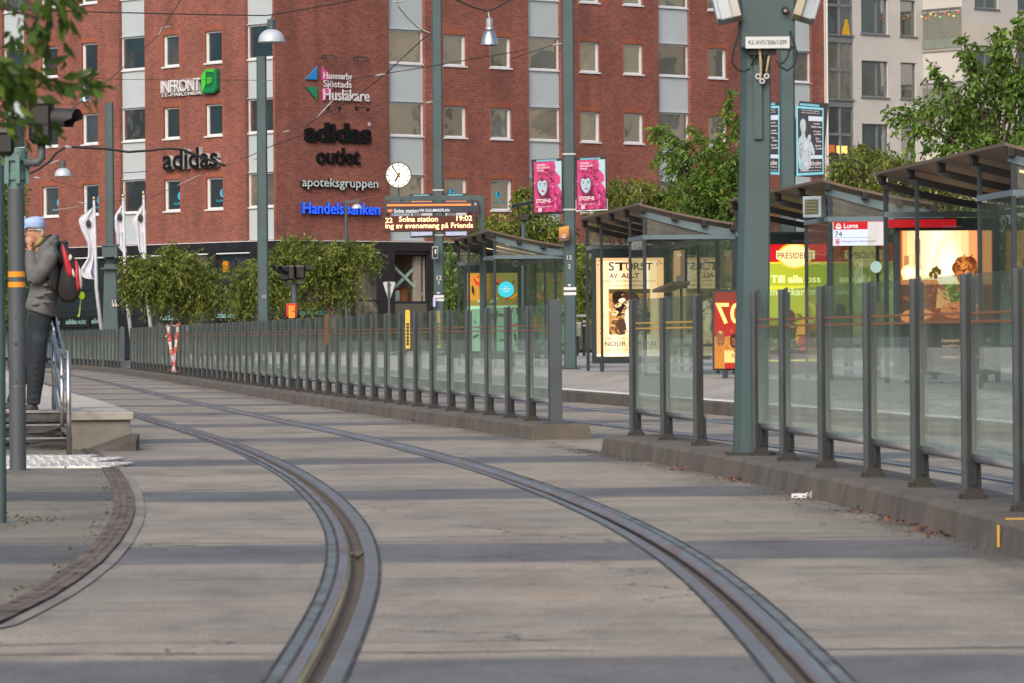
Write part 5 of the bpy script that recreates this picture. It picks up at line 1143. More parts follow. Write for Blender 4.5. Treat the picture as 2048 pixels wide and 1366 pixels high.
# forest poster
r, f = poster_box(shA, .16, 1.24, zT(700, 90.4), zT(544, 90.4), 'glowing orange and green forest poster in the farthest shelter')
f.rect(0, 1, 0, 1, lit('#8a7a34', .75), lift=.002); f.rect(0, .45, 0, .35, lit('#b88430', .85)); f.rect(0, 1, .42, 1, lit('#9ac8a0', .8))
rs = random.Random(3)
for i in range(46):
    u, v = rs.random(), rs.random() * .8 + .12; c = rs.choice(['#5a2a10', '#3a2410', '#8a4818', '#d87020', '#4a4a1a', '#a8d0a8', '#6a5a28', '#e89030', '#2a2a14'])
    a = rs.random() * 3; L_ = .05 + rs.random() * .09; du, dv = math.cos(a) * L_, math.sin(a) * L_ * .7; blob(f, [(u - du, v - dv), (u + dv * .4, v - du * .2), (u + du, v + dv), (u - dv * .4, v + du * .2)], lit(c, .75))
f.poly([(.26, .30), (.32, .25), (.34, .72), (.24, .72)], lit('#e0702a', .9)); blob(f, [(.10, .06), (.14, .05), (.20, .12), (.32, .12), (.36, .08), (.34, .16), (.18, .17)], lit('#e0301c', .95)); f.disc(.62, .10, .03, .022, lit('#e0301c', .95)); f.disc(.22, .05, .025, .018, lit('#e0301c', .95))
f.build('poster_print', r)
def disc_sticker(sh, px, py, Y, r, m, label, lines):
    b = MB(); q = P(px, py, Y); b.lathe([(r, 0), (.001, .002)], q, 28, ax=(EX, EZ, V(0, -1, 0))); o = MB()
    if lines:
        for k, (w, z) in enumerate(((.4, .35), (1.3, .12), (1.1, -.08), (.7, -.3))): b.box(q + V(0, -.006, z * r), (w * r, .002, .05 * r), 1)
    tag(b.build('round_sticker', [m, plain((.6, .65, .68))]), label, 'sticker')
disc_sticker(shA, 1012, 579, 82.9, .155, lit('#1fb4c8', .75), 'round turquoise sticker with white lines on the farthest shelter end glass', True)
disc_sticker(shC, 1752, 534, 57.2, .078, plain((.26, .42, .42)), 'round pale teal sticker at the corner of the bus stop shelter glass', False)
b = MB(); b.lathe([(.040, -.02), (.066, -.03), (.066, .02), (.040, .02)], P(1031, 527, 83.4), 18, ax=(EX, EZ, V(0, -1, 0))); tag(b.build('round_ring', M['gframe']), 'dark round ring fitting inside the farthest shelter under the beam', 'fitting')
# red poster stand glimpsed through the near fence
Yr = 62.0; r = thing('advert_stand', P(1462, 742, Yr), 'red poster stand with mirrored yellow figures left of the near mast', 'poster')
f = Face(P(1429, 584, Yr), P(1500, 584, Yr), P(1500, 737, Yr), P(1429, 737, Yr)); f.rect(0, 1, 0, 1, lit('#a81c14', .7), lift=.002); f.rect(0, 1, 0, .12, lit('#8a3020', .5)); f.text('07', .02, .82, .14, .42, lit('#f6cc70', .95), .04, mirror=True); f.text('70', 2, 2.001, .1, .2, lit('#f6cc70', .95)) if 0 else None
f.rect(0, 1, .58, 1, lit('#c8802c', .6)); blob(f, [(.05, .50), (.25, .50), (.3, .70), (.05, .72)], lit('#8a5a40', .6)); blob(f, [(.42, .56), (.66, .54), (.72, .72), (.45, .74)], lit('#3a1c14', .5)); blob(f, [(.46, .60), (.62, .60), (.62, .70), (.48, .70)], lit('#8a4a30', .6)); f.poly([(.28, .76), (.75, .76), (.75, .92), (.28, .92)], lit('#eac070', .85)); speckle(f, .02, .78, .46, .78, ['#8a5a30', '#c8802c', '#4a2418', '#e0b060', '#a83a1c'], 50, .05, .6, 10); f.text('INOO', .48, .72, .80, .86, lit('#4a2a18', .6), .02); f.rect(.28, .75, .93, 1, lit('#b01c14', .7)); f.build('poster_print', r)
b = MB(); b.box(P(1464.5, 660, Yr + .06), (.58, .08, 1.18)); b.box(V(P(1450, 660, Yr).x, Yr + .05, .45), (.08, .08, .25)); b.build('frame', M['shelter'], r)
# timetable board inside the gap shelter
t, q, ax, L, Wd, zb, zh, length, wid = shB
tb = thing('timetable_board', P(1357, 576, 70.5), 'beige timetable board hanging inside the theatre poster shelter', 'board'); f = Face(P(1347, 502, 70.5), P(1369, 499, 70.7), P(1369, 573, 70.7), P(1347, 576, 70.5)); f.rect(0, 1, 0, 1, lit('#c89870', .75), lift=.002); f.rect(.6, 1, 0, 1, lit('#9a7860', .5)); f.rect(.3, .7, .10, .16, lit('#d8b898', .8)); f.rect(.2, .9, .68, .86, lit('#8a7a70', .5)); f.build('board_print', tb)
b = MB(); b.box(P(1360, 537, 70.8), (.24, .08, .66)); b.build('board_back', M['shelter'], tb)
b = MB(); q0 = P(1322, 582, 71); b.bar(q0, P(1362, 566, 69.5), .3, .05); tag(b.build('leaning_shelf', M['sglass'] if 0 else plain((.28, .17, .11))), 'slanted brown ledge inside the theatre poster shelter', 'ledge') 
# bus stop sign
t, q, ax, L, Wd, zb, zh, length, wid = shC
Yl = 57.0; r = thing('bus_stop_sign', P(1718, 492, Yl), 'red and white bus stop sign reading Luma and 74 under the shelter beam', 'sign'); f = Face(P(1667, 444, Yl), P(1769, 442, Yl + .1), P(1768, 490.5, Yl + .1), P(1667, 491.5, Yl))
b = MB(); c = (f.c[0] + f.c[2]) / 2; b.box(c + V(0, .045, 0), (f.c[1].x - f.c[0].x, .06, f.c[0].z - f.c[3].z)); b.build('back', plain((.5, .52, .55)), r)
f.rect(0, 1, 0, .33, lit('#b8101f', .8), lift=.002); f.rect(0, 1, .33, 1, lit('#c2cbe2', .85), lift=.002); f.rect(0.02, .98, .655, .672, lit('#7a86a0', .7))
wt = lit('#f2d8dc', .9); f.text('Luma', .20, .48, .07, .27, wt, .03); f.disc(.095, .16, .045, .095, wt); f.disc(.095, .16, .030, .065, lit('#b8101f', .8)); blob(f, [(.02, .18), (.06, .24), (.13, .24), (.17, .18), (.14, .30), (.05, .30)], wt); f.disc(.095, .15, .014, .03, wt)
f.text('74', .02, .165, .40, .62, lit('#20222c', .5), .0); f.rect(.03, .12, .72, .78, lit('#d07060', .8)); f.rect(.04, .11, .80, .88, lit('#a04040', .7)); f.rect(.03, .12, .90, .95, lit('#d07060', .8)); f.text('Ersättningsbuss för Tvärbanan mot Solna station', .145, .985, .78, .87, lit('#3a3c46', .5), .008); f.build('sign_print', r)
# display box on the beam of that shelter
r = thing('display_box', P(1630, 436, 57.6), 'grey-blue display box standing on the bus stop shelter beam', 'display'); e1 = V(.86, -.5, 0); e2 = V(.5, .86, 0); c = P(1629, 414, 57.6)
b = MB(); b.box(c, (.28, .17, .29), ax=(e1, e2, EZ)); b.build('case', plain((.24, .29, .34), .4), r, bevel=.01)
b = MB(); b.box(c - e2 * .088, (.20, .006, .20), ax=(e1, e2, EZ))
for k in range(4): b.box(c - e2 * .093 + V(0, 0, .07 - k * .045), (.17, .004, .02), 1, ax=(e1, e2, EZ))
b.build('screen', [mat('olive_screen', (.07, .075, .05), .2), plain((.12, .12, .07))], r)
# ---------------------------------------------------------------- posters on the masts
def banner(cs, Y, label, group, fn, par_y=0, top='www.kulturaffarerna.se'):
    cs = [P(x, y, Y) for x, y in cs]; r = thing('mast_poster', cs[3], label, 'poster', group); f = Face(*cs); b = MB(); c = sum(cs, V(0, 0, 0)) / 4
    n = f.n; e = (cs[1] - cs[0]).normalized(); up = n.cross(e); w = (cs[1] - cs[0]).length; h = (cs[0] - cs[3]).length; b.box(c - n * .02, (w, h, .03), ax=(e, up, n)); b.build('board', M['black'], r, bevel=.004)
    f.rect(.13, .80, .012, .045, plain((.05, .30, .42))); f.text(top, .15, .78, .016, .042, plain((.35, .55, .62)), 0); fn(f); f.build('poster_print', r); return r
pk = [plain(c) for c in ((.50, .03, .17), (.33, .012, .10), (.58, .11, .30), (.13, .006, .05))]; pw = plain((.66, .64, .66)); sk = plain((.34, .47, .56)); pb = plain((.36, .52, .60)); lip = plain((.45, .06, .16))
def pink(f):
    f.rect(.045, .95, .05, .955, pk[0]); f.poly([(.72, .05), (.95, .05), (.95, .60), (.90, .55), (.84, .49), (.80, .49), (.92, .44), (.90, .33), (.82, .28), (.74, .22), (.76, .15)], pb)
    rs = random.Random(5)
    for i in range(70):
        u, v = rs.uniform(.06, .68), rs.uniform(.10, .93)
        if v > .55: u = rs.uniform(.06, .93)
        s = rs.uniform(.025, .055); f.disc(u, v, s, s * .62, pk[rs.choice([0, 0, 1, 2, 3])], 10)
    for i in range(14): u = .60 + rs.random() * .3; v = .60 + rs.random() * .32; blob(f, [(u, v - .05), (u + .05, v), (u + .03, v + .06), (u - .04, v + .02)], pk[rs.choice([0, 1, 2])])
    blob(f, [(.12, .44), (.16, .38), (.30, .36), (.46, .37), (.52, .46), (.50, .62), (.36, .72), (.2, .68), (.12, .56)], pk[3]); blob(f, [(.15, .42), (.22, .38), (.30, .42), (.42, .37), (.48, .46), (.46, .58), (.33, .68), (.20, .60), (.15, .52)], sk)
    for u in (.23, .40): f.rect(u - .045, u + .045, .44, .452, pk[3]); f.disc(u, .477, .03, .010, plain((.08, .07, .12)), 10)
    f.poly([(.30, .47), (.335, .47), (.345, .535), (.29, .535)], plain((.28, .38, .48))); blob(f, [(.25, .575), (.32, .56), (.40, .575), (.33, .60)], lip); f.disc(.20, .54, .012, .008, pk[0], 8); f.disc(.44, .54, .012, .008, pk[0], 8)
    f.text('WOMEN', .14, .42, .095, .13, pw, .03); f.text('NON-BINARY', .14, .58, .145, .18, pw, .03); f.text('TRANS', .14, .36, .195, .23, pw, .03); f.text('STOFF•X', .10, .59, .72, .795, pw, .045); f.text('www.stoffstockholm.com', .10, .60, .85, .872, pw, .0); f.rect(.16, .28, .88, .955, plain((.6, .4, .48)))
banner([(1064.5, 319), (1126, 316), (1126, 427.5), (1067, 430)], 79.9, 'pink festival poster left of the tall mast, white edge only at the top', 'posters on the teal masts', pink)
bp = banner([(1151.5, 315.5), (1213, 313), (1215, 421.5), (1152, 424.5)], 79.9, 'pink festival poster right of the tall mast with a white lower border', 'posters on the teal masts', pink)
f = Face(P(1151.5, 399, 79.84), P(1214.6, 397, 79.84), P(1215.2, 420, 79.84), P(1152, 423, 79.84)); f.rect(0, 1, .92, 1, pw); f.rect(0, .012, 0, 1, pw); f.rect(.985, 1, 0, 1, pw); f.build('white_border', bp)
cb = plain((.16, .48, .62)); nv = plain((.016, .018, .032)); sl_ = plain((.33, .40, .46)); s2 = plain((.22, .27, .32))
def concert(f):
    f.rect(.0, .94, .055, .985, cb); f.rect(.06, .90, .085, .95, nv); f.text('The Royal Court & Baroque Splendour', .18, .80, .10, .118, pw, .01); f.text('and the musicians of the north', .18, .80, .128, .144, pw, .01)
    f.rect(.42, .90, .18, .245, plain((.42, .52, .64))); f.rect(.50, .90, .715, .765, plain((.42, .52, .64)))
    blob(f, [(.10, .24), (.22, .19), (.36, .22), (.40, .36), (.34, .46), (.12, .44)], plain((.03, .03, .04))); blob(f, [(.13, .26), (.24, .21), (.33, .26), (.33, .38), (.24, .44), (.15, .38)], sl_); blob(f, [(.18, .40), (.30, .40), (.32, .50), (.16, .50)], sl_)
    blob(f, [(.06, .50), (.16, .45), (.32, .46), (.50, .56), (.52, .75), (.46, .93), (.08, .93), (.06, .7)], sl_); blob(f, [(.10, .52), (.22, .60), (.18, .80), (.08, .70)], s2); blob(f, [(.38, .46), (.46, .42), (.52, .46), (.48, .52), (.40, .51)], sl_); blob(f, [(.44, .50), (.54, .54), (.64, .66), (.62, .72), (.52, .70)], sl_); blob(f, [(.24, .56), (.42, .50), (.46, .56), (.30, .68)], plain((.42, .5, .56)))
    speckle(f, .10, .44, .50, .92, [(.42, .50, .56), (.26, .32, .37), (.16, .2, .24), (.36, .43, .49)], 60, .05, 1, 9, False)
    for u, v in ((.16, .315), (.27, .315)): f.disc(u, v, .018, .008, s2, 8)
    f.disc(.21, .385, .03, .006, s2, 8)
    for i, (a, b_) in enumerate(((('Capella'), (.58, .80)), (('Mediterranea'), (.50, .86)), (('Concerto'), (.58, .82)), (('Le Poème'), (.60, .86)), (('Duo'), (.66, .78)), (('Serafin'), (.68, .86)), (('Nordic'), (.64, .84)), (('Ensemble'), (.66, .88)))): f.text(a, b_[0], b_[1], .275 + i * .05 - (.01 if i % 2 else 0), .30 + i * .05 - (.01 if i % 2 else 0), pw, .02)
    f.text('S', .11, .24, .78, .88, cb, .0); f.text('tockholm', .27, .84, .795, .86, pw, .01); f.text('Early Music Festival', .27, .84, .875, .90, pw, .02); f.rect(.1, .84, .925, .932, sl_)
banner([(1592, 203.5), (1650.5, 208.5), (1650.5, 350.5), (1593, 354)], 74.9, 'black and blue concert poster on the right of the mast behind the near mast', 'posters on the teal masts', concert)
banner([(1504, 206.5), (1562, 203), (1562.5, 352), (1504, 349)], 74.9, 'black and blue concert poster mostly hidden behind the near mast', 'posters on the teal masts', concert)
def fair(f):
    f.rect(.05, .95, .06, .96, plain((.5, .5, .52))); f.rect(.05, .95, .06, .22, plain((.6, .22, .12))); f.text('SOMMAR', .1, .6, .09, .15, pw, .03); f.rect(.1, .5, .22, .5, plain((.12, .12, .14))); f.rect(.52, .92, .24, .5, plain((.42, .42, .44))); f.rect(.08, .92, .55, .62, plain((.03, .03, .04)))
    f.rect(.05, .95, .70, .86, plain((.09, .05, .22))); f.text('TALL SHIPS', .12, .6, .73, .79, pw, .02); f.text('TEATER', .62, .9, .73, .79, pw, .02); f.rect(.12, .88, .82, .84, pw); f.rect(.05, .95, .86, .96, plain((.36, .42, .6)))
banner([(820, 388.5), (867, 387.5), (867, 474), (820, 476)], 94.8, 'pale fair poster left of the mast, mostly behind the departure display', 'posters on the teal masts', fair)
banner([(889, 387.5), (935, 386.5), (936, 474), (889, 475)], 94.8, 'pale fair poster right of the mast, mostly behind the departure display', 'posters on the teal masts', fair)
def fire(f): f.rect(0, 1, 0, 1, plain((.42, .13, .02))); f.rect(0, 1, .0, .2, plain((.58, .30, .05))); f.rect(0, 1, .72, 1, plain((.11, .045, .025))); [f.poly([(i / 7, .25), ((i + .5) / 7, .55 if i % 2 else .42), ((i + 1) / 7, .25)], plain((.58, .3, .05))) for i in range(7)]; f.text('UNG', .28, .72, .5, .62, pw, .02); f.text('08', .30, .70, .66, .80, pw, .02)
banner([(1117.5, 455), (1138, 451.5), (1138, 480.5), (1118, 484)], 79.7, 'small fiery orange poster hanging low on the left of the tall mast', 'posters on the teal masts', fire, top='08')
# ---------------------------------------------------------------- signs on the brick building
def wsign(w, txt, x0, x1, yb, yt, mf, ms, label, depth=.12, bold=.03, off=.04, name='wall_lettering', space=1.0):
    s0, z0 = w.px(x0, yb); s1, z1 = w.px(x1, yt); zb_l = w.px(x0, yb)[1]; zt_l = w.px(x0, yt)[1]; b = MB()
    h = zt_l - zb_l; put_text(b, txt, w.p(s0, -off, zb_l), w.ex, EZ, s1 - s0, h, 0, bold, depth / 2, 0, space, mi_side=1); o = b.build(name, [mf, ms], fixn=False); tag(o, label, 'sign', 'shop signs on the brick building'); return o
blk = mat('black_letter', (.006, .006, .007), .7, spec=.2); sid = mat('pale_letter_side', (.42, .42, .44), .5)
wsign(WL, 'adidas', 333, 443, 341, 299, blk, sid, 'black letters reading adidas between the windows of the left front', .16, .055, space=.98)
wsign(WL, 'INFRONT', 328, 407, 187, 162, plain((.6, .6, .61)), sid, 'white letters reading INFRONT beside the green emblem', .14, .03, space=.85)
wsign(WL, 'IT-PARTNER', 328.5, 407, 194.5, 187.5, plain((.6, .6, .61)), sid, 'small white letters reading IT-PARTNER under the white lettering', .08, .04)
lg = thing('logo_sign', WL.p(*[WL.px(425, 188)[0], -.1, WL.px(425, 188)[1]]), 'green folded emblem at the right end of the white lettering', 'sign'); wp = lambda pts, w, d0, d1, m, nm, par: (lambda b: (b.add([w.p(w.px(x, y)[0], -d, w.px(x, y)[1]) for d in (d0, d1) for x, y in pts], [tuple(range(len(pts)))[::-1], tuple(range(len(pts), 2 * len(pts)))] + [(i, (i + 1) % len(pts), len(pts) + (i + 1) % len(pts), len(pts) + i) for i in range(len(pts))]), b.build(nm, m, par))[1])(MB())
wp([(410, 154), (418, 139), (440, 138), (441, 180), (434, 186.5), (410.5, 187.5)], WL, .04, .2, plain((.01, .13, .05), .35), 'emblem_base', lg)
wp([(410, 154), (418, 139), (418.5, 170), (411, 187)], WL, .205, .23, plain((.06, .52, .04), .35), 'emblem_face', lg); wp([(418, 139), (438, 138), (434.5, 144), (421.5, 144.5)], WL, .205, .23, plain((.05, .45, .04), .35), 'emblem_face', lg); wp([(421, 155), (431, 154.5), (431, 164), (426, 168), (421, 168)], WL, .205, .23, plain((.05, .40, .04), .35), 'emblem_face', lg); wp([(434, 144), (440, 139), (440, 176), (434.5, 183), (412, 185), (416, 178), (429, 176), (434, 170)], WL, .203, .218, plain((.01, .20, .07), .35), 'emblem_side', lg)
wt_ = plain((.64, .64, .66)); ho = 'shop signs on the brick building'
lg = thing('logo_sign', WR.p(WR.px(632, 203)[0], -.1, WR.px(632, 203)[1]), 'four coloured triangles in blue, green and pink beside the white surgery lettering', 'sign')
for pts, c in (([(609.5, 158.5), (632, 132.5), (632, 159.5)], (.02, .22, .55)), ([(609.5, 174), (632, 174), (632, 201.5)], (.01, .22, .10)), ([(643, 133), (663, 159.5), (643, 159.5)], (.62, .06, .30)), ([(643, 177), (664, 177), (643, 203)], (.62, .06, .30))): wp(pts, WR, .03, .10, plain(c, .4), 'triangle', lg)
wsign(WR, 'Hammarby', 644.5, 701, 161.5, 144.5, wt_, wt_, 'white letters reading Hammarby on the brick corner, top line', .03, .012, .105); wsign(WR, 'Sjöstads', 644, 700, 178.5, 160, wt_, wt_, 'white letters reading Sjöstads on the brick corner, middle line', .03, .012, .105); wsign(WR, 'Husläkare', 644.5, 735.5, 200, 177.5, wt_, wt_, 'larger white letters reading Husläkare on the brick corner', .03, .018, .105)
wsign(WR, 'adidas', 607.5, 740, 284, 243.5, blk, blk, 'heavy black letters reading adidas on the brick corner', .10, .09, .01, space=1.0); wsign(WR, 'outlet', 631.5, 718, 328, 294, blk, blk, 'black letters reading outlet on the brick corner', .10, .03, .01)
b = MB(); s_, z_ = WR.px(736.5, 248.7); b.lathe([(.075, 0), (.09, .04), (.001, .045)], WR.p(s_, -.05, z_), 14, ax=(WR.ex, EZ, -WR.n)); b.lathe([(.035, .05), (.001, .055)], WR.p(s_, -.05, z_), 10, 1, ax=(WR.ex, EZ, -WR.n)); tag(b.build('registered_mark', [wt_, blk]), 'tiny white registered mark after the heavy black letters', 'sign')
mint = mat('mint_letter', (.50, .58, .58), .4); wsign(WR, 'apoteksgruppen', 599.5, 751.5, 378.5, 355, mint, blk, 'pale mint letters reading apoteksgruppen on the brick corner', .14, .03)
wsign(WR, 'Handelsbanken', 601, 754.5, 427.5, 404.5, lit('#2050f8', 1.5), plain((.02, .06, .35)), 'glowing blue letters reading Handelsbanken on the brick corner', .14, .022)
for i, (x, y, lab) in enumerate(((649, 112, 'upper left'), (712, 115, 'upper right'), (657, 214, 'lower left'), (714, 215.5, 'lower right'))):
    s_, z_ = WR.px(x, y); t_ = thing('spotlight_pair', WR.p(s_, 0, z_), lab + ' pair of black spotlights around the white surgery lettering', 'spotlight', 'black spotlight pairs on the bricks'); k = -1 if i < 2 else 1
    for dx, sc in ((-.32, 1), (.38, .9)):
        b = MB(); c = WR.p(s_ + dx, -.35, z_ - .06 - (.04 if dx > 0 else 0)); d = (WR.ex * .15 - WR.n * .2 + EZ * (.9 * k)).normalized(); x_ = d.cross(WR.n).normalized(); b.lathe([(.001, -.10), (.07 * sc, -.10), (.10 * sc, .10), (.08, .10), (.001, .06)], c, 10, ax=(x_, d.cross(x_), d)); b.build('spot_head', M['black'], t_)
    b = MB(); b.bar(WR.p(s_ - .34, -.3, z_), WR.p(s_ + .36, -.3, z_ - .0), .035, .035); b.bar(WR.p(s_ - .1, 0, z_), WR.p(s_ - .1, -.32, z_), .04, .04); b.build('bracket', M['black'], t_)
# window decals
dec = plain((.05, .42, .62), .5)
for w, x, y, lab in ((WL, 111.5, 405, 'in the leftmost low window'), (WL, 192, 400, 'in the second low window behind the flagpole'), (WL, 353.5, 392, 'in the low window under the left black lettering'), (WL, 438, 386, 'in the low window nearest the corner bay'), (WR, 911, 384, 'in the low window behind the display gantry'), (WR, 1003, 390, 'in the low window right of the gantry')):
    s_, z_ = w.px(x, y); s_ += .05 if w is WL else -.1; b = MB(); o = w.p(s_, .155, z_); A = (w.ex, EZ, -w.n); b.lathe([(.19, 0), (.001, .003)], o, 18, ax=A); b.prism([(-.10, .10), (.02, .14), (.08, .02), (-.06, -.04), (.09, -.10), (.10, -.06), (.0, -.03), (.13, .06), (.03, .17)], o, w.ex, EZ, -w.n, .004, .006, 1)
    put_text(b, 'Stockholm IV', w.p(s_ - .5, .154, z_ - .42), w.ex, EZ, 1.0, .14, 0, .01); tag(b.build('window_decal', [dec, plain((.02, .06, .09))], fixn=False), 'blue round window decal with small lettering ' + lab, 'decal', 'blue window decals')
# sign strips low on the shop windows
for w, x0, x1, y0, y1, tx0, tx1, lab in ((WL, 95, 122, 634, 655, 97, 121, 'behind the man'), (WL, 124, 180, 633, 654, 133, 173, 'left of the striped flag'), (WL, 182, 206, 631, 652, 184, 205, 'behind the striped flag pole'), (WL, 318, 372, 626, 645, 326, 366, 'left of the round tree trunk'), (WL, 420, 478, 620, 642, 431, 472, 'right of the round tree'), (WL, 497, 543, 618, 640, 505, 541, 'behind the short teal mast')):
    s0, zt = w.px(x0, y0); s1, zb_ = w.px(x1, y1); t_ = thing('shop_sign', w.p(s0, -.02, zb_), 'black window strip reading adidas outlet ' + lab, 'sign', 'black shop window strips'); b = MB(); w.box(b, s0, s1, -.03, .015, zb_, zt); b.build('strip', M['black'], t_)
    a0, z0 = w.px(tx0, (y0 + y1) / 2 + 5); a1 = w.px(tx1, 600)[0]; b = MB(); mid = a0 + (a1 - a0) * .52; m_ = plain((.25, .46, .44), .5)
    if a1 - a0 > 1.2: put_text(b, 'adidas', w.p(a0, -.04, z0), w.ex, EZ, (a1 - a0) * .54, .26, 0, .03); put_text(b, 'outlet', w.p(a0 + (a1 - a0) * .6, -.04, z0), w.ex, EZ, (a1 - a0) * .40, .26, 0, .0)
    else: put_text(b, 'adidas' if x0 > 150 else 'outlet', w.p(a0, -.04, z0), w.ex, EZ, a1 - a0, .24, 0, .02)
    b.build('strip_text', m_, t_, fixn=False)
s0, zt = WR.px(592, 618); s1, zb_ = WR.px(662, 640); t_ = thing('shop_sign', WR.p(s0, -.02, zb_), 'black window strip reading adidas outlet on the corner front behind the trees', 'sign', 'black shop window strips'); b = MB(); WR.box(b, s0, s1, -.03, .015, zb_, zt); b.build('strip', M['black'], t_)
b = MB(); put_text(b, 'adidas', WR.p(WR.px(599, 630)[0], -.04, WR.px(599, 630)[1]), WR.ex, EZ, .75, .30, 0, .02); put_text(b, 'outlet', WR.p(WR.px(630, 630)[0], -.04, WR.px(630, 630)[1]), WR.ex, EZ, .7, .28, 0, 0); b.build('strip_text', plain((.08, .40, .46), .5), t_, fixn=False)
# ---------------------------------------------------------------- overhead wires
def wire(pts, Y, r, label, ins=()):
    n = len(pts); Ys = Y if isinstance(Y, (list, tuple)) else (Y, Y); w = [P(x, y, Ys[0] + (Ys[1] - Ys[0]) * i / max(1, n - 1)) for i, (x, y) in enumerate(pts)]
    t_ = thing('overhead_wire', w[0], label, 'wire', 'wires over the tramway'); b = MB(); b.tube(w, r, 5); b.build('wire', M['black'], t_)
    for (x0, y0), (x1, y1), y_, rr in ins: b = MB(); rr = rr * .62; b.tube([P(x0, y0, y_), P((x0 + x1) / 2, (y0 + y1) / 2, y_), P(x1, y1, y_)], [rr * .7, rr * 1.2, rr * .7], 7); b.build('insulator', plain((.26, .27, .28), .4), t_)
wire([(-40, 15), (0, 18), (90, 21), (230, 25), (400, 29), (530, 31), (548, 29), (600, 20), (710, 0), (760, -12)], 78, .012, 'long wire along the top left holding the white dome lamp')
wire([(370, -20), (356, 8), (318, 70), (225, 154), (154, 210), (120, 236)], 118, .013, 'slanting wire from the top edge down to the left by the upper windows', [((322, 56), (340, 52), 118, .02), ((318, 70), (324, 56), 118, .03)])
wire([(40, 355), (75, 340), (99, 323), (113, 306), (133, 293), (160, 295), (215, 298), (256, 304), (300, 301), (333, 297), (365, 299), (397, 312), (430, 324), (452, 332)], 128, .038, 'thick black feeder cable sagging across the lower left bricks', [((130, 293), (143, 295), 127.8, .07), ((68, 355), (80, 356), 127.8, .05), ((100, 328), (118, 320), 127.8, .035)])
wire([(790, -8), (798, 15), (815, 36), (836, 56), (850, 66)], 84, .009, 'short wire hanging from the dark clamp at the top', [((837, 57), (861, 66), 84, .018), ((786, 3), (806, 4), 84, .03), ((792, 4), (799, 14), 84, .02)])
wire([(862, 67), (848, 76), (770, 149), (700, 203), (639, 233), (606, 256)], (84, 96), .011, 'diagonal wire crossing the white surgery lettering', [((634, 235), (668, 198), 90, .022), ((751, 151), (771, 148), 88, .03)])
wire([(700, 160), (752, 150), (849, 135), (928, 121), (1024, 105), (1056, 98)], (96, 84), .009, 'thin wire running right across the grey panel bays', [((566, 264), (580, 261), 92, .02)])
wire([(905, -6), (913, 0), (945, 14), (975, 23), (990, 17), (1020, 0), (1030, -6)], 80, .016, 'V-shaped wire carrying the silver bell lamp at the top')
wire([(480, 318), (495, 314), (520, 303), (548, 290), (610, 268)], 100, .010, 'short thin wire left of the brick corner', [((505, 320), (517, 316), 100, .02)])
wire([(-10, 140), (60, 145), (115, 149), (150, 154), (240, 159), (480, 160), (545, 161)], 112, .007, 'very thin wire along the upper left windows')
wire([(100, 360), (175, 379), (200, 404), (300, 396), (355, 371), (420, 341), (470, 325)], 135, .008, 'thin wire past the low left windows', [((354, 371), (402, 349), 135, .018), ((157, 404), (172, 408), 135, .035), ((103, 421), (158, 413), 135, .015)])
wire([(1020, 118), (1105, 90), (1128, 86)], 81, .008, 'short stay with a clamp at the tall mast', [((1106, 90), (1124, 87), 80, .03)])
wire([(850, 207), (868, 203), (890, 190)], 95, .008, 'short stay at the mast behind the display', [((851, 206), (868, 203), 95, .03)])
wire([(244, 346), (260, 345), (290, 343), (297, 342)], 132, .012, 'short bracket stay over the second left panel bay')
# ---------------------------------------------------------------- mid-distance street furniture
Ym = 71.0; qm = P(588, 600, Ym); sp2 = thing('signal_post', V(qm.x, Ym, .15), 'thin signal post in front of the trees with a red and yellow box', 'post')
b = MB(); b.tube([V(qm.x, Ym, .15), P(588.5, 572, Ym)], .05, 12); b.tube([P(588.5, 576, Ym), P(588.5, 558, Ym)], .03, 10); b.tube([P(570, 563, Ym), P(571, 567, Ym), P(604, 566, Ym), P(604, 560, Ym)], .022, 8); b.build('shaft', M['pole_d'], sp2); b = MB(); b.tube([P(588.5, 581, Ym), P(588.5, 572, Ym)], .053, 12); b.build('teal_collar', M['pole'], sp2)
signal(562, 579, 532, 562, 71.0, 'black signal with a hood at the left of the mid signal cluster', (568, 550, 541, 539, 7.5, -.08), None); signal(577, 589, 531, 561, 70.85, 'black signal with a hood in the middle of the mid signal cluster', (578, 562, 541, 540, 8, -.12), None); signal(590, 611, 531, 559, 71.05, 'black signal facing right in the mid signal cluster', (610, 624, 538, 537, 5.5, .05), None)
r = thing('warning_box', P(583, 634, 70.8), 'red framed yellow box on the mid signal post above the fence', 'box'); b = MB(); a, c = P(573, 634, 70.8), P(593.5, 607, 70.8); b.box((a + c) / 2, (c.x - a.x, .08, c.z - a.z)); b.build('frame', plain((.50, .012, .02), .4), r, bevel=.005); b = MB(); a, c = P(577.5, 636, 70.74), P(589.5, 611, 70.74); b.box((a + c) / 2, (c.x - a.x, .02, c.z - a.z)); b.box(P(586, 622, 70.72), (.04, .01, .006), 1); b.build('yellow_panel', [plain((.75, .27, .015), .4), M['black']], r)
Yy = 150.0; q = P(778.5, 660, Yy); r = thing('yield_sign', V(q.x, Yy, 0), 'grey back of a triangular yield sign on a post by the corner shop', 'sign')
b = MB(); c = [P(x, y, Yy - .03) for x, y in ((766, 566), (768, 563.5), (789, 563.5), (791, 566), (780, 600), (777, 600))]; b.add([v + V(0, k, 0) for k in (0, .02) for v in c], [tuple(range(6))[::-1], tuple(range(6, 12))] + [(i, (i + 1) % 6, 6 + (i + 1) % 6, 6 + i) for i in range(6)]); b.build('plate', M['alu'], r); b = MB(); b.tube([V(q.x + .05, Yy - .08, 0), P(777, 564, Yy - .08)], .045, 8); b.box(P(778, 568, Yy - .13), (.12, .03, .05)); b.box(P(778, 586, Yy - .13), (.12, .03, .05)); b.build('post', M['pole_d'], r)
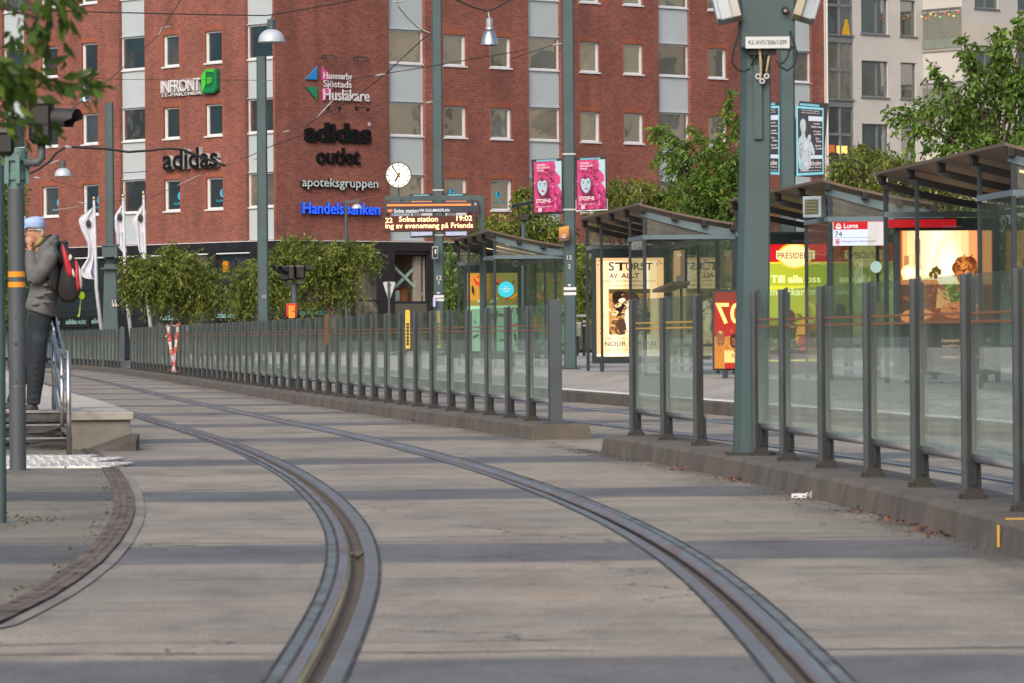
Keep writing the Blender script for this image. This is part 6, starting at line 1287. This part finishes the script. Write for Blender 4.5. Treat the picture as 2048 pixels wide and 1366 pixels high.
Yb = 84.0; r = thing('litter_bin', V(P(1155, 700, Yb).x, Yb, .37), 'steel litter bin with a light lid rail beside the theatre poster shelter', 'bin')
b = MB(); a, c = P(1137, 673, Yb), P(1162, 645, Yb); b.box((a + c) / 2, (c.x - a.x, .3, c.z - a.z)); b.build('steel_body', M['steel'], r, bevel=.01); b = MB(); a, c = P(1138, 712, Yb), P(1157, 645, Yb + .1); b.box((a + c) / 2 + V(0, .02, 0), (c.x - a.x, .25, c.z - a.z)); b.tube([P(1168, 712, Yb), P(1168, 640, Yb)], .03, 8); b.build('dark_body', M['shelter'], r); b = MB(); b.bar(P(1131, 632, Yb), P(1173, 631, Yb), .2, .05); b.box(P(1168.5, 643, Yb - .05), (.06, .02, .04)); b.box(P(1168.5, 651, Yb - .05), (.06, .02, .04)); b.build('lid_rail', M['alu'], r)
Yo = 104.0; r = thing('street_lamp', V(P(1046, 600, Yo).x, Yo, 0), 'modern street lamp with a tilted dark reflector panel left of the pink posters', 'lamp')
b = MB(); a, c = P(1023, 414, Yo - .2), P(1068, 404, Yo + .2); d = (c - a).normalized(); b.box((a + c) / 2, ((c - a).length, .5, .07), ax=(d, EY, EX.cross(EY))); b.build('reflector', M['shelter'], r); b = MB(); b.box(P(1047.5, 436, Yo), (.26, .26, .14)); b.build('lamp_box', M['black'], r, bevel=.02); b = MB(); b.tube([P(1038, 432, Yo), P(1036, 411, Yo)], .018, 6); b.tube([P(1057, 432, Yo), P(1057, 407, Yo)], .018, 6); b.tube([V(P(1046, 600, Yo).x, Yo, 0), P(1047, 441, Yo)], .055, 10); b.build('post', M['pole'], r)
# ---------------------------------------------------------------- trees
def leaf_mesh(name, m, p, d, L, Wd, var, parent, fold=.25):
    n = len(p); off = np.array(OFF[parent.name]); r = RNG.normal(size=(n, 3)); s = np.cross(d, r); s /= np.linalg.norm(s, axis=1)[:, None] + 1e-9; nn = np.cross(s, d)
    mid = p + d * (L * .45)[:, None]; up = nn * (Wd * fold)[:, None]
    v = np.stack([p, mid + s * (Wd / 2)[:, None] + up, p + d * L[:, None], mid - s * (Wd / 2)[:, None] + up], 1).reshape(-1, 3) - off
    me = bpy.data.meshes.new(name); b = np.arange(n) * 4
    f = np.stack([b, b + 1, b + 2, b, b + 2, b + 3], 1).reshape(-1)
    me.vertices.add(4 * n); me.vertices.foreach_set('co', v.astype(np.float32).ravel()); me.loops.add(6 * n); me.loops.foreach_set('vertex_index', f.astype(np.int32))
    me.polygons.add(2 * n); me.polygons.foreach_set('loop_start', (np.arange(2 * n) * 3).astype(np.int32)); me.update(calc_edges=True)
    a = me.attributes.new('var', 'FLOAT', 'POINT'); a.data.foreach_set('value', np.repeat(np.clip(var, 0, 1), 4).astype(np.float32))
    me.materials.append(m); o = bpy.data.objects.new(name, me); COL.objects.link(o); o.parent = parent; OFF[o.name] = OFF[parent.name]; return o
def sprays(P_, D_, n, lsp, droop, L0, W0, base_var):
    """n leaves along each twig that starts at P_ and runs along D_"""
    k = len(P_); t_ = np.tile(np.linspace(.1, 1, n), k); i = np.repeat(np.arange(k), n); side = np.tile(np.where(np.arange(n) % 2, 1, -1), k)
    ax = D_[i]; sd_ = np.cross(ax, RNG.normal(size=(k, 3))[i]); sd_ /= np.linalg.norm(sd_, axis=1)[:, None] + 1e-9
    p = P_[i] + ax * (t_ * lsp)[:, None] + np.array([0, 0, -1.]) * (droop * .25 * t_ ** 2)[:, None]
    d = ax * .55 + sd_ * (side * .8)[:, None] + np.array([0, 0, -1.]) * droop + RNG.normal(size=p.shape) * .3; d /= np.linalg.norm(d, axis=1)[:, None]
    sz = RNG.uniform(.65, 1.2, len(p)); return p, d, L0 * sz, W0 * sz, base_var[i] + RNG.normal(0, .16, len(p))
def tree(name, base_px, Y, blobs, label, m='leafA', L0=.15, W0=.060, dens=98, droop=.9, trunk=.10, shoots=(), zb=0.0, group='street trees', lsp=.56, nl=11, depth=1.0, cat='tree'):
    s = Y / F; bx = P(base_px, 600, Y).x; t = thing(name, V(bx, Y, zb), label, cat, group); Pp, Dd, Vv = [], [], []
    b = MB(); cz = np.mean([P(x, y, Y).z for x, y, *_ in blobs]); top = V(bx + .05, Y, max(zb + .6, min(P(x, y + ry * .6, Y).z for x, y, rx, ry in blobs)))
    b.tube([V(bx, Y, zb - .1), V(bx + .03, Y, (zb + top.z) / 2), top], [trunk * 1.3, trunk, trunk * .8], 8)
    for x, y, rx, ry in blobs:
        c = P(x, y, Y) + V(0, random.uniform(-.3, .3), 0); R_ = np.array([rx * s, max(rx, ry) * s * depth, ry * s]); n = max(4, int(PI * rx * ry * s * s * dens)); u = RNG.normal(size=(n, 3)); u /= np.linalg.norm(u, axis=1)[:, None]
        rr = RNG.uniform(.10, 1.12, n) ** .5; lump = 1 + .38 * np.sin(u[:, 0] * 6 + x) * np.cos(u[:, 2] * 5 + y); pt = np.array(c) + u * R_ * (rr * lump)[:, None]
        dr = u * .8 + RNG.normal(size=(n, 3)) * .45 + np.array([0, 0, -.15]); dr /= np.linalg.norm(dr, axis=1)[:, None]; Pp.append(pt - dr * lsp * .5); Dd.append(dr)
        Vv.append(.40 + .14 * np.sin(pt[:, 0] * 4.1) * np.cos(pt[:, 2] * 3.7) + RNG.normal(0, .10, n))
        mid = top.lerp(c, .5) + V(0, 0, .1); b.tube([top - V(0, 0, .1), mid, c + V(random.uniform(-.1, .1), 0, ry * s * .4)], [trunk * .55, trunk * .35, trunk * .12], 6)
        for _ in range(2): e = c + V(random.uniform(-1, 1) * rx * s * .8, random.uniform(-.5, .5), random.uniform(-.2, .9) * ry * s); b.tube([mid, (mid + e) / 2 + V(0, 0, .06), e], [trunk * .22, trunk * .14, trunk * .05], 5)
    for pts in shoots:
        w = [P(x, y, Y) for x, y in pts]; b.tube(w, [.035] + [.02] * (len(w) - 2) + [.006] if len(w) > 2 else [.03, .006], 5)
        for i in range(len(w) - 1):
            n = max(3, int((w[i + 1] - w[i]).length * 26)); f = RNG.uniform(0, 1, n); a, c = np.array(w[i]), np.array(w[i + 1]); pt = a + (c - a) * f[:, None] + RNG.normal(size=(n, 3)) * .03
            dr = (c - a) / np.linalg.norm(c - a) + RNG.normal(size=(n, 3)) * .75; dr /= np.linalg.norm(dr, axis=1)[:, None]; Pp.append(pt); Dd.append(dr * .55); Vv.append(.55 + RNG.normal(0, .12, n))
    b.build('trunk', M['bark'], t, smooth=True); Pp, Dd, Vv = np.concatenate(Pp), np.concatenate(Dd), np.concatenate(Vv)
    p, d, L, W_, va = sprays(Pp, Dd, nl, lsp, droop, L0, W0, Vv); leaf_mesh('crown', M[m], p, d, L, W_, va, t); return t
tree('street_tree', 357, 150, [(300, 562, 58, 48), (352, 545, 62, 52), (408, 566, 46, 44), (272, 540, 34, 36), (352, 512, 40, 20), (392, 520, 18, 10), (258, 585, 16, 18), (388, 606, 40, 18), (434, 598, 22, 22), (330, 600, 40, 18), (250, 560, 14, 16)], 'round pruned street tree in front of the shop strips left of the short mast', zb=0, shoots=[[(350, 520), (340, 505), (332, 492)], [(345, 515), (350, 500), (346, 490)]])
tree('street_tree', 512, 146, [(505, 560, 38, 40), (520, 530, 26, 22), (484, 590, 26, 28), (545, 592, 34, 30), (530, 560, 34, 34), (500, 615, 26, 14), (470, 600, 10, 16), (560, 560, 22, 24)], 'street tree directly behind the short teal mast, left of the mid signals')
tree('street_tree', 655, 152, [(588, 488, 36, 26), (636, 505, 50, 30), (602, 536, 56, 40), (684, 500, 40, 26), (724, 508, 32, 26), (662, 556, 50, 36), (690, 586, 30, 20), (748, 525, 14, 16), (578, 580, 38, 30), (622, 608, 36, 14), (690, 540, 34, 24), (560, 520, 18, 26)], 'wide spreading street tree under the blue bank lettering', shoots=[[(660, 545), (690, 515), (722, 490)]])
HG = 'trees behind the shelters'
tree('garden_tree', 905, 124, [(904, 520, 16, 34), (902, 580, 18, 50), (915, 620, 16, 40), (888, 600, 7, 40), (960, 600, 60, 50), (1040, 600, 50, 50)], 'dark upright tree beside the mast left of the farthest shelter', m='leafB', group=HG, dens=85)
tree('garden_tree', 1005, 122, [(985, 450, 36, 26), (1030, 455, 40, 34), (1070, 440, 40, 36), (1100, 470, 40, 44), (950, 470, 30, 26), (1000, 500, 60, 30), (1090, 530, 40, 50), (1060, 400, 22, 14), (1060, 380, 14, 10), (1150, 520, 40, 60)], 'bushy tree behind the pink posters and the farthest shelter roof', m='leafA', group=HG, shoots=[[(1070, 420), (1050, 400), (1042, 378)], [(1060, 395), (1046, 382), (1036, 392)]])
tree('garden_tree', 1260, 118, [(1230, 395, 40, 36), (1285, 390, 50, 36), (1340, 395, 46, 34), (1250, 440, 50, 30), (1320, 440, 60, 30), (1200, 420, 26, 34), (1170, 560, 30, 60), (1400, 470, 60, 30), (1150, 600, 30, 50), (1300, 560, 90, 60), (1440, 540, 60, 60)], 'broad tree behind the theatre poster shelter roof', m='leafA', group=HG)
tree('garden_tree', 1410, 108, [(1400, 375, 50, 34), (1440, 350, 46, 36), (1370, 345, 36, 26), (1420, 310, 36, 28), (1450, 400, 50, 40), (1470, 330, 30, 40), (1360, 310, 22, 12), (1440, 450, 46, 34), (1500, 420, 40, 60), (1490, 520, 46, 60), (1395, 420, 46, 26)], 'tree with a tall upright shoot behind the near mast', m='leafB', group=HG, shoots=[[(1425, 320), (1442, 270), (1455, 225), (1463, 186)], [(1380, 330), (1350, 290), (1308, 276)], [(1390, 300), (1345, 270), (1310, 258)], [(1440, 300), (1470, 265), (1478, 235)], [(1400, 290), (1395, 265), (1385, 255)], [(1360, 330), (1335, 315), (1312, 312)]], droop=.55)
tree('garden_tree', 1760, 112, [(1690, 335, 40, 28), (1740, 318, 46, 26), (1790, 326, 44, 26), (1830, 345, 40, 26), (1720, 370, 60, 30), (1800, 380, 60, 30), (1665, 380, 26, 30), (1720, 295, 22, 10), (1880, 380, 60, 40), (1700, 450, 60, 60), (1800, 480, 80, 80), (1900, 460, 60, 70)], 'low leafy tree under the lit bay, behind the bus stop shelter', m='leafA', group=HG)
tree('garden_tree', 1985, 84, [(1985, 175, 50, 44), (1925, 205, 48, 36), (1865, 222, 44, 26), (1822, 238, 28, 12), (1960, 235, 60, 32), (2010, 120, 24, 34), (2040, 70, 12, 24), (1936, 110, 14, 26), (1950, 140, 26, 20), (1880, 168, 16, 14), (2040, 190, 36, 60), (1860, 262, 40, 14), (1940, 280, 60, 22), (2030, 270, 50, 30), (1975, 330, 60, 50), (1905, 300, 40, 20)], 'leafy cherry tree against the cream block at the right edge', m='leafB', L0=.155, W0=.07, dens=72, droop=.6, trunk=.09, group=HG, depth=.7,
     shoots=[[(1990, 160), (2010, 110), (2030, 70), (2046, 30)], [(1945, 150), (1932, 105), (1928, 84)], [(1830, 235), (1800, 228), (1782, 230)], [(1890, 180), (1874, 150), (1868, 136)], [(1980, 130), (2000, 75), (2001, 60)], [(1850, 260), (1830, 270), (1822, 282)]])
tree('garden_tree', 2100, 88, [(2060, 330, 50, 60), (2090, 200, 60, 120), (1960, 480, 60, 90), (2040, 480, 60, 90)], 'tree cut by the right edge behind the nearest shelter', m='leafB', group=HG, dens=60)
tree('street_tree', 22, 146, [(30, 470, 34, 60), (10, 400, 40, 60), (25, 560, 32, 60), (0, 500, 40, 100), (35, 610, 20, 30), (-20, 330, 40, 50)], 'dark tree at the left edge behind the banded signal post', m='leafB', dens=85)
# branch of the tree beside the camera, reaching into the top left corner
nt_ = thing('near_tree', V(-3.5, 13.6, 0), 'out-of-focus leafy branch hanging in from the top left corner', 'tree'); b = MB(); zt_ = 0
b.tube([V(-3.5, 13.6, -.1), V(-3.45, 13.5, 1.2), V(-3.2, 13.4, 2.6), V(-3.0, 13.3, 3.0)], [.13, .11, .09, .05], 10)
ST = [([(-160, -60), (-40, -30), (50, -5), (72, 35), (85, 85), (95, 118)], 22), ([(-200, 40), (-60, 90), (0, 118), (50, 145), (110, 162), (165, 170), (200, 182)], 30), ([(-180, 100), (-40, 140), (20, 172), (60, 196)], 24), ([(-150, 180), (-30, 215), (10, 235), (40, 246), (110, 250)], 14), ([(40, -40), (95, -12), (112, 12), (122, 30)], 9), ([(110, -50), (140, -15), (150, -2)], 5), ([(-40, 130), (0, 150), (30, 160)], 12), ([(72, 35), (60, 70), (52, 95)], 8)]
Pp, Dd, LL = [], [], []
for pts, n in [(p_, int(n_ * 4)) for p_, n_ in ST]:
    w = [P(x, y, 13.0 + random.uniform(-.25, .25)) for x, y in pts]; b.tube([V(-3.0, 13.3, min(2.9, w[0].z + .5))] + w, [.014] + [.005] * (len(w) - 1) + [.002], 5)
    for i in range(n):
        f = (i + .5) / n * (len(w) - 1); j = min(int(f), len(w) - 2); q = w[j].lerp(w[j + 1], f - j); a = (w[j + 1] - w[j]).normalized(); k = 1 if i % 2 else -1
        q = q + V(random.gauss(0, .028), random.gauss(0, .08), random.gauss(0, .022)); d = a * .9 + V(0, 0, -.28) + V(a.z, 0, -a.x) * k * .55 + V(random.gauss(0, .2), random.gauss(0, .3), random.gauss(0, .2)); Pp.append(q); Dd.append(d.normalized()); LL.append(random.uniform(.05, .09))
b.build('trunk', M['bark'], nt_, smooth=True); Pp, Dd, LL = np.array(Pp), np.array(Dd), np.array(LL)
leaf_mesh('crown', M['leafD'], Pp, Dd, LL, LL * .40, RNG.uniform(.1, .8, len(Pp)), nt_, .2)
# ---------------------------------------------------------------- the man on the platform
Yp = 39.55; pm = Yp / F
def q_(x, y, d=0.0): return P(x, y, Yp + d)
man = thing('person', V(P(72, 825, Yp).x, Yp, .342), 'man in pale blue flat cap, grey jacket and jeans, hand at his mouth', 'person')
def ring(x, y, a, bb, n=20, tilt=0.0, d=0.0, wr=0.0):
    c = q_(x, y, d); return [c + V(a * pm * math.cos(2 * PI * i / n) * (1 + wr * math.sin(i * 3.1 + y)), bb * math.sin(2 * PI * i / n), tilt * pm * math.cos(2 * PI * i / n)) for i in range(n)]
def remesh(o, vx, sm=4):
    r = o.modifiers.new('r', 'REMESH'); r.mode = 'VOXEL'; r.voxel_size = vx; r.use_smooth_shade = True
    s = o.modifiers.new('s', 'SMOOTH'); s.factor = .5; s.iterations = sm; return o
skin = mat('skin', (.46, .235, .17), .55, 0, .12, 14, .05); skin.node_tree.nodes['Principled BSDF'].inputs['Subsurface Weight'].default_value = .1
b = MB()
b.ell(q_(70, 463), (.088, .076, .105), n=18, m=12); b.ell(q_(63, 480), (.062, .058, .052), n=14, m=8); b.ell(q_(78, 470), (.07, .068, .08), n=14, m=8)
b.loft([ring(x, y, a, bb, 12) for x, y, a, bb in ((47.5, 473, 1.2, .008), (49, 470, 2.6, .016), (52, 463, 2.2, .014), (53, 458, 1.2, .008))])
b.ell(q_(55, 479.5), (.02, .028, .008), n=10, m=6); b.ell(q_(54.5, 483), (.02, .026, .009), n=10, m=6); b.ell(q_(84.5, 467, -.072), (.018, .012, .032), n=10, m=8); b.ell(q_(84, 467, .072), (.018, .012, .032), n=10, m=8); b.ell(q_(57, 459, -.03), (.02, .03, .008), n=8, m=6)
b.loft([ring(x, y, a, bb) for x, y, a, bb in ((80, 476, 12, .055), (84, 492, 12, .06), (92, 502, 22, .15), (92, 530, 26, .18), (86, 580, 25, .165), (82, 622, 26, .17), (80, 640, 22, .16))])
b.tube([q_(104, 510, -.17), q_(86, 537, -.22), q_(68, 560, -.2)], [.055, .05, .045], 12); b.tube([q_(68, 560, -.2), q_(62, 528, -.15), q_(59, 499, -.09)], [.045, .04, .028], 12)
b.tube([q_(104, 510, .17), q_(92, 545, .21), q_(78, 585, .16), q_(60, 610, .08)], [.055, .05, .042, .028], 12)
for pts in (([(79, 632), (75, 700), (70, 760), (67, 812)], -.08), ([(74, 632), (55, 705), (38, 760), (24, 806)], .08)): b.tube([q_(x, y, pts[1]) for x, y in pts[0]], [.085, .06, .045, .036], 12)
# hand at the mouth: palm, four bent fingers and a thumb
b.ell(q_(59.5, 491, -.085), (.030, .020, .040), n=12, m=8)
for k, (dx, dy, dl) in enumerate(((0, 0, 1.0), (1.6, 1.8, 1.06), (2.6, 4.0, 1.0), (3.2, 6.4, .85))):
    b.tube([q_(62 + dx * .3, 485 + dy, -.105), q_(58 + dx * .3, 479.5 + dy, -.112), q_(54.5 + dx * .2, 480 + dy, -.10), q_(54 + dx * .3, 483.5 + dy, -.085)], [.010, .010 * dl, .009 * dl, .007], 8)
b.tube([q_(64, 492, -.08), q_(62.5, 484, -.06), q_(60, 478, -.055)], [.013, .011, .009], 8); b.tube([q_(60, 606, .08), q_(54, 612, .06)], [.03, .02], 8)
remesh(b.build('body', skin, man), .0065, 3)
jk = mat('grey_jacket', (.105, .108, .108), .8, 0, .28, 5, .8, dirt=(.065, .066, .068), dscale=4)
b = MB()
b.loft([ring(x, y, a, bb, 28, ti, 0, .02) for x, y, a, bb, ti in ((93, 486, 13, .08, 0), (96, 494, 21, .16, 2), (96, 506, 26, .205, 2), (95, 530, 28.5, .215, 0), (92, 555, 29, .21, 0), (88, 580, 28.5, .20, 0), (84, 600, 30, .205, -1), (82, 615, 31, .21, -4), (82.5, 626, 30.5, .21, -9), (83, 627, 28, .2, -9))])
b.tube([q_(106, 505, -.14), q_(98, 517, -.21), q_(86, 538, -.245), q_(73, 556, -.23), q_(68, 562, -.215)], [.075, .082, .076, .072, .06], 16); b.tube([q_(70, 563, -.215), q_(66, 545, -.19), q_(62, 520, -.14), q_(59.5, 503, -.10)], [.066, .068, .058, .046], 16)
b.tube([q_(104, 506, .14), q_(95, 540, .22), q_(82, 582, .18), q_(64, 608, .09)], [.075, .075, .065, .045], 14)
for x, y, a in ((78, 546, .5), (86, 552, .3), (74, 538, .8), (92, 570, .2), (80, 592, .1), (96, 604, -.1), (72, 608, .2), (98, 585, .3)): b.tube([q_(x - 9, y + 4 * a, -.205 - .02 * (y < 560)), q_(x, y, -.222 - .035 * (y < 560)), q_(x + 9, y - 3 * a, -.2 - .02 * (y < 560))], [.008, .018, .008], 8)
b.loft([ring(x, y, a, bb, 18, ti) for x, y, a, bb, ti in ((95, 492, 20, .13, 4), (99, 484, 19, .125, 6), (103, 477, 15, .10, 7), (105, 472, 10, .07, 5))]); b.ell(q_(110, 486, 0), (.052, .11, .05), n=14, m=8)
remesh(b.build('jacket', jk, man), .009, 3)
b = MB(); b.loft([ring(x, y, a, bb, 18, ti) for x, y, a, bb, ti in ((88, 489, 14, .10, 4), (93, 479, 11, .085, 6), (97, 470.5, 6, .05, 3))]); b.build('hood_lining', plain((.018, .018, .02), .8), man, smooth=True)
b = MB(); b.loft([ring(x, y, a, bb, 18, ti) for x, y, a, bb, ti in ((77, 491, 15, .085, 6), (80, 484, 13, .08, 8), (82, 477, 11.5, .076, 9), (81, 476, 10, .06, 8))]); b.build('collar', plain((.25, .22, .07), .85), man, smooth=True)
jn = mat('blue_jeans', (.010, .015, .023), .85, 0, .35, 6, .3, dirt=(.035, .05, .07), dscale=5)
b = MB()
for pts, dd in (([(80, 628, .115), (77, 655, .108), (75, 690, .092), (73, 722, .088), (71, 760, .080), (68, 790, .068), (66, 808, .066)], -.08), ([(78, 628, .10), (66, 680, .088), (54, 716, .078), (42, 758, .068), (28, 795, .058), (24, 806, .056)], .08)):
    b.tube([q_(x, y, dd) for x, y, r in pts], [r for x, y, r in pts], 16)
    for k in range(7): x, y, r = pts[-1 - (k % 3)]; x2, y2, r2 = pts[3]; f = k / 7; xx, yy, r_ = x2 + (pts[-1][0] - x2) * f, y2 + (pts[-1][1] - y2) * f, r2 + (pts[-1][2] - r2) * f; b.tube([q_(xx - r_ / pm * .8, yy + 2, dd - r_ * .6), q_(xx, yy, dd - r_ * .98), q_(xx + r_ / pm * .9, yy - 3, dd - r_ * .5)], [.006, .013, .006], 6)
b.loft([ring(81, y, a, bb, 18) for y, a, bb in ((612, 25, .18), (632, 24, .18), (648, 21, .16))]); remesh(b.build('jeans', jn, man), .009, 2)
for xh, yg, dd in ((67, 824.5, -.08), (25, 822, .08)):
    b = MB(); b.loft([ring(x, y, a, bb, 18, 0, dd) for x, y, a, bb in ((xh - 7, yg - 1.5, 17.5, .048), (xh - 7, yg - 8, 17, .048), (xh - 4, yg - 13, 12, .046), (xh - 1, yg - 19, 9, .044))]); sh_ = b.build('shoe', mat('black_shoe', (.02, .02, .022), .6), man, smooth=True)
    b = MB(); b.loft([ring(xh - 7, y, a, bb, 20, 0, dd) for y, a, bb in ((yg + 1.2, 18, .050), (yg - 1.2, 18.4, .052), (yg - 4, 18, .050))]); b.build('sole', plain((.30, .24, .17), .7), sh_)
cp = mat('blue_cap', (.30, .42, .68), .8, 0, .08, 9, .15); b = MB()
b.loft([ring(x, y, a, bb, 24, ti) for x, y, a, bb, ti in ((69, 457, 19.5, .086, -1.5), (68.5, 453, 22, .098, -.5), (68, 446, 22.5, .10, 1), (66.5, 439, 20, .09, 2), (66, 435, 14, .065, 2), (66, 433.5, 7, .03, 1))]); b.loft([ring(x, y, a, bb, 16, ti) for x, y, a, bb, ti in ((50, 458.5, 11, .075, 2.5), (50, 455.5, 11, .075, 2.5))]); remesh(b.build('cap', cp, man), .006, 3)
b = MB(); b.tube([q_(83, 462, -.078), q_(66, 461, -.082), q_(55, 461, -.066)], .0035, 6); b.lathe([(.018, .002), (.021, .002), (.021, -.002), (.018, -.002), (.018, .002)], q_(54.5, 463, -.045), 14, ax=(EX, EZ, V(0, -1, 0))); b.build('glasses', M['black'], man)
b = MB(); b.loft([ring(x, y, a, bb, 16) for x, y, a, bb in ((78, 458, 11, .079), (80, 463, 10, .078), (83, 470, 6, .070))]); b.build('hair', plain((.33, .31, .30), .9), man, smooth=True)
bp_ = thing('backpack', q_(140, 604), 'red, black and white backpack worn by the man, with a yellow-green tag', 'backpack')
def side(pts, d0, d1, m, nm, k=2, bev=.012):
    P_ = [Vector((*p_, 0)) for p_ in pts]
    for _ in range(k):
        Q = []
        for i in range(len(P_)): a, c = P_[i], P_[(i + 1) % len(P_)]; Q += [a.lerp(c, .25), a.lerp(c, .75)]
        P_ = Q
    n = len(P_); b = MB(); c = sum(P_, Vector((0, 0, 0))) / n; rg = []
    for d, sc in ((d0, .86), (d0 + .03, .97), (d0 + .07, 1), (d1 - .07, 1), (d1 - .03, .97), (d1, .86)): rg.append([q_(c.x + (p_.x - c.x) * sc, c.y + (p_.y - c.y) * sc, d) for p_ in P_])
    b.loft(rg); return b.build(nm, m, bp_, smooth=True)
side([(120, 480), (131, 484), (148, 512), (161, 545), (163, 578), (156, 600), (140, 607), (122, 604), (114, 588), (117, 560), (122, 535), (118, 505)], -.17, .17, mat('black_nylon', (.012, .012, .014), .7, 0, .4, 8, .3), 'bag')
rd = mat('red_nylon', (.42, .02, .035), .6, 0, .15, 8, .15); wn_ = mat('white_nylon', (.50, .46, .42), .6, 0, .1, 8, .1)
side([(122, 486), (127, 488), (137, 512), (146, 540), (148, 554), (136, 556), (129, 535)], -.185, .185, rd, 'red_panel', 1); side([(150, 516), (157, 526), (158, 550), (160, 575), (157, 588), (152, 572), (150, 540)], -.18, .18, rd, 'red_panel', 1)
side([(139, 506), (146, 513), (142, 523), (136, 520)], -.19, .19, wn_, 'white_patch', 1); side([(143, 533), (149, 543), (152, 556), (145, 555)], -.19, .19, wn_, 'white_patch', 1); side([(156, 526), (161, 540), (165, 560), (164, 580), (160, 578), (158, 550)], -.175, .175, wn_, 'white_edge', 1)
b = MB(); b.tube([q_(121, 485, -.12), q_(112, 492, -.17), q_(112, 500, -.22), q_(119, 512, -.215), q_(122, 530, -.18)], .016, 8); b.tube([q_(96, 555, -.21), q_(101, 570, -.225), q_(109, 582, -.20), q_(117, 590, -.12)], .014, 8); b.ell(q_(130, 487, -.02), (.03, .03, .03), n=8, m=6); b.build('strap', M['black'], bp_, smooth=True)
b = MB(); b.ell(q_(163.5, 591, -.05), (.028, .018, .036), n=12, m=8); yt_ = b.build('yellow_tag', lit('#b8dc10', .35), bp_, smooth=True); b = MB(); b.tube([q_(161.5, 598, -.05), q_(160, 615, -.05), q_(158, 634, -.05)], .007, 6); b.tube([q_(158, 634, -.05), q_(155.5, 630, -.05)], .007, 6); b.build('tag_ribbon', plain((.30, .42, .10), .6), bp_)
